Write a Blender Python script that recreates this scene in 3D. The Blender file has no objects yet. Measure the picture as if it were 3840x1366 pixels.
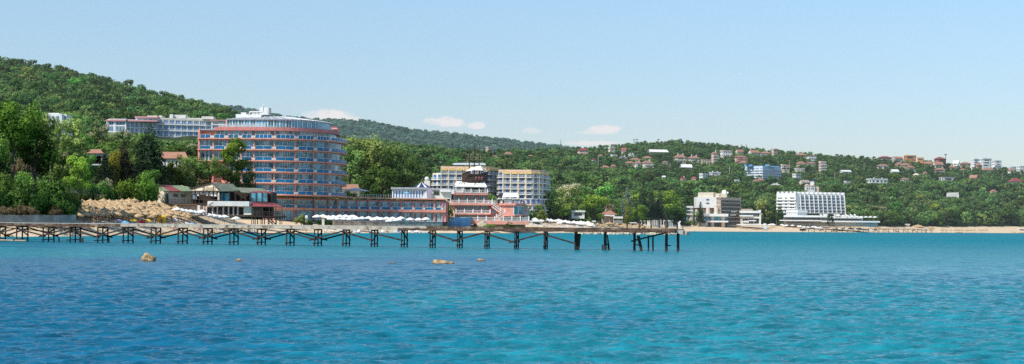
import bpy, math, random
import numpy as np
from mathutils import Vector, Matrix, Euler

random.seed(11)
rng = np.random.default_rng(11)
SC = bpy.context.scene
COL = SC.collection
R = math.radians

# ------------------------------------------------------------------ survey frame
# The coast was surveyed from the camera's viewpoint: bearing (px), elevation (py)
# and distance d (metres) give a point of the place.
F, CH, TILT, PX0, HY = 6000.0, 3.0, 0.0088, 1920.0, 848.0

def hz(px):
    return HY + TILT * (px - PX0)

def P(px, py, d):
    lx = (px - PX0) * d / F
    ly = (HY - py) * d / F
    return Vector((lx - ly * TILT, d, CH + lx * TILT + ly))

def to_screen(v):
    x, d, z = v
    z -= CH
    lx = x + z * TILT
    ly = z - x * TILT
    return PX0 + lx * F / d, HY - ly * F / d

# ------------------------------------------------------------------ object helpers
def tag(o, label=None, cat=None, group=None, kind=None):
    if label: o['label'] = label
    if cat: o['category'] = cat
    if group: o['group'] = group
    if kind: o['kind'] = kind
    return o

def thing(name, label, cat, loc=(0, 0, 0), rz=0.0, group=None):
    o = bpy.data.objects.new(name, None)
    o.empty_display_size = 0.5
    COL.objects.link(o)
    o.location = loc
    o.rotation_euler = (0, 0, rz)
    return tag(o, label, cat, group)

def link(name, me, parent=None):
    o = bpy.data.objects.new(name, me)
    COL.objects.link(o)
    if parent is not None:
        o.parent = parent
    return o

KIDS = {}
def kids(o):
    return list(o.children)

def dup(root, loc=None, rz=None, scale=None, label=None, group=None, cat=None, mats=None):
    r = root.copy(); COL.objects.link(r)
    if loc is not None: r.location = loc
    if rz is not None: r.rotation_euler = (0, 0, rz)
    if scale is not None: r.scale = scale
    tag(r, label, cat, group)
    for ch in KIDS[root.name]:
        c = ch.copy(); COL.objects.link(c); c.parent = r
        if mats and ch.name.split('.')[0] in mats:
            c.material_slots[0].link = 'OBJECT'
            c.material_slots[0].material = mats[ch.name.split('.')[0]]
        for g in KIDS.get(ch.name, ()):
            e = g.copy(); COL.objects.link(e); e.parent = c
    return r

def remember(root):
    KIDS[root.name] = [c for c in COL.objects if c.parent == root]
    for c in KIDS[root.name]:
        KIDS[c.name] = [g for g in COL.objects if g.parent == c]
    return root

class MB:
    """collects shapes for ONE mesh object"""
    def __init__(self, origin=(0, 0, 0)):
        self.v = []; self.f = []; self.m = []; self.o = Vector(origin)
    def add(self, pts, faces, mi=0):
        n = len(self.v)
        self.v += [Vector(p) - self.o for p in pts]
        self.f += [tuple(i + n for i in f) for f in faces]
        self.m += [mi] * len(faces)
        return self
    def hexa(self, p, mi=0):   # 0-3 bottom ring, 4-7 top ring
        return self.add(p, [(3, 2, 1, 0), (4, 5, 6, 7), (0, 1, 5, 4), (1, 2, 6, 5), (2, 3, 7, 6), (3, 0, 4, 7)], mi)
    def box(self, x0, x1, y0, y1, z0, z1, mi=0):
        return self.hexa([(x0, y0, z0), (x1, y0, z0), (x1, y1, z0), (x0, y1, z0),
                          (x0, y0, z1), (x1, y0, z1), (x1, y1, z1), (x0, y1, z1)], mi)
    def slab(self, pts, off, mi=0):
        n = len(pts); off = Vector(off)
        a = [Vector(p) for p in pts]; b = [p + off for p in a]
        fs = [tuple(range(n)), tuple(range(2 * n - 1, n - 1, -1))]
        fs += [(i, i + n, (i + 1) % n + n, (i + 1) % n) for i in range(n)]
        return self.add(a + b, fs, mi)
    def bar(self, a, b, w, h=None, mi=0, w2=None):
        a = Vector(a); b = Vector(b); h = h or w
        t = (b - a).normalized()
        up = Vector((0, 0, 1)) if abs(t.z) < .95 else Vector((0, 1, 0))
        s = t.cross(up).normalized(); u = s.cross(t)
        k = 1.0 if w2 is None else w2 / w
        q = []
        for c, kk in ((a, 1), (b, k)):
            q += [c + s * (i * w / 2 * kk) + u * (j * h / 2 * kk) for i, j in ((-1, -1), (1, -1), (1, 1), (-1, 1))]
        return self.hexa(q, mi)
    def tube(self, pts, rad, n=8, mi=0):
        pts = [Vector(p) for p in pts]
        rad = rad if isinstance(rad, (list, tuple)) else [rad] * len(pts)
        V = []; fs = []
        for i, p in enumerate(pts):
            t = (pts[min(i + 1, len(pts) - 1)] - pts[max(i - 1, 0)]).normalized()
            up = Vector((0, 0, 1)) if abs(t.z) < .9 else Vector((0, 1, 0))
            s = t.cross(up).normalized(); u = s.cross(t)
            V += [p + (s * math.cos(k * 2 * math.pi / n) + u * math.sin(k * 2 * math.pi / n)) * rad[i] for k in range(n)]
        for i in range(len(pts) - 1):
            for k in range(n):
                k2 = (k + 1) % n
                fs.append((i * n + k, i * n + k2, (i + 1) * n + k2, (i + 1) * n + k))
        fs.append(tuple(range(n - 1, -1, -1)))
        fs.append(tuple(range((len(pts) - 1) * n, len(pts) * n)))
        return self.add(V, fs, mi)
    def lathe(self, prof, c=(0, 0, 0), n=12, mi=0, wob=0.0, sx=1, sy=1):
        c = Vector(c); V = []; fs = []
        for j, (r, z) in enumerate(prof):
            for k in range(n):
                w = 1 + wob * random.uniform(-1, 1)
                a = k * 2 * math.pi / n
                V.append(c + Vector((r * w * math.cos(a) * sx, r * w * math.sin(a) * sy, z + wob * r * random.uniform(-.3, .3))))
        for j in range(len(prof) - 1):
            for k in range(n):
                k2 = (k + 1) % n
                fs.append((j * n + k, j * n + k2, (j + 1) * n + k2, (j + 1) * n + k))
        fs.append(tuple(range(n - 1, -1, -1)))
        fs.append(tuple(range((len(prof) - 1) * n, len(prof) * n)))
        return self.add(V, fs, mi)
    def band(self, path, s0, s1, o0, o1, z0, z1, mi=0):
        ss = path.cuts(s0, s1); V = []; fs = []
        for s in ss:
            p, nn = path.at(s)
            for o, z in ((o0, z0), (o1, z0), (o1, z1), (o0, z1)):
                V.append((p[0] + nn[0] * o, p[1] + nn[1] * o, z))
        for i in range(len(ss) - 1):
            for k in range(4):
                k2 = (k + 1) % 4
                fs.append((i * 4 + k, i * 4 + k2, (i + 1) * 4 + k2, (i + 1) * 4 + k))
        fs.append((3, 2, 1, 0)); q = (len(ss) - 1) * 4
        fs.append((q, q + 1, q + 2, q + 3))
        return self.add(V, fs, mi)
    # box seen between bearings px0..px1, elevations py0 (top)..py1 (bottom), front at distance d
    def pbox(self, px0, px1, py0, py1, d, dep, mi=0):
        a = P(px0, py1, d); b = P(px1, py0, d)
        return self.box(a.x, b.x, d, d + dep, (a.z + P(px1, py1, d).z) / 2, (P(px0, py0, d).z + b.z) / 2, mi)
    def build(self, name, mats, parent=None, smooth=False, label=None):
        me = bpy.data.meshes.new(name)
        me.from_pydata([tuple(p) for p in self.v], [], self.f)
        if not isinstance(mats, (list, tuple)): mats = [mats]
        for m in mats: me.materials.append(m)
        if len(mats) > 1: me.polygons.foreach_set('material_index', self.m)
        if smooth: me.polygons.foreach_set('use_smooth', [True] * len(self.f))
        me.update()
        o = link(name, me, parent)
        if label: o['label'] = label
        return o

class Path:
    """plan line of a facade, walked left to right; outward = towards the sea"""
    def __init__(self, pts):
        self.p = [np.array(q[:2], float) for q in pts]
        self.s = [0.0]
        for a, b in zip(self.p, self.p[1:]):
            self.s.append(self.s[-1] + float(np.linalg.norm(b - a)))
        seg = []
        for a, b in zip(self.p, self.p[1:]):
            t = (b - a) / np.linalg.norm(b - a); seg.append(np.array((t[1], -t[0])))
        self.n = [seg[0]] + [(a + b) / np.linalg.norm(a + b) for a, b in zip(seg, seg[1:])] + [seg[-1]]
        self.L = self.s[-1]
    def at(self, s):
        i = 0
        while i < len(self.s) - 2 and s > self.s[i + 1]: i += 1
        t = (s - self.s[i]) / (self.s[i + 1] - self.s[i])
        n = self.n[i] * (1 - t) + self.n[i + 1] * t
        return self.p[i] * (1 - t) + self.p[i + 1] * t, n / np.linalg.norm(n)
    def cuts(self, s0, s1):
        return [s0] + [s for s in self.s if s0 + 1e-4 < s < s1 - 1e-4] + [s1]
    def off(self, o):
        return Path([p + n * o for p, n in zip(self.p, self.n)])
    def s_at_px(self, px):
        best = (1e9, 0)
        for k in range(801):
            s = self.L * k / 800; p, _ = self.at(s)
            e = abs(PX0 + p[0] * F / p[1] - px)
            if e < best[0]: best = (e, s)
        return best[1]

def path_px(pts):
    return Path([P(px, HY, d)[:2] for px, d in pts])

# ------------------------------------------------------------------ materials
def new_mat(name):
    m = bpy.data.materials.new(name); m.use_nodes = True
    nt = m.node_tree
    return m, nt, nt.nodes, nt.links, nt.nodes['Principled BSDF']

def mat(name, c, rough=.7, var=.18, scale=.6, spec=.3, bump=0.0, c2=None, metal=0.0, detail=5, stretch=(1, 1, 1), alpha=1.0, lo=.35, hi=.65):
    m, nt, N, L, b = new_mat(name)
    tc = N.new('ShaderNodeTexCoord'); mp = N.new('ShaderNodeMapping')
    mp.inputs['Scale'].default_value = stretch
    L.new(tc.outputs['Object'], mp.inputs['Vector'])
    nz = N.new('ShaderNodeTexNoise'); nz.inputs['Scale'].default_value = scale; nz.inputs['Detail'].default_value = detail
    nz.inputs['Roughness'].default_value = .65
    L.new(mp.outputs[0], nz.inputs['Vector'])
    cr = N.new('ShaderNodeValToRGB')
    c2 = c2 or tuple(max(0, x * (1 - var)) for x in c)
    c1 = tuple(min(.95, x * (1 + var * .6)) for x in c)
    cr.color_ramp.elements[0].color = (*c2, 1); cr.color_ramp.elements[0].position = lo
    cr.color_ramp.elements[1].color = (*c1, 1); cr.color_ramp.elements[1].position = hi
    L.new(nz.outputs['Fac'], cr.inputs['Fac'])
    L.new(cr.outputs['Color'], b.inputs['Base Color'])
    b.inputs['Roughness'].default_value = rough
    b.inputs['Specular IOR Level'].default_value = spec
    b.inputs['Metallic'].default_value = metal
    b.inputs['Alpha'].default_value = alpha
    if bump:
        bp = N.new('ShaderNodeBump'); bp.inputs['Strength'].default_value = bump; bp.inputs['Distance'].default_value = .1
        L.new(nz.outputs['Fac'], bp.inputs['Height']); L.new(bp.outputs[0], b.inputs['Normal'])
    return m

def glass_mat(name, c, rough=.08, var=.5, scale=.35):
    """window glass: tinted, mirror-like, differing from pane to pane (curtains, blinds, dark rooms)"""
    m, nt, N, L, b = new_mat(name)
    oi = N.new('ShaderNodeObjectInfo')
    tc = N.new('ShaderNodeTexCoord')
    nz = N.new('ShaderNodeTexNoise'); nz.noise_dimensions = '4D'; nz.inputs['Scale'].default_value = scale; nz.inputs['Detail'].default_value = 3
    mul = N.new('ShaderNodeMath'); mul.operation = 'MULTIPLY'; mul.inputs[1].default_value = 50
    L.new(oi.outputs['Random'], mul.inputs[0]); L.new(mul.outputs[0], nz.inputs['W']); L.new(tc.outputs['Object'], nz.inputs['Vector'])
    cr = N.new('ShaderNodeValToRGB')
    cr.color_ramp.elements[0].color = (*[x * (1 - var) for x in c], 1); cr.color_ramp.elements[0].position = .38
    cr.color_ramp.elements[1].color = (*[min(.9, x * (1 + var)) for x in c], 1); cr.color_ramp.elements[1].position = .62
    L.new(nz.outputs['Fac'], cr.inputs['Fac']); L.new(cr.outputs[0], b.inputs['Base Color'])
    b.inputs['Roughness'].default_value = rough; b.inputs['Specular IOR Level'].default_value = .4
    return m

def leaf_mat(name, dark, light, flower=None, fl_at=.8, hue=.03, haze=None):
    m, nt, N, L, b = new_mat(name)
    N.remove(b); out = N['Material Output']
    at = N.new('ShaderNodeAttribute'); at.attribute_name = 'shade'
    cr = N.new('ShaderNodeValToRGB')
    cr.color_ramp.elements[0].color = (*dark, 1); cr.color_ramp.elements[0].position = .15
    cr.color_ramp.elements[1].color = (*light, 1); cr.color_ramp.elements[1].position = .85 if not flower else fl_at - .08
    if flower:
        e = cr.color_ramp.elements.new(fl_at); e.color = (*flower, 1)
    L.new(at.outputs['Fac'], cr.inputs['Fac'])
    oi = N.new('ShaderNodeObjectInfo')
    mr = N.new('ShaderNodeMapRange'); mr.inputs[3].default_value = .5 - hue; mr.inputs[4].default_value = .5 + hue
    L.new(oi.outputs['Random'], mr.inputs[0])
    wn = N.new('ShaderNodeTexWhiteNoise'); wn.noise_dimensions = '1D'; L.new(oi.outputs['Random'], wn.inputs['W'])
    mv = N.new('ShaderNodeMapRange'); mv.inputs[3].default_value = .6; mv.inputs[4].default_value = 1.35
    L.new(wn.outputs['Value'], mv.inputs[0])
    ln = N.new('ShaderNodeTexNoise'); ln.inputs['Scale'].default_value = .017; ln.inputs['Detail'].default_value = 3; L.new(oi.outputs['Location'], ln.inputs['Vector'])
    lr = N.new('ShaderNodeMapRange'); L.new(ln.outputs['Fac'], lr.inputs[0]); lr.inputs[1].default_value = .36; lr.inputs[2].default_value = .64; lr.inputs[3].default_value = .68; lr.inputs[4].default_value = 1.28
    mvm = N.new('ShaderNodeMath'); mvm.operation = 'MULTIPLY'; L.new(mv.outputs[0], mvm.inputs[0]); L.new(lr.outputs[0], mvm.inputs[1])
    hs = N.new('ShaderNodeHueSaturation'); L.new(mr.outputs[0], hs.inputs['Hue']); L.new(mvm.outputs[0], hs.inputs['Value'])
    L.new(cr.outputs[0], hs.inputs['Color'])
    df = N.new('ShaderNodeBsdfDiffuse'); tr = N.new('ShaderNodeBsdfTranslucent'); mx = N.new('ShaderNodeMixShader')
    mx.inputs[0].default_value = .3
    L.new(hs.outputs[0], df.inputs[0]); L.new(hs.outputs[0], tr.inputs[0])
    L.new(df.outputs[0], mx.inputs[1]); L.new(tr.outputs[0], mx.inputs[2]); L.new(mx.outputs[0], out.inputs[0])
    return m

M = {}
M['pink'] = mat('pink_render', (.72, .34, .26), .8, .14, .5, c2=(.60, .27, .21))
M['pink_dark'] = mat('dark_pink_render', (.60, .225, .20), .8, .15, .5)
M['pale_pink'] = mat('pale_pink_render', (.74, .53, .45), .8, .12, .6)
M['white'] = mat('white_paint', (.80, .79, .76), .6, .08, .7)
M['white_old'] = mat('weathered_white_paint', (.74, .72, .67), .75, .16, .5)
M['white_frame'] = mat('white_window_frame', (.80, .80, .80), .45, .04, 1)
M['blue_rail'] = mat('blue_balcony_glass', (.010, .15, .33), .3, .30, .5, spec=.25)
M['dark_frame'] = mat('dark_window_frame', (.05, .06, .07), .5, .1, 1)
M['teal_glass'] = glass_mat('teal_glass', (.075, .255, .33), .08, .6)
M['blue_glass'] = glass_mat('blue_glass', (.045, .175, .40), .08, .45)
M['dark_glass'] = glass_mat('dark_glass', (.035, .05, .06), .07, .5)
M['cyan_glass'] = glass_mat('cyan_glass', (.05, .42, .58), .06, .5)
M['pale_rail'] = mat('pale_frosted_glass', (.55, .64, .68), .2, .12, .8, spec=.5, alpha=.38)
M['cream'] = mat('cream_render', (.76, .66, .50), .8, .10, .4)
M['cream_w'] = mat('pale_cream_render', (.80, .74, .62), .8, .10, .4)
M['sand_stone'] = mat('peach_render', (.72, .52, .37), .8, .15, .8)
M['yellow'] = mat('yellow_awning_cloth', (.84, .55, .20), .8, .12, .8)
M['concrete'] = mat('weathered_concrete', (.42, .38, .33), .9, .35, .7, bump=.3, c2=(.22, .17, .13))
M['concrete_l'] = mat('pale_concrete', (.50, .49, .46), .9, .25, .35, bump=.2)
M['grey_roof'] = mat('grey_sheet_roof', (.36, .38, .40), .5, .2, .5)
M['asbestos'] = mat('mossy_corrugated_roof', (.24, .23, .19), .9, .3, .7, c2=(.13, .16, .09), bump=.2)
M['green_roof'] = mat('green_sheet_roof', (.22, .30, .16), .7, .25, .6)
M['red_roof'] = mat('dark_red_sheet_roof', (.29, .07, .065), .6, .25, .7)
M['terracotta'] = mat('terracotta_tiles', (.38, .20, .14), .85, .28, 1.4, bump=.2)
M['terracotta_b'] = mat('brown_clay_tiles', (.40, .20, .13), .85, .28, 1.4, bump=.2)
M['wood_dark'] = mat('dark_weathered_timber', (.055, .038, .03), .85, .4, 1.2, bump=.3)
M['rust'] = mat('tarred_rusty_pile', (.062, .038, .028), .85, .3, 1.5, bump=.4, c2=(.018, .013, .012))
M['wood'] = mat('brown_timber', (.20, .12, .07), .8, .3, 1.5)
M['wood_pale'] = mat('bleached_timber', (.42, .33, .23), .85, .3, 1.2)
M['hull'] = mat('dark_brown_hull_planks', (.085, .05, .04), .8, .3, 2.2, stretch=(.3, .3, 3), bump=.3)
M['straw'] = mat('straw_thatch', (.58, .41, .23), .95, .3, 2.2, c2=(.28, .18, .09), bump=.5)
M['canvas'] = mat('white_canvas', (.82, .80, .75), .8, .07, 1)
M['canvas_y'] = mat('yellow_canvas', (.78, .50, .06), .8, .1, 1)
M['canvas_b'] = mat('light_blue_canvas', (.18, .45, .62), .8, .15, 1)
M['canvas_n'] = mat('navy_canvas', (.03, .055, .15), .8, .2, 1)
M['canvas_l'] = mat('pale_lilac_canvas', (.38, .34, .42), .8, .2, .8)
M['canvas_k'] = mat('black_canvas', (.03, .03, .035), .8, .2, 1)
M['plastic_w'] = mat('white_plastic', (.80, .80, .80), .35, .05, 1, spec=.5)
M['rock'] = mat('tan_rock', (.56, .37, .18), .95, .4, 1.6, bump=.9, c2=(.20, .14, .075), detail=8)
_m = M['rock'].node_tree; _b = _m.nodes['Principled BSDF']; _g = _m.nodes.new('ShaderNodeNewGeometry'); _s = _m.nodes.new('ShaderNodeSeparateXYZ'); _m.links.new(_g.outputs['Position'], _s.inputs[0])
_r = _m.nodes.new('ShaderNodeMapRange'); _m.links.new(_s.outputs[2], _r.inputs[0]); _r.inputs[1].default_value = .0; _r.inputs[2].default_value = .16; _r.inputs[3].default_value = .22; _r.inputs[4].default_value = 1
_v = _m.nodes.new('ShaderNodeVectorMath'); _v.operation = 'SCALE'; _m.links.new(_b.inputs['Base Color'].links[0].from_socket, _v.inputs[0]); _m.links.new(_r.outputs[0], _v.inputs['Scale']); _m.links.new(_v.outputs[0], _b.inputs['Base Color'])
M['rock_pale'] = mat('pale_limestone', (.62, .54, .42), .95, .35, .9, bump=.7, c2=(.34, .28, .20), detail=8)
M['bark'] = mat('tree_bark', (.10, .075, .055), .95, .3, 3, bump=.5)
M['orange'] = mat('orange_render', (.60, .28, .12), .8, .12, .5)
M['brick'] = mat('brick_red_render', (.40, .15, .11), .85, .2, .8)
M['tan'] = mat('tan_render', (.44, .35, .27), .85, .14, .5)
M['beige'] = mat('beige_render', (.70, .60, .48), .85, .12, .5)
M['blue_white'] = mat('pale_blue_render_and_shade', (.60, .72, .82), .8, .1, .5)
M['sky_blue'] = mat('sky_blue_render', (.18, .42, .66), .7, .12, .5)
M['pool_blue'] = mat('light_blue_pool_paint', (.22, .52, .70), .5, .2, .3)
M['metal_w'] = mat('white_metal', (.72, .73, .74), .4, .1, 1, metal=.2)
M['metal_d'] = mat('dark_metal', (.06, .06, .065), .5, .2, 1, metal=.3)
M['skin'] = mat('tanned_skin', (.46, .25, .17), .6, .12, 4)
M['skin_l'] = mat('fair_skin', (.62, .39, .29), .6, .12, 4)
M['hair'] = mat('dark_hair', (.035, .022, .015), .7, .2, 8)
M['red_cloth'] = mat('red_cloth', (.60, .03, .035), .8, .15, 4)
M['blue_cloth'] = mat('dark_blue_cloth', (.03, .06, .18), .8, .15, 4)
M['white_cloth'] = mat('white_cloth', (.75, .75, .73), .8, .1, 4)
M['black_cloth'] = mat('black_cloth', (.02, .02, .024), .8, .15, 4)
M['green_cloth'] = mat('green_cloth', (.04, .26, .16), .8, .15, 4)
M['awning_ink'] = mat('faded_black_print', (.12, .10, .09), .8, .2, 3)
M['sign_ink'] = mat('faded_brown_lettering', (.40, .27, .15), .8, .2, 3)

# leaves
M['lf_bright'] = leaf_mat('bright_leaves', (0.058, 0.125, 0.019), (0.298, 0.451, 0.067))
M['lf_mid'] = leaf_mat('green_leaves', (0.041, 0.106, 0.023), (0.194, 0.351, 0.070))
M['lf_dark'] = leaf_mat('dark_leaves', (0.019, 0.053, 0.013), (0.095, 0.185, 0.041))
M['lf_olive'] = leaf_mat('olive_leaves', (0.079, 0.134, 0.035), (0.373, 0.491, 0.133))
M['lf_yellow'] = leaf_mat('yellow_green_leaves', (0.086, 0.131, 0.019), (0.461, 0.480, 0.067))
M['lf_conifer'] = leaf_mat('conifer_needles', (0.022, 0.047, 0.026), (0.104, 0.151, 0.065))
M['lf_brownish'] = leaf_mat('brownish_needles', (0.038, 0.042, 0.026), (0.152, 0.136, 0.072))
M['lf_silver'] = leaf_mat('silvery_needles', (0.056, 0.096, 0.080), (0.224, 0.304, 0.240))
M['lf_flower'] = leaf_mat('leaves_with_white_blossom', (0.052, 0.101, 0.025), (0.221, 0.313, 0.083), flower=(.52, .50, .33), fl_at=.74)
M['lf_forest'] = leaf_mat('forest_leaves', (0.038, 0.091, 0.032), (0.171, 0.277, 0.082), hue=.035)
M['lf_far'] = leaf_mat('haze_tinted_leaves', (0.066, 0.145, 0.135), (0.165, 0.285, 0.205), hue=.02)  # bluish distance haze is mixed into the leaf colours
M['lf_dry'] = leaf_mat('dry_brush', (.08, .06, .035), (.24, .18, .10))
# ------------------------------------------------------------------ camera
cam_d = bpy.data.cameras.new('camera')
cam = bpy.data.objects.new('camera', cam_d); COL.objects.link(cam)
ca, sa = math.cos(TILT), math.sin(TILT)
cam.matrix_world = Matrix(((ca, -sa, 0, 0), (0, 0, -1, 0), (sa, ca, 0, CH), (0, 0, 0, 1)))
cam_d.sensor_width = 36; cam_d.lens = 36 * F / 3840
cam_d.shift_y = (HY - 683.0) / 3840
cam_d.clip_start = 1; cam_d.clip_end = 40000
SC.camera = cam
SC.view_settings.view_transform = 'Standard'; SC.view_settings.look = 'None'; SC.view_settings.exposure = 0
SC.cycles.max_bounces = 6; SC.cycles.diffuse_bounces = 3; SC.cycles.volume_bounces = 0; SC.cycles.glossy_bounces = 3; SC.cycles.transparent_max_bounces = 6
SC.cycles.use_denoising = False; SC.cycles.caustics_reflective = False; SC.cycles.caustics_refractive = False

# ------------------------------------------------------------------ daylight
SUN_DIR = Vector((-.70, -.60, .98)).normalized()
sun_el = math.asin(SUN_DIR.z); sun_az = math.atan2(SUN_DIR.x, SUN_DIR.y)
sd = bpy.data.lights.new('sun', 'SUN'); sd.energy = 5.0; sd.angle = R(.53); sd.color = (1.0, .955, .87)
so = bpy.data.objects.new('sun', sd); COL.objects.link(so)
so.rotation_euler = (-SUN_DIR).to_track_quat('-Z', 'Y').to_euler()

world = bpy.data.worlds.new('World'); SC.world = world; world.use_nodes = True
wn = world.node_tree; N, L = wn.nodes, wn.links
bg = N['Background']; bg.inputs[1].default_value = .13
sky = N.new('ShaderNodeTexSky'); sky.sky_type = 'NISHITA'; sky.sun_disc = False
sky.sun_elevation = sun_el; sky.sun_rotation = sun_az; sky.altitude = 0; sky.air_density = 1.0; sky.dust_density = .3; sky.ozone_density = 2.0

def wmath(op, a, b=None, c=None):
    n = N.new('ShaderNodeMath'); n.operation = op
    for i, x in enumerate((a, b, c)):
        if x is None: continue
        if isinstance(x, (int, float)): n.inputs[i].default_value = x
        else: L.new(x, n.inputs[i])
    return n.outputs[0]

tc = N.new('ShaderNodeTexCoord'); sep = N.new('ShaderNodeSeparateXYZ'); L.new(tc.outputs['Generated'], sep.inputs[0])
az = wmath('DIVIDE', sep.outputs[0], wmath('MAXIMUM', sep.outputs[1], .01))
el = wmath('DIVIDE', sep.outputs[2], wmath('MAXIMUM', sep.outputs[1], .01))
# clear-air tint by height above the horizon
ramp = N.new('ShaderNodeValToRGB'); L.new(wmath('MULTIPLY', el, 5.0), ramp.inputs[0])
ramp.color_ramp.elements[0].color = (.79, .775, .89, 1); ramp.color_ramp.elements[0].position = .1
ramp.color_ramp.elements[1].color = (.985, 1.165, 1.235, 1); ramp.color_ramp.elements[1].position = .85
tint = N.new('ShaderNodeMix'); tint.data_type = 'RGBA'; tint.blend_type = 'MULTIPLY'; tint.inputs[0].default_value = 1
L.new(sky.outputs[0], tint.inputs[6]); L.new(ramp.outputs[0], tint.inputs[7])
cur = tint.outputs[2]
# fair-weather cumulus low over the ridge
cv = N.new('ShaderNodeCombineXYZ'); L.new(wmath('MULTIPLY', az, 60.0), cv.inputs[0]); L.new(wmath('MULTIPLY', el, 105.0), cv.inputs[1])
cn = N.new('ShaderNodeTexNoise'); cn.inputs['Scale'].default_value = 1.1; cn.inputs['Detail'].default_value = 7; cn.inputs['Roughness'].default_value = .6
L.new(cv.outputs[0], cn.inputs['Vector'])
total = None
for px, py, rx, ry, k in [(1235, 446, 120, 36, 1), (1300, 452, 80, 24, .9), (1668, 462, 85, 26, .9), (1784, 473, 34, 18, .8), (1990, 492, 44, 15, .45),
                          (2262, 486, 62, 26, .9), (2230, 497, 85, 12, .6), (2215, 538, 120, 13, .8), (1180, 430, 60, 18, .5)]:
    u0 = (px - PX0) / F; v0 = (hz(px) - py) / F
    dx = wmath('MULTIPLY', wmath('SUBTRACT', az, u0), F / rx)
    dy0 = wmath('SUBTRACT', el, v0)
    up = wmath('MULTIPLY', wmath('MAXIMUM', dy0, 0.0), F / ry)
    dn = wmath('MULTIPLY', wmath('MINIMUM', dy0, 0.0), F / (ry * .7))
    e = wmath('ADD', wmath('MULTIPLY', dx, dx), wmath('ADD', wmath('MULTIPLY', up, up), wmath('MULTIPLY', dn, dn)))
    e = wmath('ADD', e, wmath('MULTIPLY', wmath('SUBTRACT', cn.outputs['Fac'], .5), 3.4))
    mrn = N.new('ShaderNodeMapRange'); mrn.interpolation_type = 'SMOOTHSTEP'
    L.new(e, mrn.inputs[0]); mrn.inputs[1].default_value = 1.05; mrn.inputs[2].default_value = .25; mrn.inputs[3].default_value = 0; mrn.inputs[4].default_value = k * .95
    total = mrn.outputs[0] if total is None else wmath('MAXIMUM', total, mrn.outputs[0])
total = wmath('MULTIPLY', total, wmath('GREATER_THAN', sep.outputs[1], .05))
cm = N.new('ShaderNodeMix'); cm.data_type = 'RGBA'; L.new(total, cm.inputs[0]); L.new(cur, cm.inputs[6])
cm.inputs[7].default_value = (7.1, 6.85, 6.85, 1)
L.new(cm.outputs[2], bg.inputs[0])

# ------------------------------------------------------------------ terrain survey: shore, beach, beach back, foot, slope, ridge
TP = [-900, -300, 0, 270, 300, 480, 600, 720, 900, 1100, 1300, 1600, 1750, 2000, 2200, 2400, 2560, 2800, 3000, 3200, 3440, 3840, 4300, 4900]
TR = [
 [(235, 900), (245, 850), (260, 835), (290, 790), (380, 690), (900, 500), (1500, 130)],
 [(279, 893), (290, 862), (306, 842), (310, 806), (335, 700), (900, 525), (1500, 190)],
 [(312, 889), (320, 868), (332, 846), (334, 806), (356, 700), (900, 540), (1500, 243)],
 [(340, 886.5), (350, 862), (361, 846), (363, 808), (390, 735), (900, 545), (1500, 296)],
 [(343, 886), (372, 840), (425, 788), (450, 745), (520, 690), (900, 548), (1500, 306)],
 [(385, 882), (410, 838), (440, 795), (468, 757), (540, 690), (900, 555), (1500, 348)],
 [(413, 880), (440, 840), (465, 808), (484, 775), (560, 690), (900, 560), (1500, 380)],
 [(445, 878), (468, 848), (485, 828), (510, 800), (580, 710), (900, 565), (1500, 408)],
 [(505, 874.6), (530, 855), (555, 838), (580, 824), (640, 800), (900, 610), (1500, 450)],
 [(540, 874), (565, 858), (585, 840), (600, 827), (700, 790), (900, 680), (1500, 525)],
 [(562, 874.5), (590, 858), (612, 840), (640, 828), (720, 790), (900, 680), (1450, 545)],
 [(620, 874.2), (640, 858), (660, 844), (690, 830), (800, 790), (1000, 680), (1450, 575)],
 [(640, 874.6), (660, 858), (680, 850), (700, 842), (850, 790), (1100, 690), (1500, 590)],
 [(690, 874.8), (715, 858), (760, 846), (810, 835), (950, 805), (1200, 700), (1750, 583)],
 [(790, 873.3), (830, 860), (870, 850), (930, 838), (1100, 800), (1400, 700), (2100, 575)],
 [(1000, 870.2), (1050, 860), (1100, 851), (1180, 838), (1300, 800), (1600, 700), (2250, 553)],
 [(1280, 867.7), (1310, 860), (1340, 853), (1390, 845), (1480, 800), (1750, 690), (2300, 543)],
 [(1330, 869.2), (1370, 861), (1400, 855), (1450, 846), (1560, 800), (1800, 700), (2300, 570)],
 [(1380, 870.5), (1420, 863), (1450, 857), (1500, 847), (1620, 810), (1850, 710), (2300, 589)],
 [(1450, 871.7), (1490, 865), (1520, 860), (1570, 850), (1700, 810), (1950, 710), (2300, 603)],
 [(1600, 872.7), (1640, 866), (1670, 861), (1710, 851), (1850, 800), (2050, 720), (2350, 616)],
 [(1800, 874.9), (1845, 868), (1880, 863), (1920, 850), (2050, 800), (2250, 720), (2500, 653)],
 [(2000, 878), (2045, 871), (2080, 866), (2120, 852), (2250, 800), (2450, 730), (2700, 680)],
 [(2200, 883), (2245, 876), (2280, 871), (2320, 857), (2450, 805), (2650, 735), (2900, 690)],
]
TD = np.array([[q[0] for q in r] for r in TR], float)
TZ = np.array([[CH + (hz(p) - q[1]) * q[0] / F + 0 for q in r] for p, r in zip(TP, TR)], float)
# ground behind the crest falls away
TD = np.hstack([TD, TD[:, 6:7] + 160, TD[:, 6:7] + 700]); TZ = np.hstack([TZ, TZ[:, 6:7] - 10, TZ[:, 6:7] - 60])

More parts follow.
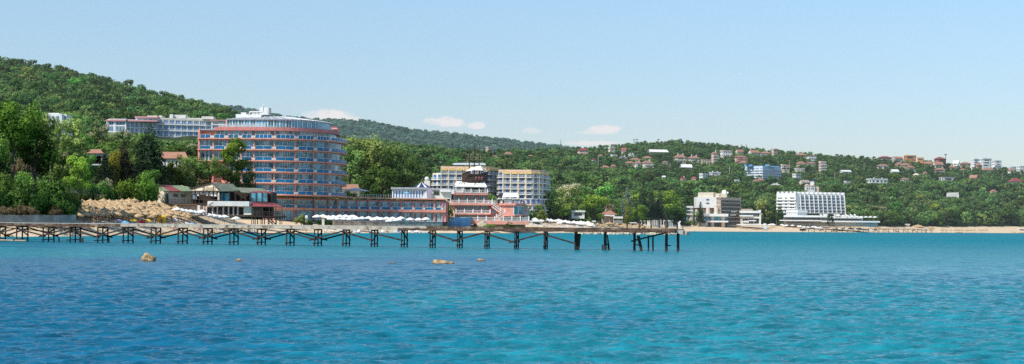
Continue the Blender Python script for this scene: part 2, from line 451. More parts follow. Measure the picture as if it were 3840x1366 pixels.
def column(px):
    return (np.array([np.interp(px, TP, TD[:, k]) for k in range(9)]), np.array([np.interp(px, TP, TZ[:, k]) for k in range(9)]))
COLC = {px: column(px) for px in range(-900, 4901, 10)}
def bumps(x, y, k=1.0):
    return k * (1.6 * math.sin(x * .031 + 1.3) * math.sin(y * .027) + 1.0 * math.sin(x * .083 + y * .061) + .6 * math.sin(x * .17 - y * .14))
def col_at(px):
    return COLC[int(round(max(-900, min(4900, px)) / 10.0)) * 10]
def ground_z(px, d):       # height relative to the tilted sight line
    D, Z = col_at(px)
    return float(np.interp(d, D, Z))
def G(px, d):
    z = ground_z(px, d)
    v = P(px, hz(px) - (z - CH) * F / d, d)
    return v
def d_for(px, py):         # distance of the ground seen at px,py
    D, Z = col_at(px)
    for d in np.arange(D[0], D[7], 2.0):
        if hz(px) - (np.interp(d, D, Z) - CH) * F / d <= py:
            return float(d)
    return float(D[6])

def sheet(name, rows, subs, material, kind='structure', bump_from=99):
    V = []; cols = list(range(-900, 4901, 20)); f = []
    dd = []
    for k in range(len(rows) - 1):
        for j in range(subs[k]): dd.append((k, j / subs[k]))
    dd.append((len(rows) - 2, 1.0))
    for px in cols:
        D, Z = col_at(px)
        for k, t in dd:
            a, b = rows[k], rows[k + 1]
            if a == -1: Da, Za = D[0] - 45, -4.0
            else: Da, Za = D[a], Z[a]
            d = Da * (1 - t) + D[b] * t; z = Za * (1 - t) + Z[b] * t
            p = P(px, hz(px) - (z - CH) * F / d, d)
            if a >= bump_from: p.z += bumps(p.x, p.y)
            elif a >= 0 and a < 3: p.z += .12 * math.sin(p.x * .6 + p.y * .35) * math.sin(p.y * .8) * (t if a == 0 else 1)
            V.append(p)
    n = len(dd)
    for i in range(len(cols) - 1):
        for j in range(n - 1):
            f.append((i * n + j, (i + 1) * n + j, (i + 1) * n + j + 1, i * n + j + 1))
    mb = MB(); mb.v = V; mb.f = f; mb.m = [0] * len(f)
    o = mb.build(name, material, None, smooth=True)
    return tag(o, kind=kind)

M['sand'] = mat('pale_beach_sand', (.72, .56, .38), .95, .14, .35, c2=(.60, .45, .29), detail=8, bump=.2, spec=.15)
M['undergrowth'] = mat('dark_undergrowth', (.050, .075, .028), .95, .5, .12, c2=(.020, .034, .012), detail=8, spec=.1)
sheet('beach', [-1, 0, 1, 2, 3], [2, 6, 6, 5], M['sand'])
sheet('hillside', [3, 4, 5, 6, 7, 8], [8, 24, 40, 6, 6], M['undergrowth'], bump_from=5)

# far ridge beyond the bay
RX = [-900, 600, 700, 760, 900, 1000, 1080, 1200, 1300, 1380, 1460, 1560, 1700, 1850, 2000, 2100, 2180, 2300, 2500, 2800, 4900]
RY = [392, 392, 392, 396, 412, 432, 448, 457, 461, 464, 479, 499, 510, 528, 545, 555, 570, 610, 660, 720, 800]
RD0, RD1 = 2700.0, 3600.0
def ridge_pt(px, t):
    d = RD0 + (RD1 - RD0) * t
    top = np.interp(px, RX, RY); base = min(760, top + 190)
    zt = (hz(px) - top) * RD1 / F; zb = (hz(px) - base) * RD0 / F
    z = zb + (zt - zb) * (t ** .85 if t <= 1 else 1 - (t - 1) * 1.2)
    p = P(px, hz(px) - z * F / d, d)
    p.z += 5 * math.sin(p.x * .011 + 2) * math.sin(d * .008) * min(1, 2 * (1 - t) + .1)
    return p
mb = MB(); cols = list(range(300, 2901, 25)); ts = [i / 26 for i in range(35)]
for px in cols: mb.v += [ridge_pt(px, t) for t in ts]
n = len(ts)
mb.f = [(i * n + j, (i + 1) * n + j, (i + 1) * n + j + 1, i * n + j + 1) for i in range(len(cols) - 1) for j in range(n - 1)]; mb.m = [0] * len(mb.f)
M['far_ground'] = mat('hazy_wooded_ground', (.085, .125, .115), .95, .3, .05, spec=.05)  # haze blue is part of this ground colour
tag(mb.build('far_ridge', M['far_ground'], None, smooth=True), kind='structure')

# ------------------------------------------------------------------ the sea
def make_sea():
    pys = np.concatenate([[9000, 6500, 4800, 3600, 2800, 2200, 1800, 1500, 1250, 1050, 900, 800, 720], np.arange(640, 548, -3.0), np.arange(548, 5.5, -.48), [4, 3, 2, 1.5]])   # pixels below horizon -> distance
    d = (CH * F) / pys
    pxs = np.concatenate([np.arange(-16000, -1700, 400.0), np.arange(-1500, 5400, 5.6), np.arange(5600, 20000, 400.0)])
    PXg, Dg = np.meshgrid(pxs, d)
    X = (PXg - PX0) * Dg / F; Y = Dg
    Z = np.zeros_like(X)
    dy = np.gradient(d)[:, None] * np.ones_like(X); dxg = np.gradient(pxs)[None, :] * Dg / F
    rs = np.random.default_rng(5)
    for k in range(72):
        lam = .20 * (6.5 ** (k / 59.0)) if k < 60 else rs.uniform(2, 5.5); lam *= rs.uniform(.9, 1.1)
        th = rs.normal(-1.46, .34)     # breeze sets the ripples towards the shore on the left
        kx, ky = math.cos(th) * 2 * math.pi / lam, math.sin(th) * 2 * math.pi / lam
        amp = .0096 * min(lam, 1.1) ** .85 * rs.uniform(.5, 1.3)
        lam_y = 2 * math.pi / max(abs(ky), .02)
        fade = np.clip((lam_y / np.abs(dy) - 2.0) / 2.5, 0, 1) * np.clip((lam / dxg - 2.0) / 2, 0, 1)
        if k >= 60: amp = .011 * rs.uniform(.6, 1.4)
        ph = kx * X + ky * Y + rs.uniform(0, 6.28)
        s = np.sin(ph)
        Z += amp * fade * (s + .35 * np.cos(2 * ph))
    Z -= .0
    # seabed: dark weed and rock near the viewer and to the left, pale sand towards the shore
    PYs = HY + TILT * (PXg - PX0) + CH * F / Dg
    def noise(sx, sy, seed):
        r = np.random.default_rng(seed); out = np.zeros_like(X)
        for i in range(12):
            a = r.uniform(0, 6.28); w = 2 ** r.uniform(0, 2.5)
            out += np.sin(w * (np.cos(a) * X / sx + np.sin(a) * Y / sy) + r.uniform(0, 6.28)) / w ** .6
        return out / 3.2
    nb = noise(14, 16, 1); nb2 = noise(5, 7, 2)
    sm = lambda a, b, t: (lambda q: q * q * (3 - 2 * q))(np.clip((t - a) / (b - a), 0, 1))
    band = sm(952, 975, PYs + 8 * nb) * (1 - sm(1010, 1085, PYs + 22 * nb)) * (1 - sm(1750, 2350, PXg + 120 * nb2))
    left = sm(962, 990, PYs + 8 * nb) * (1 - sm(350, 1500, PXg + 330 * nb + 60 * nb2 + (PYs - 1150) * .35))
    mid = .38 * sm(1100, 1160, PYs + 50 * nb) * (1 - sm(1700, 2700, PXg + 500 * nb2))
    strip = .5 * sm(890, 900, PYs) * (1 - sm(925, 945, PYs)) * (1 - sm(200, 900, PXg)) * np.clip(.5 + nb2, 0, 1)
    patch = .35 * np.clip(nb - .35, 0, 1) + .10 * np.clip(nb2, 0, 1)
    deep = np.clip(np.maximum.reduce([band * .85, left * .9, mid * .8, strip]) + patch * .6, 0, 1)
    V = np.stack([X, Y, Z], -1).reshape(-1, 3)
    nr, nc = X.shape
    i = np.arange(nr - 1)[:, None] * nc + np.arange(nc - 1)[None, :]
    q = np.stack([i, i + 1, i + nc + 1, i + nc], -1).reshape(-1, 4)
    me = bpy.data.meshes.new('sea')
    me.vertices.add(len(V)); me.vertices.foreach_set('co', V.ravel().astype(np.float32))
    me.loops.add(q.size); me.loops.foreach_set('vertex_index', q.ravel().astype(np.int32))
    me.polygons.add(len(q)); me.polygons.foreach_set('loop_start', np.arange(0, q.size, 4, dtype=np.int32))
    me.polygons.foreach_set('use_smooth', np.ones(len(q), bool))
    a = me.attributes.new('deep', 'FLOAT', 'POINT'); a.data.foreach_set('value', deep.ravel().astype(np.float32))
    rg = np.clip(.13 + (Dg - 60) / 380 * .42, .13, .55); a = me.attributes.new('chop', 'FLOAT', 'POINT'); a.data.foreach_set('value', rg.ravel().astype(np.float32))
    me.update(); me.validate()
    m, nt, N, L, b = new_mat('sea_water')
    ch = N.new('ShaderNodeAttribute'); ch.attribute_name = 'chop'; L.new(ch.outputs['Fac'], b.inputs['Roughness'])
    sr = N.new('ShaderNodeMapRange'); L.new(ch.outputs['Fac'], sr.inputs[0]); sr.inputs[1].default_value = .14; sr.inputs[2].default_value = .22; sr.inputs[3].default_value = .34; sr.inputs[4].default_value = .035; L.new(sr.outputs[0], b.inputs['Specular IOR Level'])
    at = N.new('ShaderNodeAttribute'); at.attribute_name = 'deep'
    tc = N.new('ShaderNodeTexCoord')
    def nz(scale, sy, det=4, sx=.5):
        mp = N.new('ShaderNodeMapping'); mp.inputs['Scale'].default_value = (sx, sy, 1); mp.inputs['Rotation'].default_value = (0, 0, .2)
        L.new(tc.outputs['Object'], mp.inputs[0])
        t = N.new('ShaderNodeTexNoise'); t.inputs['Scale'].default_value = scale; t.inputs['Detail'].default_value = det; t.inputs['Roughness'].default_value = .62
        L.new(mp.outputs[0], t.inputs[0]); return t.outputs['Fac']
    cr = N.new('ShaderNodeValToRGB')
    cr.color_ramp.elements[0].color = (.012, .190, .240, 1); cr.color_ramp.elements[0].position = 0
    cr.color_ramp.elements[1].color = (.006, .104, .188, 1); cr.color_ramp.elements[1].position = 1
    e = cr.color_ramp.elements.new(.45); e.color = (.005, .135, .215, 1)
    # lighter and darker ripple facets painted into the water colour
    n1 = nz(1.9, .6, 5); n2 = nz(.22, .35, 4)
    ad = N.new('ShaderNodeMath'); ad.operation = 'MULTIPLY_ADD'; L.new(n2, ad.inputs[0]); ad.inputs[1].default_value = .12; ad.inputs[2].default_value = -.06
    ad2 = N.new('ShaderNodeMath'); ad2.operation = 'ADD'; ad2.use_clamp = True; L.new(at.outputs['Fac'], ad2.inputs[0]); L.new(ad.outputs[0], ad2.inputs[1])
    L.new(ad2.outputs[0], cr.inputs[0])
    mr = N.new('ShaderNodeMapRange'); L.new(n1, mr.inputs[0]); mr.inputs[1].default_value = .34; mr.inputs[2].default_value = .66; mr.inputs[3].default_value = .62; mr.inputs[4].default_value = 1.3
    vm = N.new('ShaderNodeVectorMath'); vm.operation = 'SCALE'; L.new(cr.outputs[0], vm.inputs[0]); L.new(mr.outputs[0], vm.inputs['Scale'])
    L.new(vm.outputs[0], b.inputs['Base Color'])
    b.inputs['IOR'].default_value = 1.333
    bp = N.new('ShaderNodeBump'); bp.inputs['Strength'].default_value = .9; bp.inputs['Distance'].default_value = .09
    L.new(n1, bp.inputs['Height'])
    bp2 = N.new('ShaderNodeBump'); bp2.inputs['Strength'].default_value = .6; bp2.inputs['Distance'].default_value = .04
    L.new(nz(4.0, .9, 3), bp2.inputs['Height']); L.new(bp.outputs[0], bp2.inputs['Normal'])
    bp3 = N.new('ShaderNodeBump'); bp3.inputs['Strength'].default_value = .6; bp3.inputs['Distance'].default_value = .35
    L.new(nz(.42, .5, 5, .4), bp3.inputs['Height']); L.new(bp2.outputs[0], bp3.inputs['Normal']); L.new(bp3.outputs[0], b.inputs['Normal'])
    me.materials.append(m)
    return tag(link('sea', me), kind='structure')
make_sea()
mb = MB(); mb.add([(-9000, -300, -4.3), (9000, -300, -4.3), (9000, 16000, -4.3), (-9000, 16000, -4.3)], [(0, 1, 2, 3)])
tag(mb.build('ground', M['undergrowth']), kind='structure')

# ------------------------------------------------------------------ sea haze over the far shore: a real thin fog volume
hm = bpy.data.materials.new('thin_sea_haze'); hm.use_nodes = True; hn = hm.node_tree.nodes; hn.remove(hn['Principled BSDF'])
va = hn.new('ShaderNodeAttribute'); va.attribute_name = 'density'
vm = hn.new('ShaderNodeMath'); vm.operation = 'MULTIPLY'; vm.inputs[1].default_value = 4.8e-5; hm.node_tree.links.new(va.outputs['Fac'], vm.inputs[0])
vs = hn.new('ShaderNodeVolumeScatter'); vs.inputs['Color'].default_value = (.86, .93, 1, 1); vs.inputs['Anisotropy'].default_value = .1
hm.node_tree.links.new(vm.outputs[0], vs.inputs['Density'])
hm.node_tree.links.new(vs.outputs[0], hn['Material Output'].inputs['Volume'])
hg = bpy.data.node_groups.new('haze_volume', 'GeometryNodeTree'); hg.interface.new_socket('Geometry', in_out='OUTPUT', socket_type='NodeSocketGeometry')
vc = hg.nodes.new('GeometryNodeVolumeCube'); vc.inputs['Min'].default_value = (-5200, 560, -20); vc.inputs['Max'].default_value = (5200, 4600, 1500); vc.inputs['Density'].default_value = 1.0
for nm in ('Resolution X', 'Resolution Y', 'Resolution Z'): vc.inputs[nm].default_value = 12
hs_ = hg.nodes.new('GeometryNodeSetMaterial'); hs_.inputs['Material'].default_value = hm; ho_ = hg.nodes.new('NodeGroupOutput')
hg.links.new(vc.outputs[0], hs_.inputs[0]); hg.links.new(hs_.outputs[0], ho_.inputs[0])
hz_o = link('haze', bpy.data.meshes.new('haze')); hz_o.data.materials.append(hm)
hz_o.modifiers.new('haze', 'NODES').node_group = hg; tag(hz_o, kind='structure')
# ------------------------------------------------------------------ derelict jetty
PA = Vector((-77.8, 243.0)); PB = Vector((19.5, 202.0))
PT = (PB - PA).normalized(); PN = Vector((PT.y, -PT.x))       # PN points to the viewer
if PN.y > 0: PN = -PN
def jetty_at(px):          # point of the jetty's centre line seen at bearing px
    u = (px - PX0) / F
    s = (u * PA.y - PA.x) / (PT.x - u * PT.y)
    return s
DECK = 2.80
def make_jetty():
    s0 = jetty_at(-170); s1 = jetty_at(2548)
    root = thing('pier', 'long derelict concrete pier on dark rusty pile trestles crossing the water', 'pier', (*(PA + PT * s0), 0))
    o = root.location
    TB = Vector((-.118, -.993))
    def B(s, off, z): q = PA + PT * s + TB * off; return Vector((q.x, q.y, z))
    def W(s, off, z): q = PA + PT * s + PN * off; return Vector((q.x, q.y, z))
    px_b = [-75, 0, 84, 183, 283, 386, 481, 585, 686, 780, 878, 981, 1089, 1193, 1299, 1405, 1517, 1623, 1725, 1827, 1938, 2047, 2160, 2270, 2380, 2500]
    sb = [jetty_at(p) for p in px_b]
    # deck: one worn slab per bay
    ends = [s0] + sb[1:] + [s1]
    rs = random.Random(4)
    k = 0
    for i in range(len(ends) - 1):
        a, b = ends[i], ends[i + 1]
        mb = MB(o); n = 7
        dz = rs.uniform(-.02, .02)
        for j in range(n):
            u0 = a + (b - a) * j / n + (.03 if j == 0 else 0); u1 = a + (b - a) * (j + 1) / n
            if i == len(ends) - 2 and j > n - 3: zb = DECK - .30
            chip = rs.uniform(0, .10) if px_b[min(i, len(px_b) - 1)] > 1500 or i < 8 else rs.uniform(0, .03)
            th = .45 - chip
            ft = rs.uniform(0, .07)
            mb.hexa([W(u0, -2.0, DECK + dz - th), W(u1, -2.0, DECK + dz - th), W(u1, 2.0 - ft, DECK + dz - th), W(u0, 2.0 - ft, DECK + dz - th),
                     W(u0, -2.0, DECK + dz), W(u1, -2.0, DECK + dz), W(u1, 2.0, DECK + dz), W(u0, 2.0, DECK + dz)])
        mb.hexa([W(a, 1.7, DECK + dz), W(b, 1.7, DECK + dz), W(b, 2.02, DECK + dz), W(a, 2.02, DECK + dz),
                 W(a, 1.7, DECK + dz + .07), W(b, 1.7, DECK + dz + .07), W(b, 2.02, DECK + dz + .07), W(a, 2.02, DECK + dz + .07)], 1)  # paler curb strip, the sunlit deck lip put into its colour
        if i >= 16 or i < 5:
            m2 = MB(o); n2 = 5
            for j in range(n2):
                u0 = a + (b - a) * j / n2; u1 = a + (b - a) * (j + 1) / n2; z0_ = DECK - .47 - (rs.uniform(0, .06) if rs.random() > .2 else -.12); z1_ = DECK - rs.uniform(.14, .24) if i >= 16 else DECK - .27
                m2.hexa([W(u0, 1.8, z0_), W(u1, 1.8, z0_), W(u1, 2.04, z0_), W(u0, 2.04, z0_), W(u0, 1.8, z1_), W(u1, 1.8, z1_), W(u1, 2.04, z1_), W(u0, 2.04, z1_)])
            m2.build('edge_beam', M['rust_brown'], root)
        mb.build('deck_slab', [M['jetty_deck'] if 5 < i < 17 else M['jetty_rusty'], M['concrete_l'] if i < 17 else M['jetty_rusty']], root)
    for i, s in enumerate(sb):
        p = px_b[i]
        thick = .17
        mb = MB(o)
        mb.hexa([B(s - .12, -2.05, DECK - .64), B(s + .12, -2.05, DECK - .64), B(s + .12, 2.05, DECK - .64), B(s - .12, 2.05, DECK - .64),
                 B(s - .12, -2.05, DECK - .46), B(s + .12, -2.05, DECK - .46), B(s + .12, 2.05, DECK - .46), B(s - .12, 2.05, DECK - .46)])
        bent = mb.build('trestle', M['rust'], root)
        offs = (-2.0, 0, 2.0) if p < 2100 else ((-.5, .5) if p < 2300 else (0,))
        if p == 2500: offs = (-.4, .5)
        w = thick if p < 2100 else .3
        for q in offs:
            lean = rs.uniform(-.06, .06)
            m2 = MB(o); m2.bar(B(s + lean, q, -2.5), B(s, q, DECK - .6), w, w); m2.build('pile', M['rust'], bent)
        m2 = MB(o)
        if p < 2100:
            m2.bar(B(s - .12, -2.2, .42), B(s - .12, 2.25 + (.9 if p in (84, 283, 386) else 0), .36), .13); m2.build('cross_beam', M['rust'], bent)
            m3 = MB(o)
            if i % 2: m3.bar(B(s + .14, -1.9, 2.0), B(s + .14, 1.9, .85), .14)
            else: m3.bar(B(s + .14, -1.9, .9), B(s + .14, 1.9, 2.1), .14)
            m3.build('brace', M['rust'], bent)
        else:
            m2.bar(B(s - .1, -.5, .75), B(s + .55, .4, .72), .13); m2.build('cross_beam', M['rust'], bent)
        if p == 2160:
            m3 = MB(o); m3.bar(B(s + .3, .3, -1), B(s + .45, .3, 2.1), .26, .26, w2=.5); m3.build('brace', M['rust'], bent)
        if p == 2270:
            m3 = MB(o); m3.bar(B(s + .6, .2, -.6), B(s + .3, .2, 2.0), .34, .2, w2=.12); m3.build('brace', M['rust'], bent)
            m3 = MB(o); m3.bar(B(s - .3, .5, -1), B(s - .3, .5, .7), .2); m3.build('pile', M['rust'], bent)
        if p == 2380:
            m3 = MB(o); m3.bar(B(s + 1.2, .5, -1.), B(s + .5, .4, 1.9), .36, .3); m3.build('brace', M['rust'], bent)
            for k in (1.9, 2.5):
                m3 = MB(o); m3.bar(B(s + k, .4, -1), B(s + k - .05, .4, 1.95), .2); m3.build('pile', M['rust'], bent)
        if p == 2500:
            m3 = MB(o); m3.bar(B(s + 1.55, .3, -1), B(s + 1.5, .3, DECK - .3), .32); m3.build('pile', M['rust'], bent)
    # long diagonals between trestles: high at one, low at the next
    for i in range(len(sb) - 1):
        p = px_b[i]
        if p >= 2150 and p != 2380: continue
        hi_first = (i % 2 == 0)
        if p == 2380: hi_first = False
        if p in (1405,): hi_first = True
        if p in (1517,): continue
        if p > 1517 : hi_first = (px_b.index(p) % 2 == 1)
        a, b = (2.05, .85) if hi_first else (.85, 2.05)
        ex = .5
        lines = ((1.75, 0), (-1.4, -.05)) if p < 1250 else ((1.75, 0),)
        if p == 2380: lines = ((.3, .35),)
        for q, dzz in lines:
            m2 = MB(o)
            sa, s_b = (sb[i] - (0 if hi_first else ex), sb[i + 1] + (ex if hi_first else 0))
            m2.bar(W(sa + .15, q, a + dzz + rs.uniform(-.08, .08)), W(s_b + .15, q, b + dzz + rs.uniform(-.08, .08)), .15, .19)
            m2.build('diagonal_brace', M['rust'], root)
    # end of the deck: broken stub
    m2 = MB(o)
    m2.slab([W(s1 - .1, -1.2, DECK - .05), W(s1 - .1, 1.2, DECK - .05), W(s1 + .75, .9, DECK - .25), W(s1 + .6, -.4, DECK - .2)], (0, 0, -.45))
    m2.build('broken_edge', M['concrete'], root)
    return root
M['jetty_deck'] = mat('stained_concrete_edge', (.44, .36, .28), .92, .3, .9, c2=(.17, .10, .065), detail=9, bump=.4, stretch=(1, 1, .5), lo=.36, hi=.50)
M['rust_brown'] = mat('rusted_edge_beam', (.13, .075, .05), .9, .3, 1.2, bump=.3, c2=(.05, .03, .022))
M['jetty_rusty'] = mat('rust_stained_concrete', (.25, .175, .12), .92, .3, .9, c2=(.085, .05, .035), detail=9, bump=.4, stretch=(1, 1, .5), lo=.46, hi=.64)
make_jetty()
# old stumps standing clear of the trestles
for k, (p, h, dy) in enumerate([(241, .75, 1.2), (323, .85, 1.4), (346, .7, 2.2), (424, .8, 1.0)]):
    s = jetty_at(p); q = PA + PT * s + PN * dy
    m2 = MB((q.x, q.y, 0)); m2.bar((q.x, q.y, -2), (q.x, q.y, h), .2)
    o = m2.build('old_pile', M['rust']); o.location = (q.x, q.y, 0)
    tag(o, ['cut off pile stump, leftmost of the four beside the pier', 'cut off pile stump, second from the left of the four beside the pier', 'cut off pile stump, third from the left of the four beside the pier', 'cut off pile stump, rightmost of the four beside the pier'][k], 'pile', 'cut off pile stumps beside the pier')
q = PA + PT * jetty_at(78) + PN * 2.6
m2 = MB((q.x, q.y, 0)); m2.tube([(q.x - 2.7, q.y + .5, .22), (q.x + 2.8, q.y - .9, .17)], [.13, .11], 8)
tag(m2.build('floating_log', M['wood_pale']), 'bleached log lying along the water by the left end of the pier', 'log').location = (q.x, q.y, 0)

# ------------------------------------------------------------------ rocks
def rock_mesh(name, seed, n=3, spike=0.0):
    import bmesh
    bm = bmesh.new(); bmesh.ops.create_icosphere(bm, subdivisions=n, radius=1)
    r = random.Random(seed); pl = []
    for k in range(9):
        v = Vector((r.gauss(0, 1), r.gauss(0, 1), r.gauss(0, 1))).normalized(); pl.append((v, r.uniform(.55, .85)))
    ph = [r.uniform(0, 6) for _ in range(6)]
    for v in bm.verts:
        c = v.co.copy()
        for nrm, dd in pl:
            t = c.dot(nrm)
            if t > dd: c -= nrm * (t - dd) * .85
        c += c.normalized() * (.06 * math.sin(c.x * 7 + ph[0]) * math.sin(c.y * 6 + ph[1]) + .05 * math.sin(c.z * 11 + ph[2] + c.x * 5) + .03 * math.sin(c.y * 19 + ph[3]) * math.sin(c.x * 17))
        if spike: c.z += spike * max(0, c.z) * max(0, .6 - abs(c.x + .25)) ; 
        v.co = c
    me = bpy.data.meshes.new(name); bm.to_mesh(me); bm.free()
    return me
ROCKS = [rock_mesh('rock', 20 + k, 3) for k in range(4)]
def put_rock(px, py_w, wpx, hpx, k, label, group=None, m='rock', d=None, depth=.7, rz=0):
    d = d or CH * F / (py_w - hz(px))
    me = ROCKS[k] if m is None else ROCKS[k].copy()
    if m: me.materials.clear(); me.materials.append(M[m])
    o = link('rock', me); b = P(px, py_w, d)
    w, h = wpx * d / F, hpx * d / F
    o.location = (b.x, b.y, b.z - h * .12); o.scale = (w / 1.55, w / 1.55 * depth, h / .85); o.rotation_euler = (0, 0, rz)
    return tag(o, label, 'rock', group)
me = rock_mesh('rock', 77, 4, spike=.35); me.materials.append(M['rock'])
def named_rock(me, px, pyw, w, h, label, rz=0):
    d = CH * F / (pyw - hz(px)); b = P(px, pyw, d); o = link('rock', me)
    o.location = (b.x, b.y, -.12); o.scale = (w * d / F / 1.7, w * d / F / 2.1, h * d / F / 1.05); o.rotation_euler = (0, 0, rz)
    tag(o, label, 'rock')
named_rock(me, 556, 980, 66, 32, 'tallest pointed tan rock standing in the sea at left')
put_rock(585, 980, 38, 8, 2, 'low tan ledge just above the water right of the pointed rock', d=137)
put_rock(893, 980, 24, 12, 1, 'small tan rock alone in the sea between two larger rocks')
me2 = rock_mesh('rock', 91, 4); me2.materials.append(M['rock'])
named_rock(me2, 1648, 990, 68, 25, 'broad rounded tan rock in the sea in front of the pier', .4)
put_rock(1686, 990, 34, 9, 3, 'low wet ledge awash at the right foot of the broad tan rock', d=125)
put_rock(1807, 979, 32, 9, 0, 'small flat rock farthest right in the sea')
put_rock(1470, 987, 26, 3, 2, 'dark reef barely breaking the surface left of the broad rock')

# breakwater of loose boulders behind the end of the pier
r = random.Random(3)
for k in range(64):
    p = r.uniform(2165, 2562); row = r.random()
    py = 880 - 6 * row - (.0 if p < 2500 else 3)
    w = r.uniform(10, 24); h = w * r.uniform(.45, .7)
    put_rock(p, py - r.uniform(0, 5) * (1 - row), w, h, r.randrange(4), 'pale boulder heaped in the breakwater behind the pier end', 'boulders of the breakwater', 'rock_pale', d=640 + row * 14, rz=r.uniform(0, 6), depth=.9)
mb = MB()
mb.slab([P(2150, 881, 650), P(2575, 881, 650), P(2585, 879, 690), P(2150, 878, 700)], (0, 0, 1.2))
for k, (p, w, h) in enumerate([(2278, 20, 12), (2340, 24, 9), (2470, 30, 14), (2505, 24, 12), (2556, 20, 20), (2400, 22, 9), (2440, 22, 10)]):
    put_rock(p, 868, w, h, k % 4, 'pale boulder heaped in the breakwater behind the pier end', 'boulders of the breakwater', 'rock_pale', d=652 + k, depth=1)
tag(mb.build('breakwater_bank', M['rock_pale']), kind='structure')
# rocks along the foot of the left wall and on the beach
for k in range(26):
    p = r.uniform(-40, 290); py = r.uniform(846, 884)
    w = r.uniform(14, 42)
    d = 318 + (884 - py) * .55 + max(0, p) * .08
    put_rock(p, py, w, w * r.uniform(.4, .75), r.randrange(4), 'pale boulder lying below the left sea wall', 'boulders below the left sea wall', 'rock_pale', d=d, rz=r.uniform(0, 6))
put_rock(15, 890, 60, 14, 1, 'dark weedy ledge at the waterline at the far left', m='rock', d=316)
put_rock(612, 888, 90, 24, 2, 'large tan rock outcrop at the waterline of the left beach', m='rock', d=395)
put_rock(570, 889, 60, 10, 0, 'low tan ledge beside the rock outcrop on the left beach', m='rock', d=390)
put_rock(1805, 848, 34, 26, 1, 'white domed boulder on the beach below the balustrade terrace', m='rock_pale', d=672)
# ------------------------------------------------------------------ facade builder
RW = random.Random(12)
M['curtain'] = mat('pale_curtain', (.42, .47, .47), .9, .15, 1)
def make_window(root, o, path, s0, s1, z0, z1, fm, pm, mull=3, door=None, bw=.14, dep=(-.34, -.28), rail_at=None, name='window', curtain=False):
    if s1 - s0 < .5 or z1 - z0 < .5: return
    mb = MB(o); a, b = dep
    mb.band(path, s0, s0 + bw, a - .06, b + .07, z0, z1); mb.band(path, s1 - bw, s1, a - .06, b + .07, z0, z1)
    mb.band(path, s0 + bw, s1 - bw, a - .06, b + .068, z1 - bw, z1); mb.band(path, s0 + bw, s1 - bw, a - .06, b + .068, z0, z0 + bw * .6)
    for k in range(1, mull + 1):
        s = s0 + (s1 - s0) * k / (mull + 1)
        mb.band(path, s - bw * .4, s + bw * .4, a - .05, b + .05, z0 + bw * .6, z1 - bw)
    if door is not None:
        c = s0 + (s1 - s0) * door; w = min(1.9, (s1 - s0) * .3)
        mb.band(path, c - w / 2 - bw * .6, c - w / 2 + bw * .6, a - .05, b + .12, z0 + bw * .6, z1 - bw)
        mb.band(path, c + w / 2 - bw * .6, c + w / 2 + bw * .6, a - .05, b + .12, z0 + bw * .6, z1 - bw)
        zz = z0 + (z1 - z0) * .74
        mb.band(path, c - w / 2 + bw * .6, c + w / 2 - bw * .6, a - .05, b + .12, zz - bw * .5, zz + bw * .5)
    w = mb.build(name, fm, root)
    p = MB(o); p.band(path, s0 + bw * .5, s1 - bw * .5, a, b, z0 + bw * .3, z1 - bw * .5); p.build('pane', pm, w)
    if curtain:
        q = RW.random(); a_ = s0 + (s1 - s0) * RW.uniform(.04, .62); c_ = a_ + (s1 - s0) * RW.uniform(.12, .30)
        if q < .34: m3 = MB(o); m3.band(path, a_, min(c_, s1 - bw), b + .005, b + .03, z0 + .1, z1 - bw); m3.build('curtain', M['curtain'], w)
        elif q < .55: m3 = MB(o); m3.band(path, a_, min(c_, s1 - bw), b + .005, b + .03, z0 + .1, z0 + (z1 - z0) * .76); m3.build('open_door', M['dark_glass'], w)
    return w

def make_rail(root, o, path, s0, s1, z, h, off, gm, fm, posts=1.4, name='railing', pw=.06, top=.09):
    mb = MB(o)
    mb.band(path, s0, s1, off - .03, off + .02, z + .12, z + h * .80)
    mb.band(path, s0, s1, off - .07, off + .06, z + h - top, z + h, 1)
    n = max(1, int((s1 - s0) / posts))
    for k in range(n + 1):
        s = s0 + (s1 - s0) * k / n
        a, b = max(s0, s - pw), min(s1, s + pw)
        mb.band(path, a, b, off - .06, off + .05, z, z + h - top, 1)
    return mb.build(name, [gm, fm], root)

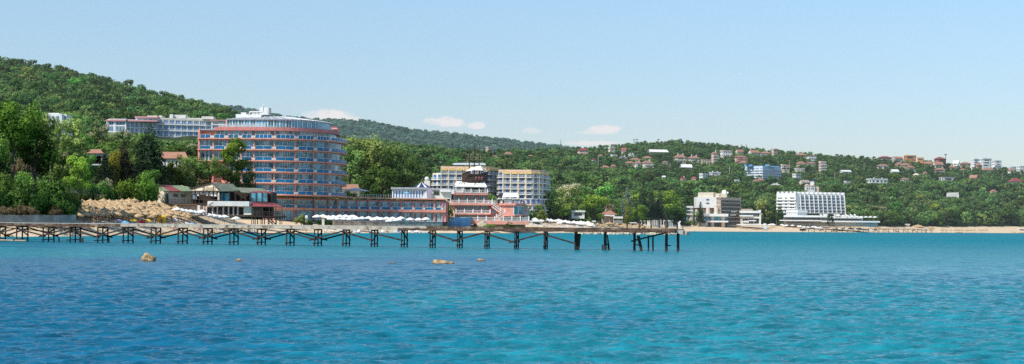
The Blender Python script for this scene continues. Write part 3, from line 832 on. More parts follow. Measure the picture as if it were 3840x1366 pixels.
# ------------------------------------------------------------------ round pink hotel
def round_hotel():
    D0 = 588.0
    base = P(1010, 825, D0); gz0 = base.z - .6
    root = thing('hotel', 'large round pink hotel with blue glass balconies and glazed rooftop storey', 'hotel', (base.x, base.y + 4, gz0))
    o = root.location
    zat = lambda py, px=1026: P(px, py, D0 + 2).z
    # tower plan: straight front, then a quarter oval turning away to the right
    x0 = P(742, HY, 591).x; x1 = P(1020, HY, D0).x
    pts = [(x0, 590.5), ((x0 + x1) / 2, 589), (x1 - 2, 588.05)]
    rx, ry = 22.6, 29.0
    for k in range(0, 27):
        a = R(k * 5.0)
        pts.append((x1 + rx * math.sin(a), 588 + ry * (1 - math.cos(a))))
    T = Path(pts)
    bays_px = [745, 798, 850, 902, 951, 1026, 1105, 1172, 1224, 1254]
    sb = [T.s_at_px(p) for p in bays_px]
    sb += [sb[-1] + 6.2, sb[-1] + 14, sb[-1] + 22]; sb = [s for s in sb if s < T.L - .5] + [T.L]
    zsl = [zat(y) for y in (733.6, 690, 649, 607.5, 566, 525)]
    ztop = zat(487)
    # wing plan
    Wp = path_px([(985, 591), (1026, 592), (1101, 597), (1176, 607), (1229, 616), (1261, 621), (1299, 626), (1337, 631), (1379, 635), (1421, 638.5), (1463, 641), (1505, 643), (1548, 644.5), (1587, 645.5), (1629, 646), (1672, 646)])
    wpx = [1026, 1101, 1176, 1229, 1261, 1299, 1337, 1379, 1421, 1463, 1505, 1548, 1587, 1629, 1658, 1672]
    ws = [Wp.s_at_px(p) for p in wpx]; ws[-1] = Wp.L
    zw = [zat(826), zat(783), zat(741)]
    # --- core and walls
    mb = MB(o)
    for j in range(6):
        zt = zsl[j + 1] if j < 5 else ztop
        inner = 0 if j < 5 else -2.2
        mb.band(T, 0.01, T.L, inner - 1.2, inner - .5, zsl[j], zt)
        for s in sb[:-1]:
            mb.band(T, max(0, s - .2), min(T.L, s + .2), inner - .5, inner + .02 + (.45 if j < 5 else 0), zsl[j] + .02, zt - .02)
        if j < 5: mb.band(T, 0.02, T.L, inner - .5, inner - .1, zt - .34, zt - .01)
    # left end wall and back
    p0 = pts[0]
    mb.box(p0[0] - .15, p0[0] + .55, p0[1] + .2, p0[1] + 30, zw[0], ztop)
    mb.build('wall', M['pink'], root)
    mb = MB(o)
    for j in range(2):
        zt = zw[j + 1]
        mb.band(Wp, .01, Wp.L, -1.2, -.5, zw[j], zt)
        for s in ws:
            mb.band(Wp, max(0, s - .28), min(Wp.L, s + .28), -.5, .35, zw[j] + .02, zt - .02)
        mb.band(Wp, .02, Wp.L, -.5, -.1, zt - .5, zt - .012)
    e, en = Wp.at(Wp.L)
    mb.box(e[0] - .3, e[0] + .3, e[1] + .3, e[1] + 26, zw[0], zw[2])
    mb.build('wing_wall', M['pink_dark'], root)  # darker pink carries the shade on the wing front
    # --- slabs, one per storey
    for j, z in enumerate(zsl):
        m2 = MB(o)
        out = 1.5
        if j == 0:
            m2.band(Wp, 0, Wp.L, -1.4, 1.25, z - .1, zat(730))        # broad parapet of the wing's terrace
            m2.build('terrace_parapet', M['pink'], root); m2 = MB(o)
        m2.band(T, 0, T.L, -1.3, out, z + .04, z + .42)
        m2.build('balcony_slab', M['pink'], root)
    m2 = MB(o); m2.band(Wp, 0, Wp.L, -1.3, 1.3, zw[1] - .35, zw[1] + .55); m2.build('balcony_slab', M['pink'], root)
    m2 = MB(o); m2.band(T, sb[1], T.L, -3.4, -1.2, ztop - .35, zat(477.5)); m2.build('roof_parapet', M['pink_dark'], root)
    # --- floors filling the plan, and the terrace
    def fill(path, o_in, z0, z1, name, m, extra=()):
        m2 = MB(o); q = path.off(o_in) if o_in else path
        ring = [tuple(p) + (z0,) for p in q.p] + [e + (z0,) for e in extra]
        m2.slab(ring[::-1], (0, 0, z1 - z0)); m2.build(name, m, root)
    fill(T, -1.25, ztop - .3, ztop + .2, 'roof', M['grey_roof'], ((x0 + 2, 640.0),))
    fill(Wp, -1.25, zw[2] - .3, zw[2] + .2, 'terrace_floor', M['concrete_l'], ((e[0], e[1] + 26), (P(985, HY, 591).x, 668.0)))
    # --- windows
    for j in range(6):
        zt = (zsl[j + 1] if j < 5 else ztop) - .3
        for i in range(len(sb) - 1):
            if j < 4 and i < 2 and not (j > 2): continue           # wholly behind the big trees
            if sb[i] > T.s_at_px(1254) + 8: continue
            inner = 0 if j < 5 else -2.2
            if j == 5 and i == 0: continue
            make_window(root, o, T, sb[i] + .23, sb[i + 1] - .23, zsl[j] + .45, zt, M['white_frame'], M['teal_glass'], mull=3 if 3 < i < 8 else 2, door=.5 if i % 2 else .55, dep=(inner - .34, inner - .28), bw=.11, curtain=True)
    for j in range(2):
        for i in range(len(ws) - 1):
            make_window(root, o, Wp, ws[i] + .32, ws[i + 1] - .32, zw[j] + (.6 if j else .1), zw[j + 1] - .55, M['white_frame'], M['teal_glass'], mull=3 if i < 3 else 1, door=.5, bw=.12, curtain=True)
    # --- balconies: rail and planter per bay
    rs = random.Random(8)
    for j in range(6):
        for i in range(len(sb) - 1):
            if j < 4 and i < 2: continue
            if sb[i] > T.s_at_px(1254) + 8: continue
            make_rail(root, o, T, sb[i] + .75, sb[i + 1] - .75, zsl[j] + .42, 1.3 if j < 5 else 1.45, 1.42, M['blue_rail'], M['white_frame'], posts=1.5 if j == 5 else 2.6, pw=.06 if j == 5 else .03, top=.07)
            m2 = MB(o); s = sb[i + 1]
            if i + 1 < len(sb) - 1:
                m2.band(T, s - .72, s + .72, .75, 1.56, zsl[j] + .44, zsl[j] + 1.35); m2.build('planter', M['pale_pink'], root)
    for i in range(len(ws) - 1):
        make_rail(root, o, Wp, ws[i] + .55, ws[i + 1] - .55, zw[1] + .55, 1.15, 1.24, M['blue_rail'], M['white_frame'], posts=2.6, pw=.03, top=.06)
        m2 = MB(o); s = ws[i + 1]
        if i + 1 < len(ws) - 1:
            m2.band(Wp, s - .5, s + .5, .7, 1.4, zw[1] + .57, zw[1] + 1.45); m2.build('planter', M['pale_pink'], root)
    # --- glazed rooftop restaurant
    Q = T.off(-4.6); qs = [Q.s_at_px(846), Q.s_at_px(1226) + 12]; qs[1] = min(qs[1], Q.L)
    zq0, zq1 = zat(477.5), zat(448.5)
    n = 26
    for k in range(n):
        a = qs[0] + (qs[1] - qs[0]) * k / n; b = qs[0] + (qs[1] - qs[0]) * (k + 1) / n
        make_window(root, o, Q, a, b, zq0 + .05, zq1, M['white_frame'], M['cyan_glass'] if k > 13 else M['teal_glass'], mull=1, door=None, bw=.16, dep=(-.1, -.04), name='rooftop_window')
    m2 = MB(o)
    for k in range(0, n + 1, 4):
        s = qs[0] + (qs[1] - qs[0]) * k / n
        m2.band(Q, max(0, s - .5), min(Q.L, s + .5), -1.2, -.3, zq0, zq1)
    m2.build('rooftop_column', M['pink_dark'], root)
    make_rail(root, o, T.off(-3.2), T.s_at_px(808), T.s_at_px(985), zq0, 1.25, 0, M['pale_rail'], M['white_frame'], name='rooftop_railing')
    # roof: shallow glazed dome with white ribs
    m2 = MB(o); ring = []
    QQ = Q.off(.55)
    for k in range(41):
        p, nn = QQ.at(qs[0] + (QQ.L - qs[0]) * k / 40); ring.append((p[0], p[1]))
    xb = ring[0][0]; ring2 = ring + [(xb, 628.0)]
    cx, cy = x1 - 6, 612.0; zr = zat(427)
    V = [(x, y, zq1) for x, y in ring2] + [(x, y, zq1 + .3) for x, y in ring2] + [(cx + (x - cx) * .42, cy + (y - cy) * .35, zr) for x, y in ring2]
    nn = len(ring2); fs = []
    for i in range(nn):
        k = (i + 1) % nn
        fs += [(i, k, nn + k, nn + i), (nn + i, nn + k, 2 * nn + k, 2 * nn + i)]
    fs += [tuple(range(nn - 1, -1, -1)), tuple(range(2 * nn, 3 * nn))]
    m2.add(V, fs); dome = m2.build('rooftop_roof', M['grey_roof'], root)
    m2 = MB(o)
    for k in range(2, nn - 1, 2):
        a = Vector(V[nn + k]); b = Vector(V[2 * nn + k]); m2.bar(a + Vector((0, 0, .08)), b + Vector((0, 0, .12)), .22, .12)
    m2.build('roof_rib', M['white_frame'], dome)
    # plant boxes on the roof
    def rb(px0, px1, py0, py1, d, dep, name, m):
        m2 = MB(o); m2.pbox(px0, px1, py0, py1, d, dep); return m2.build(name, m, root)
    rb(884, 979, 429, 446, 600, 6, 'plant_room', M['white'])
    rb(973, 1009.5, 403.5, 431, 604, 5, 'lift_tower', M['white'])
    rb(1004, 1010, 405, 428, 603.9, 4, 'louvre', M['concrete_l'])
    rb(904, 922, 422, 429.4, 601, 3, 'air_unit', M['white_old'])
    rb(946, 954, 423, 429.4, 601, 2, 'air_unit', M['metal_w']); rb(958, 968, 423, 429.4, 601, 2, 'air_unit', M['metal_w'])
    m2 = MB(o)
    m2.tube([P(936, 428, 600), P(937, 421, 600), P(950, 420, 600), P(984, 420, 600), P(987, 417, 600), P(987, 398, 600), P(988, 393, 600), P(991, 396, 600)], .32, 8)
    m2.build('flue_pipe', M['white_old'], root)
    return root
round_hotel()

# ------------------------------------------------------------------ generic storeyed block
def block(root, path, sb, zs, wall, frame, pane, slabm=None, slab_out=1.3, slab_th=.28, rail=None, railm=None, rail_h=1.0, mull=2, bw=.16, skip=None, col=.6, depth=14, win_in=(.0, .55), top=1.0, dep=(-.34, -.28), sb_rail=True, roofm=None, fins=None, wname='window'):
    o = root.location
    mb = MB(o)
    mb.band(path, 0.01, path.L, -1.1, -.45, zs[0], zs[-1] + top)
    for s in sb:
        mb.band(path, max(0, s - col / 2), min(path.L, s + col / 2), -.45, .02, zs[0], zs[-1] - .01)
    for j in range(len(zs) - 1):
        mb.band(path, 0.02, path.L - .01, -.45, -.05, zs[j + 1] - win_in[1], zs[j + 1] - .005)
    mb.band(path, .01, path.L, -1.0, .05, zs[-1], zs[-1] + top)
    a, an = path.at(0); b, bn = path.at(path.L)
    mb.slab([(a[0] - an[0] * .4, a[1] - an[1] * .4, zs[0]), (a[0] - an[0] * depth, a[1] - an[1] * depth, zs[0]), (a[0] - an[0] * depth + .5, a[1] - an[1] * depth, zs[0]), (a[0] - an[0] * .4 + .5, a[1] - an[1] * .4, zs[0])], (0, 0, zs[-1] + top - zs[0] - .01))
    mb.slab([(b[0] - bn[0] * .4, b[1] - bn[1] * .4, zs[0]), (b[0] - bn[0] * .4 - .5, b[1] - bn[1] * .4, zs[0]), (b[0] - bn[0] * depth - .5, b[1] - bn[1] * depth, zs[0]), (b[0] - bn[0] * depth, b[1] - bn[1] * depth, zs[0])], (0, 0, zs[-1] + top - zs[0] - .01))
    mb.build('wall', wall, root)
    m2 = MB(o); ring = [tuple(p - n * .6) for p, n in zip(path.p, path.n)] + [tuple(b - bn * depth), tuple(a - an * depth)]
    m2.slab([(x, y, zs[-1] + top - .5) for x, y in ring][::-1], (0, 0, .35)); m2.build('roof', roofm or M['grey_roof'], root)
    for j in range(len(zs) - 1):
        for i in range(len(sb) - 1):
            if skip and skip(j, i): continue
            make_window(root, o, path, sb[i] + col / 2 + .02, sb[i + 1] - col / 2 - .02, zs[j] + win_in[0], zs[j + 1] - win_in[1], frame, pane, mull=mull, bw=bw, dep=dep, name=wname)
        if slabm and j > 0:
            m2 = MB(o); m2.band(path, 0, path.L, -.44, slab_out, zs[j] - slab_th, zs[j] + .03); m2.build('balcony_slab', slabm, root)
            if rail:
                make_rail(root, o, path, .05, path.L - .05, zs[j] + .03, rail_h, slab_out - .1, rail, railm, posts=2.0, top=.12)
    return root

# long white hotel up the slope at left
M['thin_rail'] = mat('clear_balcony_glass', (.45, .60, .70), .2, .1, .8, spec=.4, alpha=.16)
M['mauve'] = mat('mauve_render', (.58, .30, .31), .8, .12, .5)
def white_hotel():
    b = P(600, 560, 1000)
    root = thing('hotel', 'long white hotel with blue windows and rose roof bands above the trees at left', 'hotel', b)
    zz = lambda py, px=620, d=1000: P(px, py, d).z
    # main five-storey front
    p = path_px([(585, 1000), (790, 1010)])
    block(root, p, [p.L * k / 9 for k in range(10)], [zz(y) for y in (560, 535.5, 511.5, 488.5, 465, 448)], M['cream_w'], M['white_frame'], M['blue_glass'], M['white'], .7, .5, M['thin_rail'], M['white_frame'], 1.1, mull=2, bw=.2, top=1.0, col=.5, win_in=(.1, .42))
    p = path_px([(790, 1003), (845, 1003)])
    block(root, p, [0, p.L / 2, p.L], [zz(y) for y in (560, 535, 510, 486, 464, 453)], M['white'], M['white_frame'], M['blue_glass'], M['white'], 1.0, .5, M['thin_rail'], M['white_frame'], 1.1, mull=2, bw=.3, top=.9, col=1.0)
    p = path_px([(468, 986), (586, 994)])
    block(root, p, [p.L * k / 7 for k in range(8)], [zz(y) for y in (560, 534, 508, 484, 458)], M['white'], M['white_frame'], M['blue_glass'], M['white'], .6, .5, M['thin_rail'], M['white_frame'], 1.1, mull=2, bw=.2, top=.6, col=.55, win_in=(.1, .42))
    p = path_px([(396, 992), (410, 984), (470, 984)])
    block(root, p, [0, p.L * .3, p.L * .62, p.L], [zz(y) for y in (560, 530, 500, 478, 456)], M['white'], M['white_frame'], M['blue_glass'], None, mull=2, bw=.3, top=.4, col=1.4)
    p = path_px([(505, 1004), (512, 998), (590, 999)])
    block(root, p, [p.L * k / 6 for k in range(7)], [zz(460), zz(443)], M['white'], M['white_frame'], M['blue_glass'], None, mull=1, bw=.3, top=.5, col=.8)
    o = root.location
    for px0, px1, py0, py1, d in ((396, 471, 449, 455, 983), (470, 590, 451, 456, 985), (505, 592, 437, 442, 996), (789, 846, 449, 453, 1001)):
        m2 = MB(o); m2.pbox(px0, px1, py0, py1, d, 12); m2.build('roof_band', M['mauve'], root)
    for px0, px1, py0, py1, d in ((552, 588, 434, 441, 1004), (636, 648, 429, 444, 1006), (648, 696, 431, 444, 1010), (596, 607, 434, 443, 1006), (756, 800, 437, 447, 1006), (700, 755, 443, 446, 1008)):
        m2 = MB(o); m2.pbox(px0, px1, py0, py1, d, 8); m2.build('roof_plant', M['white_old'], root)
white_hotel()

# cream twin hotel blocks behind the ship restaurant
M['clear_rail'] = mat('clear_glass_balustrade', (.55, .62, .66), .2, .1, .8, spec=.4, alpha=.2)
def cream_hotel():
    d0 = 850.0
    b = P(1740, 770, d0)
    root = thing('hotel', 'cream balcony hotel with yellow awnings and blue glazed corner behind the ship', 'hotel', b)
    z = lambda py, px=1750, d=d0: P(px, py, d).z
    p = path_px([(1651, 852), (1800, 852), (1830, 855), (1852, 862), (1868, 872), (1876, 884)])
    s_end = p.s_at_px(1828)
    pitch = 28.0 * d0 / F
    sb = [0.0]
    while sb[-1] + pitch < s_end + 1: sb.append(sb[-1] + pitch)
    rest = (p.L - sb[-1]); sb += [sb[-1] + rest * k / 4 for k in (1, 2, 3, 4)]
    zs = [z(y) for y in (760, 738, 716, 694, 672.5, 651.5, 631)]
    block(root, p, sb, zs, M['sand_stone'], M['dark_frame'], M['blue_glass'], M['cream_w'], .95, .42, M['clear_rail'], M['white_frame'], 1.0, mull=1, bw=.12, top=1.0, col=1.9, win_in=(.05, .5), skip=lambda j, i: j < 1)
    p2 = path_px([(1621, 858), (1655, 853)])
    block(root, p2, [0, p2.L * .5, p2.L], zs[:6], M['cream_w'], M['dark_frame'], M['blue_glass'], M['cream_w'], 1.2, .4, M['clear_rail'], M['white_frame'], 1.0, mull=1, bw=.12, top=.4, col=1.2)
    o = root.location
    for k in range(7):
        m2 = MB(o); a = sb[k] + .5; m2.band(p, a, a + pitch - 1.0, -.1, .95, zs[-1] - 1.3, zs[-1] - .15); m2.build('awning', M['yellow'], root)
    m2 = MB(o); m2.band(p, p.s_at_px(1826), p.L, -.1, 1.0, zs[-1] - .9, zs[-1] - .1); m2.build('awning', M['yellow'], root)
    for k in range(10):
        m2 = MB(o); s = .2 + k * pitch / 1.0
        if s < s_end: m2.band(p, s - .16, s + .16, .05, .9, zs[1], zs[-1] - .2); m2.build('balcony_fin', M['white'], root)
    m2 = MB(o); m2.slab([P(1697, 615, 858), P(1822, 616, 858), P(1815, 612, 868), P(1706, 611.5, 868)], (0, 0, -.5))
    for q in range(1706, 1822, 9): m2.bar(P(q, 614, 860), P(q, 622, 860), .25)
    m2.build('roof_pergola', M['metal_w'], root)
cream_hotel()
def cream_hotel_right():
    b = P(1960, 802, 845)
    root = thing('hotel', 'cream curved hotel with orange awnings above a pink arcaded base', 'hotel', b)
    z = lambda py, px=1960, d=846: P(px, py, d).z
    p = path_px([(1868, 852), (1880, 847), (1990, 845), (2020, 848), (2040, 855), (2052, 864), (2058, 876)])
    pitch = 27.5 * 845 / F; s0 = p.s_at_px(1888)
    sb = [0.0, s0]
    while sb[-1] + pitch < p.s_at_px(2030): sb.append(sb[-1] + pitch)
    rest = p.L - sb[-1]; sb += [sb[-1] + rest * k / 3 for k in (1, 2, 3)]
    zs = [z(y) for y in (765, 743.5, 729, 708, 684.5, 664.5, 643)]
    zs = [z(y) for y in (745, 728.5, 708, 686, 664.5, 644)]
    block(root, p, sb, zs, M['sand_stone'], M['dark_frame'], M['blue_glass'], M['cream_w'], .9, .42, M['clear_rail'], M['white_frame'], 1.0, mull=1, bw=.12, top=1.0, col=1.8, win_in=(.05, .5))
    o = root.location
    for k in range(1, len(sb) - 2):
        m2 = MB(o); m2.band(p, sb[k] + .5, sb[k + 1] - .5, -.1, .9, zs[-1] - 1.3, zs[-1] - .2); m2.build('awning', M['yellow'], root)
    for k in range(1, len(sb) - 1):
        m2 = MB(o); m2.band(p, sb[k] - .2, sb[k] + .2, .04, .85, zs[0], zs[-1] - .2); m2.build('balcony_fin', M['cream_w'], root)
    m2 = MB(o); m2.band(p, 0, p.L, -.44, 1.7, zs[0] - .45, zs[0]); m2.build('balcony_slab', M['white'], root)
    # pink arcaded storeys
    q = path_px([(1905, 846), (1990, 843.5), (2022, 846), (2044, 854), (2058, 866), (2063, 880)])
    m2 = MB(o); m2.band(q, 0, q.L, -1.2, -.1, z(770), z(745)); m2.band(q, 0, q.L, -1.3, .5, z(771), z(768)); m2.build('arcade_wall', M['pale_pink'], root)
    n = 17
    for k in range(n):
        a = q.L * (k + .25) / n; c = q.L * (k + .75) / n
        m2 = MB(o); zt = z(753); zb = z(765); r = (c - a) / 2; V = [q.at(a), q.at(c)]
        prof = [(a, zb), (c, zb)] + [(a + r + r * math.cos(R(t)), zt + r * math.sin(R(t)) * 1.3) for t in range(0, 181, 30)]
        pts = []
        for s, zz in prof:
            pp, nn = q.at(s); pts.append((pp[0] + nn[0] * .02, pp[1] + nn[1] * .02, zz))
        nn = q.at((a + c) / 2)[1]
        m2.slab(pts, (-nn[0] * .1, -nn[1] * .1, 0)); m2.build('arched_window', M['blue_glass'], root)
    m2 = MB(o); m2.band(q, 0, q.L, -2.2, -1.6, z(806), z(771)); m2.build('ground_wall', M['tan'], root)
    for k in range(9):
        s = q.L * k / 8
        m2 = MB(o); m2.band(q, max(0, s - .45), min(q.L, s + .45), -.5, .4, z(806), z(771)); m2.build('column', M['white'], root)
        if k < 8: make_window(root, o, q, s + .6, s + q.L / 8 - .6, z(803), z(775), M['white_frame'], M['blue_glass'], mull=2, dep=(-1.5, -1.4))
    m2 = MB(o); m2.band(q, 0, q.L, -.8, .9, z(790), z(786)); m2.build('balcony_slab', M['white'], root)
cream_hotel_right()
# ------------------------------------------------------------------ terrace pavilion and things on the wing's terrace
def wins(root, o, px0, px1, py0, py1, d, n, fm, pm, bw=.16, name='window', mull=0):
    """row of n windows on a front standing square to the sea"""
    p = path_px([(px0, d), (px1, d)]); z0 = P((px0 + px1) / 2, py1, d).z; z1 = P((px0 + px1) / 2, py0, d).z
    for k in range(n):
        make_window(root, o, p, p.L * k / n + .02, p.L * (k + 1) / n - .02, z0, z1, fm, pm, mull=mull, bw=bw, dep=(.02, .07), name=name)
def part(root, name, m, *boxes, label=None):
    mb = MB(root.location)
    for b in boxes: mb.pbox(*b)
    return mb.build(name, m, root, label=label)
def quadp(root, name, m, pts, th=.15, label=None, off=None):
    mb = MB(root.location); mb.slab([P(*p) for p in pts], off or (0, 0, -th)); return mb.build(name, m, root, label=label)

def balustrade(root, pts, h=1.0, step=.55, name='balustrade', m='white', post=3.2):
    """pts: world points along the foot of the rail"""
    mb = MB(root.location)
    for a, b in zip(pts, pts[1:]):
        a = Vector(a); b = Vector(b); Ls = (b - a).length; t = (b - a) / Ls; Z = Vector((0, 0, 1))
        mb.bar(a + Z * .1, b + Z * .1, .32, .2); mb.bar(a + Z * (h - .08), b + Z * (h - .08), .34, .16)
        n = max(1, int(Ls / step))
        for k in range(n):
            q = a + t * Ls * (k + .5) / n
            mb.lathe([(.07, .2), (.15, .2 + h * .22), (.06, h * .6), (.11, h - .16)], q, 6)
        n = max(1, int(Ls / post))
        for k in range(n + 1):
            q = a + t * Ls * k / n
            mb.box(q.x - .25, q.x + .25, q.y - .25, q.y + .25, q.z, q.z + h + .14)
            mb.lathe([(.1, h + .14), (.24, h + .3), (.2, h + .48), (.02, h + .6)], q, 8)
    return mb.build(name, M[m], root)

t = thing('pavilion', 'low white glazed terrace pavilion with flat grey roof on the pink hotel wing', 'pavilion', P(1535, 745, 655))
part(t, 'wall', M['white_old'], (1470, 1602, 712, 745, 656, 7))
wins(t, t.location, 1470, 1600, 713, 744, 655.8, 12, M['white_frame'], M['blue_glass'], .3)
part(t, 'roof', M['grey_roof'], (1466, 1606, 703, 711, 654.5, 10))
t = thing('rooftop_hall', 'cream flat roofed hall with one dark window beside the glazed terrace pavilion', 'hall', P(1640, 745, 658))
part(t, 'wall', M['cream_w'], (1602, 1690, 712, 745, 658, 9)); part(t, 'roof', M['concrete_l'], (1600, 1692, 707, 712.3, 657.5, 10))
wins(t, t.location, 1624, 1646, 718, 731, 657.9, 1, M['dark_frame'], M['dark_glass'])
part(t, 'parapet', M['white'], (1650, 1692, 712, 720, 656.5, 2))
part(t, 'roof_box', M['cream_w'], (1590, 1612, 678, 706, 668, 3))
mb = MB(t.location); mb.lathe([(.1, 0), (.8, .25), (1.0, .8), (.75, 1.5), (.1, 1.8)], P(1601, 679, 669), 12); mb.build('water_tank', M['white'], t, smooth=True)
t = thing('awning', 'navy pyramid tent with white stripes over the roof beside the terrace pavilion', 'tent', P(1582, 704, 662))
mb = MB(t.location); ap = P(1581, 684, 664)
cs = [P(1552, 702, 660), P(1618, 704, 660), P(1612, 703, 668), P(1556, 702, 668)]
for a, b in zip(cs, cs[1:] + cs[:1]): mb.slab([a, b, ap], (0, 0, .08))
mb.build('tent_canopy', M['canvas_n'], t)
mb = MB(t.location)
for q in (1566, 1597): mb.slab([P(q - 4, 703, 659.8), P(q + 4, 703, 659.8), ap + Vector((0, -.2, .1))], (0, -.05, .05))
mb.build('white_stripe', M['canvas'], t)
t = thing('draped_cloth', 'lilac and white canvas curtains hanging beside the glazed terrace pavilion', 'curtain', P(1600, 745, 653))
mb = MB(t.location); mb.slab([P(1602, 705, 653.5), P(1621, 705, 653.5), P(1617, 745, 653.5), P(1600, 745, 653.5)], (0, .1, 0)); mb.build('lilac_curtain', M['canvas_l'], t)
mb = MB(t.location); mb.slab([P(1600, 716, 653.4), P(1602, 744, 653.4), P(1582, 744, 653.2), P(1588, 726, 653.2)], (0, .1, 0)); mb.build('white_curtain', M['canvas'], t)

def parasol(px, py_top, py_base, w, d, m='canvas', label='', group=None, cat='parasol', pole_m='wood', name='parasol', sq=False, drop=.3):
    b = P(px, py_base, d); h = (py_base - py_top) * d / F; r = w * d / F / 2
    t = thing(name, label, cat, b, random.uniform(0, .7), group)
    mb = MB(); n = 4 if sq else 8
    mb.lathe([(r, h * (1 - drop)), (r * .98, h * (1 - drop) + .1), (r * .5, h - h * drop * .38), (.08, h)], n=n); mb.build('canopy', M[m], t)
    mb = MB(); mb.tube([(0, 0, 0), (0, 0, h - .1)], .05, 6); mb.build('pole', M[pole_m], t)
    return t
t = parasol(1335, 705, 742, 112, 632, 'canvas', 'very large square white parasol on the pink wing terrace beside the plane trees', pole_m='metal_w', sq=True, drop=.32)
t.rotation_euler = (0, 0, .785 - .2)
t = parasol(1525, 718, 745, 22, 653, 'canvas_b', 'small light blue parasol in front of the glazed terrace pavilion')
tr_ = thing('terrace_railing', 'thin grey tube railing along the pink wing terrace', 'railing', P(1380, 741, 640))
mb = MB(tr_.location); q = path_px([(1283, 624.5), (1299, 627), (1337, 632), (1379, 636), (1421, 639.5), (1466, 642)])
zt = P(1026, 730, 590).z
mb.band(q, 0, q.L, -.5, -.42, zt + 1.15, zt + 1.23)
for k in range(25): s = q.L * k / 24; mb.band(q, max(0, s - .06), min(q.L, s + .06), -.5, -.42, zt, zt + 1.15)
mb.build('rail', M['metal_w'], tr_)
t = thing('house', 'low house with orange tiled roof behind the wing between round hotel and plane trees', 'house', P(1310, 735, 668))
part(t, 'wall', M['cream'], (1270, 1345, 706, 738, 668, 8))
quadp(t, 'roof', M['terracotta'], [(1266, 708, 666), (1348, 708, 666), (1342, 691, 674), (1272, 691, 674)], .25)
# villas half hidden at the edge of the trees by the round hotel
t = thing('house', 'rose walled villa with red roof edge showing right of the round hotel top', 'house', P(1250, 500, 900))
part(t, 'wall', M['pale_pink'], (1229, 1266, 480, 508, 900, 9)); quadp(t, 'roof', M['red_roof'], [(1224, 487, 898), (1272, 487, 898), (1262, 475, 906), (1232, 475, 906)], .4)
wins(t, t.location, 1234, 1262, 489, 497, 899.9, 3, M['white_frame'], M['dark_glass'])

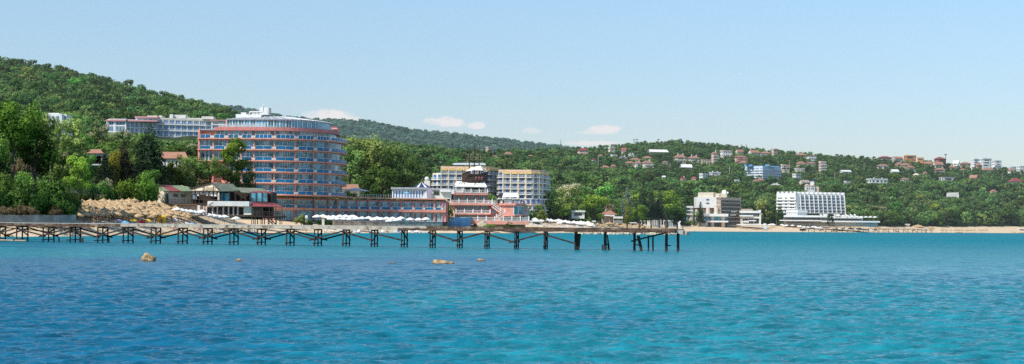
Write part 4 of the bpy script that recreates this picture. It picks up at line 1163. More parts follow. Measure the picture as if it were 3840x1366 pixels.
# ------------------------------------------------------------------ beach restaurant and shed
def restaurant():
    t = thing('beach_house', 'cream shed with red and green sheet roof above the straw parasols', 'shed', P(640, 765, 492))
    o = t.location
    mb = MB(o)   # gable end and front, then the low lean-to at left
    A = P(577, 765, 498); B_ = P(618, 765, 490); C = P(722, 765, 498)
    h = lambda v, py, px: Vector((v.x, v.y, P(px, py, v.y).z))
    At, Bt, Ct = h(A, 708, 577), h(B_, 716, 618), h(C, 717, 722)
    D_ = A + (C - B_); Dt = h(D_, 695, 690)
    At = h(A, 697, 577)
    mb.add([A, B_, C, D_, At, Bt, Ct, Dt], [(0, 1, 5, 4), (1, 2, 6, 5), (2, 3, 7, 6), (3, 0, 4, 7), (3, 2, 1, 0)]); mb.build('wall', M['cream'], t)
    part(t, 'lean_to', M['cream'], (522, 580, 722, 765, 501, 5))
    def rf(px0, px1, m, lab):
        u = lambda px: (px - 578) / (728 - 578)
        lo = lambda px: (px + 38 * (1 - .15 * u(px)), 716 + u(px) * 1.5, 489 + 8 * u(px))
        hi = lambda px: (px - 4, 692 + u(px) * 8, 500 + 8 * u(px))
        quadp(t, 'roof_sheet', M[m], [hi(px0), hi(px1), lo(px1), lo(px0)], .12, lab)
    rf(578, 598, 'green_roof', 'green roof sheet'); rf(598.3, 645, 'red_roof', 'dark red roof sheet'); rf(645.3, 705, 'green_roof', 'green roof sheet')
    p = Path([(B_.x, B_.y), (C.x, C.y)])
    for a, b in ((.02, .09), (.30, .43), (.58, .71)):
        make_window(t, o, p, p.L * a, p.L * b + .3, P(650, 739, 492).z if a > .1 else P(650, 763, 492).z, P(650, 728, 492).z, M['dark_frame'], M['dark_glass'], mull=0, dep=(.02, .06), bw=.1, name='window' if a > .1 else 'door')
    mb = MB(o)
    for k in range(10): q = P(620 + k * 12, 766, 488); mb.bar(q, h(q, 746, 620 + k * 12), .13)
    for py in (748, 755, 763): mb.bar(P(619, py, 488), P(737, py + 1, 489), .09)
    mb.build('deck_railing', M['wood_dark'], t)
    part(t, 'deck', M['wood'], (617, 740, 765.5, 768, 487, 10))
    part(t, 'stone_base', M['beige'], (606, 740, 768, 800, 489.5, 6))
    mb = MB(o); mb.lathe([(.1, 0), (.45, .1), (.5, .2)], P(622, 724, 488.5), 10); mb.build('satellite_dish', M['white_old'], t)
    part(t, 'step', M['cream_w'], (740, 750, 770, 800, 486, 3))

    t = thing('restaurant', 'old beach restaurant with cream lettered gable, mossy roof and dark timber terraces', 'restaurant', P(860, 800, 490))
    o = t.location
    # gable front with vertical battens
    g = [(716, 717, 491), (795, 687.5, 487), (824, 717, 484), ]
    mb = MB(o); mb.slab([P(*q) for q in [(716, 717, 491), (824, 717, 484.6), (795, 688.5, 486.5), (716, 708, 491)]][::-1], (.05, .25, 0)); mb.build('gable', M['cream'], t)
    mb = MB(o)
    for q, top in ((732, 705), (764, 697), (800, 693)):
        d = 491 - (q - 716) / 108 * 6.4 - .1; mb.bar(P(q, 716.5, d), P(q, top, d), .12)
    mb.bar(P(712, 708, 491), P(796, 686.5, 486.2), .45, .3); mb.bar(P(795, 686.5, 486.2), P(826, 717.5, 484.2), .2, .25); mb.bar(P(714, 717.5, 490.8), P(826, 717.5, 484.2), .3)
    mb.build('gable_trim', M['wood_dark'], t)
    quadp(t, 'roof_slope', M['asbestos'], [(794, 686, 486), (874, 690, 499), (902, 716, 497), (824, 717.5, 484)], .15)
    quadp(t, 'roof_slope', M['asbestos'], [(794, 686, 486), (874, 690, 499), (800, 712, 506), (712, 709, 491)], .12)
    quadp(t, 'green_roof_patch', M['green_roof'], [(851, 706.5, 492.2), (892, 707, 496.8), (901, 715.6, 496.7), (858, 716.2, 490.8)], .05, off=(0, -.05, .12))
    # lower side roof
    quadp(t, 'side_roof', M['asbestos'], [(889, 703.5, 500), (983, 706.5, 503), (1024, 727, 498), (906, 722, 492)], .15)
    quadp(t, 'side_roof_edge', M['red_roof'], [(950, 716, 499.4), (1006, 718.5, 501), (1025, 727, 497.8), (940, 723.7, 493.6)], .05, off=(0, -.03, .14))
    # upper glazed dining deck: dark interior, posts, glass, torn white sheets
    part(t, 'dining_hall', M['wood_dark'], (722, 1022, 718, 768, 502, 9))
    mb = MB(o)
    for q in (718, 732, 748, 764, 783, 800, 816, 840, 862, 882, 905, 938, 960, 982, 1003, 1019):
        mb.bar(P(q, 768, 490 if q > 830 else 491 - (q - 716) / 108 * 6), P(q, 716 if q < 900 else 721, 490 if q > 830 else 491 - (q - 716) / 108 * 6), .2)
    mb.bar(P(716, 748, 490.5), P(824, 749, 484.6), .12); mb.bar(P(716, 765, 490.7), P(824, 766, 484.6), .4)
    mb.build('post_frame', M['wood_dark'], t)
    for a, b in ((826, 861), (938, 959), (961, 981), (983, 1002)):
        mb = MB(o); mb.pbox(a, b, 724, 756, 490.2, .06); mb.build('window_pane', M['teal_glass'], t)
    k = 0
    for a, b, y0, y1 in ((720, 732, 719, 728), (735, 747, 719, 728), (749, 759, 719, 730), (761, 771, 719, 730), (774, 785, 720, 728), (787, 798, 720, 729), (803, 812, 719, 728), (739, 746, 730, 735), (774, 780, 730, 734), (782, 789, 730, 734), (791, 798, 729, 736), (803, 812, 729, 737), (719, 738, 729, 748)):
        d = 491 - (a - 716) / 108 * 6.4 + .25
        mb = MB(o); mb.pbox(a, b, y0, y1, d, .05); mb.build('hanging_sheet', M['canvas'] if y1 < 745 else M['pale_rail'], t)
    mb = MB(o); q = P(820, 754, 484.2); mb.lathe([(.05, 0), (.35, .4), (.28, 1.2), (.34, 1.9), (.1, 2.6)], q, 8); mb.build('rolled_blind', M['pale_pink'], t)
    # storey below: white fascia with banner, columns and dark bays
    part(t, 'fascia', M['white_old'], (778, 934, 755, 773, 484, 5))
    quadp(t, 'fascia_return', M['white_old'], [(934, 756, 484), (945, 765, 489), (945, 773, 489), (934, 773, 484)], off=(-.3, .2, 0))
    mb = MB(o); mb.pbox(780, 799, 756, 771, 483.93, .05); ban = mb.build('banner', M['white'], t)
    mb = MB(o)
    for a, b in (((782, 769), (787, 766)), ((786, 766), (792, 762)), ((790, 764), (796, 760)), ((794, 761), (797, 758))):
        mb.bar(P(*a, 483.86), P(*b, 483.86), .16, .03)
    mb.build('banner_mark', M['red_cloth'], ban)
    mb = MB(o); mb.bar(P(784, 769.5, 483.86), P(789, 767, 483.86), .12, .03); mb.bar(P(789, 765.5, 483.86), P(793, 763, 483.86), .12, .03); mb.build('banner_mark', M['awning_ink'], ban)
    part(t, 'ground_wall', M['tan'], (740, 985, 773, 812, 490, 6))
    mb = MB(o)
    for q in (763, 774, 797, 815, 837, 857, 875, 891, 915): mb.pbox(q - 2.4, q + 2.4, 773, 806, 485.5, .4)
    mb.build('column', M['pale_pink'], t)
    for a, b in ((753, 760), (777, 795), (800, 812), (818, 834), (841, 855), (860, 873), (878, 889), (896, 912)):
        mb = MB(o); mb.pbox(a, b, 777, 805, 489.9, .08); mb.build('ground_window', M['dark_glass'], t)
    # timber terrace with dark red canopy at right
    quadp(t, 'canopy', M['red_roof'], [(925, 756, 492), (1030, 762, 494), (1064, 776, 488), (944, 774, 483.5)], .14)
    part(t, 'timber_wall', M['wood_dark'], (955, 1020, 775, 812, 491, 4)); 
    part(t, 'wall_end', M['cream_w'], (916, 944, 776, 806, 485.3, 3))
    mb = MB(o)
    for q in (944, 958, 985, 1010, 1034, 1057): mb.bar(P(q, 842, 484.5), P(q, 774, 484.5), .2)
    for py in (793, 800): mb.bar(P(944, py, 484.4), P(1058, py + 1.5, 485.2), .14)
    for q in range(948, 1057, 5): mb.bar(P(q, 810, 484.4), P(q, 793, 484.4), .07)
    mb.build('terrace_post', M['wood_dark'], t)
    part(t, 'terrace_floor', M['wood_dark'], (940, 1060, 810, 815, 484.5, 7))
    mb = MB(o); mb.bar(P(948, 816.5, 488), P(1055, 817, 488), .25)
    for q in (952, 966, 979, 992, 1006, 1020, 1036, 1050): mb.bar(P(q, 842, 488), P(q, 814, 488), .25)
    for a, b in ((1000, 1024), (1010, 1034)): mb.bar(P(a, 818, 484), P(b, 842, 484), .25, .3)
    mb.build('stilt_frame', M['wood_dark'], t)
    # lettering on the gable
    cu = bpy.data.curves.new('lettering', 'FONT'); cu.body = 'САДНАЕЛ'; cu.size = 1.15; cu.extrude = .01; cu.align_x = 'CENTER'
    tmp = bpy.data.objects.new('lettering_curve', cu); COL.objects.link(tmp)
    bpy.context.view_layer.update()
    me = bpy.data.meshes.new_from_object(tmp.evaluated_get(bpy.context.evaluated_depsgraph_get())); bpy.data.objects.remove(tmp)
    me.materials.clear(); me.materials.append(M['sign_ink'])
    lo = link('lettering', me, t)
    a = P(764, 714.5, 488.2); b = P(802, 714.5, 485.9); c = (a + b) / 2; v = (b - a).normalized()
    mw = Matrix(((v.x, 0, v.y, c.x), (v.y, 0, -v.x, c.y - .12), (0, 1.25, 0, c.z), (0, 0, 0, 1)))
    lo.matrix_local = Matrix.Translation(-o) @ mw
restaurant()
t = thing('beach_canopy', 'long low rust red roof at the back of the straw parasols', 'canopy', P(325, 752, 452))
quadp(t, 'roof', M['terracotta'], [(262, 742, 458), (388, 753, 460), (382, 757, 453), (266, 754, 450)], .2)
mb = MB(t.location)
for q in range(272, 384, 14): mb.bar(P(q, 768, 455), P(q, 754, 455), .18)
mb.pbox(264, 384, 754, 766, 457, .3); mb.build('posts', M['wood_dark'], t)
t = thing('kiosk', 'small grey concrete hut behind the straw parasols beside the flowering shrub', 'hut', P(405, 768, 462))
part(t, 'wall', M['concrete_l'], (392, 416, 755, 768, 462, 3)); part(t, 'roof', M['concrete'], (390, 432, 752, 755.2, 461.5, 4))
t = thing('wall', 'low pale rendered wall at the top of the straw parasols left of the cream shed', 'wall', P(540, 772, 484))
part(t, 'wall_face', M['concrete_l'], (512, 560, 764, 774, 484, 1.0), (560, 618, 768, 778, 484, 1)); part(t, 'coping', M['white'], (510, 562, 761, 764.2, 483.7, 1.4))
# sea wall on the left
M['wall_grey'] = mat('stained_shaded_grey_wall', (.30, .285, .26), .9, .3, .5, c2=(.17, .16, .145), detail=8, bump=.3)  # grey darkened to paint in the shade of the bank trees
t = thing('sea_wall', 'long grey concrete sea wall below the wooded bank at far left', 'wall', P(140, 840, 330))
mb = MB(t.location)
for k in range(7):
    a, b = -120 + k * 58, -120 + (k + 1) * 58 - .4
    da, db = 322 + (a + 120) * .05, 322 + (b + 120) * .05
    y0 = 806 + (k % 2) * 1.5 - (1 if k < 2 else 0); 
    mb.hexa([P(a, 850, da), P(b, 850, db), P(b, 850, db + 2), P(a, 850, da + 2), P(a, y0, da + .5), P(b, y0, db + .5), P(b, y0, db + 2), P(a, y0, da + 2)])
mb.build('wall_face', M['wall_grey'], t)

# ------------------------------------------------------------------ ship restaurant and its terraces
def ship_complex():
    D = 680.0
    t = thing('terrace_restaurant', 'pink terraced building with white balustrades carrying the ship', 'restaurant', P(1830, 838, D)); o = t.location
    W = lambda px, py, d=D: P(px, py, d)
    part(t, 'wall', M['pink_dark'], (1700, 1828, 719, 752, D + 5, 14), (1700, 1842, 752, 830, D + 4, 16))
    part(t, 'stair_wall', M['pink'], (1842, 1884, 762, 830, D + 3, 12))
    part(t, 'side_wall', M['pale_pink'], (1687, 1706, 760, 830, D + 3, 14))
    part(t, 'terrace_slab', M['pink'], (1703, 1830, 723, 731, D, 14)); part(t, 'terrace_slab', M['pink'], (1686, 1850, 762, 770, D - .5, 14)); part(t, 'terrace_slab', M['pink'], (1706, 1840, 800, 805, D - .5, 10))
    wins(t, o, 1703, 1730, 734, 751, D + 4.9, 1, M['white_frame'], M['teal_glass'], mull=1)
    for a in (1735, 1765, 1795): wins(t, o, a, a + 26, 734, 751, D + 4.9, 1, M['white_frame'], M['teal_glass'], mull=2)
    for a in (1709, 1741, 1772, 1803): wins(t, o, a, a + 28, 771, 788, D + 3.9, 1, M['white_frame'], M['teal_glass'], mull=2); wins(t, o, a, a + 28, 806, 818, D + 3.9, 1, M['white_frame'], M['teal_glass'], mull=2)
    wins(t, o, 1846, 1862, 778, 798, D + 2.9, 1, M['white_frame'], M['teal_glass'], mull=1); wins(t, o, 1848, 1860, 803, 812, D + 2.9, 1, M['white_frame'], M['dark_glass'])
    balustrade(t, [W(1705, 723, D), W(1828, 724, D)], 1.25)
    balustrade(t, [W(1690, 762.5, D - .3), W(1846, 763, D - .3)], 1.35)
    balustrade(t, [W(1710, 800, D - .3), W(1838, 801, D - .3)], 1.3)
    # white stairs zigzagging down at right
    balustrade(t, [W(1846, 768, D - .5), W(1878, 792, D - 1)], 1.1, name='stair_rail'); balustrade(t, [W(1893, 797, D - 2), W(1862, 818, D - 2)], 1.1, name='stair_rail')
    mb = MB(o)
    mb.slab([W(1844, 772, D - .4), W(1878, 796, D - .9), W(1878, 802, D - .9), W(1844, 778, D - .4)], (0, 1.6, 0)); mb.slab([W(1894, 800, D - 1.9), W(1862, 822, D - 1.9), W(1862, 828, D - 1.9), W(1894, 806, D - 1.9)], (0, 1.6, 0)); mb.build('stair_flight', M['pale_pink'], t)
    # right round pavilion
    q = path_px([(1876, 682), (1884, 678), (1930, 677), (1952, 679), (1963, 684), (1966, 692)])
    mb = MB(o); mb.band(q, 0, q.L, -1.6, 0, W(1920, 812).z, W(1920, 766).z); mb.band(q, 0, q.L, -9, .9, W(1920, 771).z, W(1920, 763).z); mb.build('round_wall', M['pink'], t)
    for a, b in ((.34, .62), (.66, .84)):
        make_window(t, o, q, q.L * a, q.L * b, W(1920, 806).z, W(1920, 773).z, M['white_frame'], M['teal_glass'], mull=2, dep=(.02, .08), bw=.2)
    balustrade(t, [W(1832, 764, D + 2), W(1868, 764.5, D + 1)] + [Vector((q.at(q.L * k / 6)[0][0], q.at(q.L * k / 6)[0][1] - .6, W(1920, 764).z)) for k in range(7)], 1.2)
    # ground terrace with its long balustrade
    part(t, 'ground_terrace', M['pink'], (1760, 1984, 829, 842, D - 7, 12))
    balustrade(t, [W(1760, 829.5, D - 6.8), W(1983, 831, D - 6.8)], 1.65, .5)
    part(t, 'terrace_foot', M['tan'], (1775, 1970, 841, 856, D - 2, 6))
    part(t, 'right_balcony', M['pale_rail'], (1938, 1982, 793, 806, D + 2, 5)); part(t, 'right_wall', M['pale_pink'], (1965, 1985, 775, 832, D + 6, 6))
    # awning over upper terrace
    t2 = thing('awning', 'large white awning with faded black marks over the terrace below the ship', 'awning', W(1765, 724, D + 3))
    mb = MB(t2.location); a = [W(1703, 698, D - .5), W(1826, 700, D - .5), W(1815, 682, D + 4), W(1712, 681, D + 4)]
    mb.slab(a, (0, 0, .12)); mb.slab([a[0], a[1], a[1] + Vector((0, 0, -.35)), a[0] + Vector((0, 0, -.35))], (0, -.06, 0)); mb.build('cloth', M['canvas'], t2)
    mb = MB(t2.location)
    L_ = lambda u, v: a[0] * (1 - u) * (1 - v) + a[1] * u * (1 - v) + a[2] * u * v + a[3] * (1 - u) * v + Vector((0, -.05, .16))
    for (u0, v0), (u1, v1) in (((.13, .3), (.15, .8)), ((.15, .8), (.22, .8)), ((.19, .35), (.27, .75)), ((.62, .3), (.70, .75)), ((.66, .8), (.74, .7)), ((.70, .45), (.74, .3)), ((.64, .3), (.69, .28)), ((.30, .7), (.31, .3))):
        mb.bar(L_(u0, v0), L_(u1, v1), .28, .04)
    mb.build('printed_mark', M['awning_ink'], t2)
    mb = MB(t2.location)
    for q_ in (1706, 1740, 1775, 1810, 1824): mb.bar(W(q_, 722, D - .2), W(q_, 699, D - .2), .12)
    mb.bar(W(1706, 699.5, D - .2), W(1824, 700.5, D - .2), .12); mb.build('awning_frame', M['wood'], t2)
    t3 = thing('tent', 'white ribbed tent roof with black end over the round pink pavilion', 'tent', W(1905, 764, D + 4))
    mb = MB(t3.location); mb.slab([W(1884, 740, D), W(1947, 740, D), W(1940, 725, D + 4), W(1888, 724, D + 4)], (0, 0, .12)); mb.slab([W(1940, 725, D + 4), W(1888, 724, D + 4), W(1886, 738, D + 9), W(1947, 738, D + 9)], (0, 0, .1)); mb.build('cloth', M['canvas'], t3)
    mb = MB(t3.location); mb.slab([W(1884, 740, D - .05), W(1888.5, 724, D + 3.9), W(1872, 727, D + 3), W(1862, 740, D)], (0, .2, .1)); mb.build('dark_end', M['canvas_k'], t3)
    mb = MB(t3.location)
    for q_ in (1864, 1880, 1900, 1920, 1945): mb.bar(W(q_, 764, D + .3), W(q_, 740, D + .3), .14)
    mb.build('tent_post', M['wood_dark'], t3)
    # the ship
    s = thing('ship', 'dark brown wooden sailing ship with three bare masts and white canopy on the terrace', 'ship', W(1785, 724, D + 6)); so_ = s.location
    secs = []
    for u in [k / 12 for k in range(13)]:
        px = 1733 + 97 * u; sheer = 646 + 8 * math.sin(math.pi * u) - (5 if u > .8 else 0) * (u - .8) * 5 + (8 if u < .15 else 0)
        w = 4.6 * (1 - max(0, (u - .62) / .38) ** 2 * .93) * (.72 + .28 * min(1, u / .25))
        keel = 708 - (34 * max(0, (u - .78) / .22) ** 1.5) - 4 * (1 - u)
        c = W(px, sheer, D + 6 + 0); kz = W(px, keel, D + 6).z
        ring = []
        for k in range(9):
            a = math.pi * k / 8; yy = -math.cos(a) * w * (1 - .12 * math.sin(a)); zz = kz + (c.z - kz) * (1 - math.sin(a) ** .8)
            ring.append(Vector((c.x + .0, D + 6 + yy, zz)))
        secs.append(ring)
    mb = MB(so_); V = [p for r_ in secs for p in r_]; fs = []
    for i in range(12):
        for k in range(8): fs.append((i * 9 + k, (i + 1) * 9 + k, (i + 1) * 9 + k + 1, i * 9 + k + 1))
        fs.append((i * 9 + 8, (i + 1) * 9 + 8, (i + 1) * 9, i * 9))
    fs += [tuple(range(8, -1, -1)), tuple(range(108, 117))]
    mb.add(V, fs); mb.build('hull', M['hull'], s)
    part(s, 'stern_castle', M['hull'], (1733, 1764, 641, 656, D + 2.4, 7)); part(s, 'keel_block', M['wood_dark'], (1745, 1815, 690, 726, D + 4, 4))
    mb = MB(so_)
    for py in (653, 666): mb.bar(W(1735, py + 4, D + 1.25), W(1808, py, D + 1.3), .22)
    mb.build('wale', M['wood_dark'], s)
    for q_ in (1786, 1797.5, 1808):
        mb = MB(so_); mb.pbox(q_ - 3, q_ + 3, 664, 674, D + 1.15, .6); pt = mb.build('gun_port', M['pink_dark'], s)
        mb = MB(so_); mb.pbox(q_ - 1.8, q_ + 1.8, 666, 673, D + 1.05, .3); mb.build('port_opening', M['black_cloth'], pt)
    mb = MB(so_); mb.bar(W(1822, 648, D + 6), W(1831, 622, D + 6), .5, .4, w2=.2); mb.build('bowsprit', M['wood'], s)
    for q_, top, n in ((1760, 553, 'mizzen'), (1778.5, 536, 'main'), (1797, 538, 'fore')):
        mb = MB(so_); mb.tube([W(q_, 660, D + 6), W(q_, 600, D + 6), W(q_ + (.5), top, D + 6)], [.3, .24, .1], 7); ms = mb.build('mast', M['wood_dark'], s)
        mb = MB(so_)
        for py, hw in ((592, 13 if n != 'main' else 22), (600, 11)): mb.bar(W(q_ - hw, py + 1, D + 5.7), W(q_ + hw, py - 1, D + 5.7), .2)
        mb.build('yard', M['wood'], ms)
    mb = MB(so_)
    for a, b in (((1797, 570), (1813, 620)), ((1797, 585), (1808, 622)), ((1760, 575), (1742, 640)), ((1778, 560), (1760, 600)), ((1797, 575), (1778, 600)), ((1762, 580), (1778, 572)), ((1778, 575), (1796, 582))):
        mb.bar(W(*a, D + 6), W(*b, D + 6), .09)
    mb.build('rigging', M['wood_pale'], s)
    t4 = thing('ship_canopy', 'white peaked canopy stretched over the deck of the ship', 'canopy', W(1790, 645, D + 6))
    mb = MB(t4.location); k = [W(1735, 648, D + 2), W(1776, 638, D + 2.2), W(1812, 640, D + 3), W(1800, 622, D + 6), W(1768, 629, D + 6), W(1742, 645, D + 6)]
    mb.slab([k[0], k[1], k[4], k[5]], (0, 0, .1)); mb.slab([k[1], k[2], k[3], k[4]], (0, 0, .1))
    kb = [W(1735, 648, D + 10), W(1776, 638, D + 10), W(1814, 640, D + 9)]
    mb.slab([k[5], k[4], kb[1], kb[0]], (0, 0, .1)); mb.slab([k[4], k[3], kb[2], kb[1]], (0, 0, .1)); mb.build('cloth', M['canvas'], t4)
    mb = MB(t4.location)
    for a, b in (((1800, 622), (1828, 642)), ((1800, 622), (1812, 644)), ((1800, 622), (1784, 652)), ((1812, 640), (1826, 645))): mb.bar(W(*a, D + 6), W(*b, D + 4), .16)
    mb.build('frame', M['metal_w'], t4)
    # pool slide, steps, white tower post
    t5 = thing('pool_basin', 'light blue painted pool basin beside the balustrade terrace', 'pool', W(1730, 848, D - 6))
    mb = MB(t5.location); mb.slab([W(1693, 815, D - 5), W(1757, 816, D - 5), W(1764, 838, D - 9), W(1683, 838, D - 9)], (0, 1, -.2)); mb.build('pool_slope', M['pool_blue'], t5)
    part(t5, 'pool_wall', M['sky_blue'], (1681, 1765, 835, 850, D - 9.5, 1)); part(t5, 'pool_curb', M['pool_blue'], (1685, 1693, 814, 836, D - 8, 3), (1757, 1765, 815, 836, D - 8, 3))
    t6 = thing('stairway', 'pale green beach steps with white handrails left of the blue pool basin', 'steps', W(1668, 848, D - 12))
    mb = MB(t6.location)
    for k_ in range(8): mb.pbox(1656 + k_ * .6, 1680 + k_ * .6, 848 - (k_ + 1) * 3.2, 850 - k_ * 3.2, D - 12 + k_ * .4, .5)
    mb.build('steps', M['concrete_l'], t6)
    mb = MB(t6.location)
    for e in (1656, 1680): mb.bar(W(e, 840, D - 12.3), W(e + 12, 816, D - 9), .16); mb.bar(W(e, 850, D - 12.3), W(e, 838, D - 12.3), .14); mb.bar(W(e + 12, 826, D - 9), W(e + 12, 815, D - 9), .14)
    mb.build('handrail', M['white_frame'], t6)
    part(t, 'white_block', M['white'], (1674, 1704, 710, 727, D + 1, 6)); part(t, 'link_wall', M['pale_pink'], (1672, 1702, 727, 800, D + 8, 6))
    wins(t, o, 1676, 1698, 733, 752, D + 7.9, 1, M['dark_frame'], M['dark_glass'], mull=2)
    t7 = thing('flag', 'small red and white flag on a pole at the left corner of the ship terrace', 'flag', W(1701, 724, D - .5))
    mb = MB(t7.location); mb.tube([W(1701, 724, D - .5), W(1701, 678, D - .5)], .08, 6); mb.build('flag_pole', M['white_frame'], t7)
    mb = MB(t7.location); mb.slab([W(1701, 682, D - .5), W(1704, 690, D - .7), W(1704, 704, D - .4), W(1699, 704, D - .5)], (0, .06, 0)); mb.build('flag_cloth', M['red_cloth'], t7)
ship_complex()

# ------------------------------------------------------------------ far beige hotel
def beige_hotel():
    D = 1390.0
    t = thing('hotel', 'beige hotel with white slab block, brown glazed wing and roof dishes on the far beach', 'hotel', P(2700, 848, D)); o = t.location
    part(t, 'white_block', M['white'], (2613, 2692, 739, 780, D, 22)); part(t, 'stair_tower', M['white'], (2692.3, 2703, 738, 781, D - 1.5, 24))
    part(t, 'roof_block', M['cream'], (2624, 2676, 722, 739, D + 3, 14)); part(t, 'roof_block', M['cream'], (2684, 2725, 726, 742, D + 3, 14)); part(t, 'roof_link', M['tan'], (2676, 2684, 722, 739, D + 4, 12))
    part(t, 'lower_wall', M['white_old'], (2613, 2703, 784, 850, D + 6, 16)); part(t, 'red_band', M['red_roof'], (2613, 2703, 779.5, 785, D + 2, 4))
    for y in (746.5, 760):
        for x in (2650, 2654, 2658): part(t, 'window', M['dark_glass'], (x - 1.5, x + 1.5, y, y + 6, D - .15, .3))
    for x in (2697, 2701): part(t, 'window', M['dark_glass'], (x, x + 1.8, 731.5, 736, D + 2.85, .3))
    # brown wing: storeys of dark glass between tan bands
    w = path_px([(2702, 1386), (2778, 1402)])
    z = lambda y: P(2740, y, 1394).z
    mb = MB(o)
    for y0, y1 in ((741, 752), (760, 763), (775, 778), (788.5, 791.5), (801.5, 804.5), (814, 817), (828, 831), (843, 848)): mb.band(w, 0, w.L, -9, 0, z(y1), z(y0))
    for s in (0, 1): mb.band(w, 0 if s == 0 else w.L - .7, .7 if s == 0 else w.L, -9, -.01, z(848), z(741))
    mb.build('brown_wall', M['tan'], t)
    for k in range(9):
        make_window(t, o, w, .9 + (w.L - 1.6) * k / 9, .9 + (w.L - 1.6) * (k + .72) / 9, z(759), z(752.3), M['dark_frame'], M['dark_glass'], mull=0, dep=(-.6, -.5), bw=.15)
    mb = MB(o); mb.band(w, .1, w.L - .1, -1.2, -.8, z(760), z(752)); mb.build('window_band_wall', M['tan'], t)
    for y0, y1 in ((763, 775), (778, 788.5), (791.5, 801.5), (804.5, 814), (817, 828), (831, 843)):
        make_window(t, o, w, .72, w.L - .72, z(y1), z(y0), M['dark_frame'], M['dark_glass'], mull=7, dep=(-.6, -.5), bw=.22, name='window_band')
    mb = MB(o)
    for k, x in enumerate((2743, 2747, 2751, 2755, 2759)): mb.pbox(x, x + 2, 793, 796, 1389, .2); mb.pbox(x - 3, x - 1, 805.5, 808.5, 1389, .2)
    mb.build('lamp_row', M['white'], t)
    # round column stair towers and terraces
    def cyl(px, py0, py1, r, name='round_tower', m='beige', dd=-3):
        mb = MB(o); b = P(px, py1, D + dd); h = P(px, py0, D + dd).z - b.z; mb.lathe([(r, 0), (r, h)], b, 14); mb.build(name, M[m], t, smooth=False)
    for px, y0, y1, r in ((2591, 776, 828, 1.7), (2655, 778, 806, 1.7), (2686, 778, 812, 1.9), (2671, 802, 850, 1.7), (2711, 803, 852, 1.9)): cyl(px, y0, y1, r)
    for y0, y1 in ((773, 780), (788, 792), (802, 806)): part(t, 'left_terrace', M['white'], (2573, 2600, y0, y1, D - 6, 10))
    part(t, 'left_glass', M['teal_glass'], (2571, 2598, 792, 803, D - 3, 5)); part(t, 'left_glass', M['teal_glass'], (2573, 2598, 816, 826, D - 3, 5)); part(t, 'left_wall', M['white_old'], (2576, 2600, 780, 850, D - 1, 6))
    for y0, y1 in ((802, 812), (828, 834)): part(t, 'front_terrace', M['white'], (2640, 2731, y0, y1, D - 8, 12))
    for y0, y1 in ((812, 828),): part(t, 'terrace_glass', M['teal_glass'], (2644, 2728, y0, y1, D - 4, 3))
    part(t, 'terrace_base', M['dark_glass'], (2674, 2728, 834, 848, D - 4, 3))
    part(t, 'sail_roof', M['white'], (2610, 2660, 828, 834, D - 10, 8)); part(t, 'kiosk_wall', M['white_old'], (2616, 2655, 834, 848, D - 8, 5))
    for px, py, r in ((2715, 721, 2.1), (2728, 723.5, 1.05)):
        mb = MB(o); c = P(px, py, D + 8); mb.lathe([(.05, -.5), (r * .6, -.2), (r, .35), (r * .97, .42), (r * .55, .0), (.05, -.2)], (0, 0, 0), 18)
        ro = Euler((R(68), 0, R(-25))).to_matrix(); mb.v = [ro @ v + c for v in [v + o for v in mb.v]]; mb.v = [v - o for v in mb.v]
        mb.bar(c, c + Vector((0, 1, -2.2)), .4); mb.build('satellite_dish', M['white'], t, smooth=False)
    # white low wing at right
    part(t, 'right_wing', M['white_old'], (2779, 2853, 798, 846, D + 8, 14)); part(t, 'right_roof', M['white'], (2777, 2853, 791, 799, D + 3, 18)); part(t, 'right_roof_block', M['tan'], (2780, 2822, 783.5, 791, D + 10, 9))
    part(t, 'right_band', M['white'], (2777, 2824, 807, 812, D, 8)); part(t, 'right_band', M['cream_w'], (2780, 2851, 812, 819, D + 5, 6)); part(t, 'right_column', M['white'], (2848, 2854, 788, 846, D + 4, 6))
    wins(t, o, 2780, 2848, 800, 807, D + 7.9, 8, M['white_frame'], M['dark_glass'], .2); wins(t, o, 2784, 2848, 820, 838, D + 7.9, 3, M['white_frame'], M['dark_glass'], .3)
    part(t, 'awning', M['white'], (2789, 2808, 828, 835, D, 4)); part(t, 'awning', M['white'], (2810, 2836, 826, 830, D, 4))
    part(t, 'beach_bar_roof', M['white'], (2768, 2870, 841, 845, D - 16, 9))
beige_hotel()

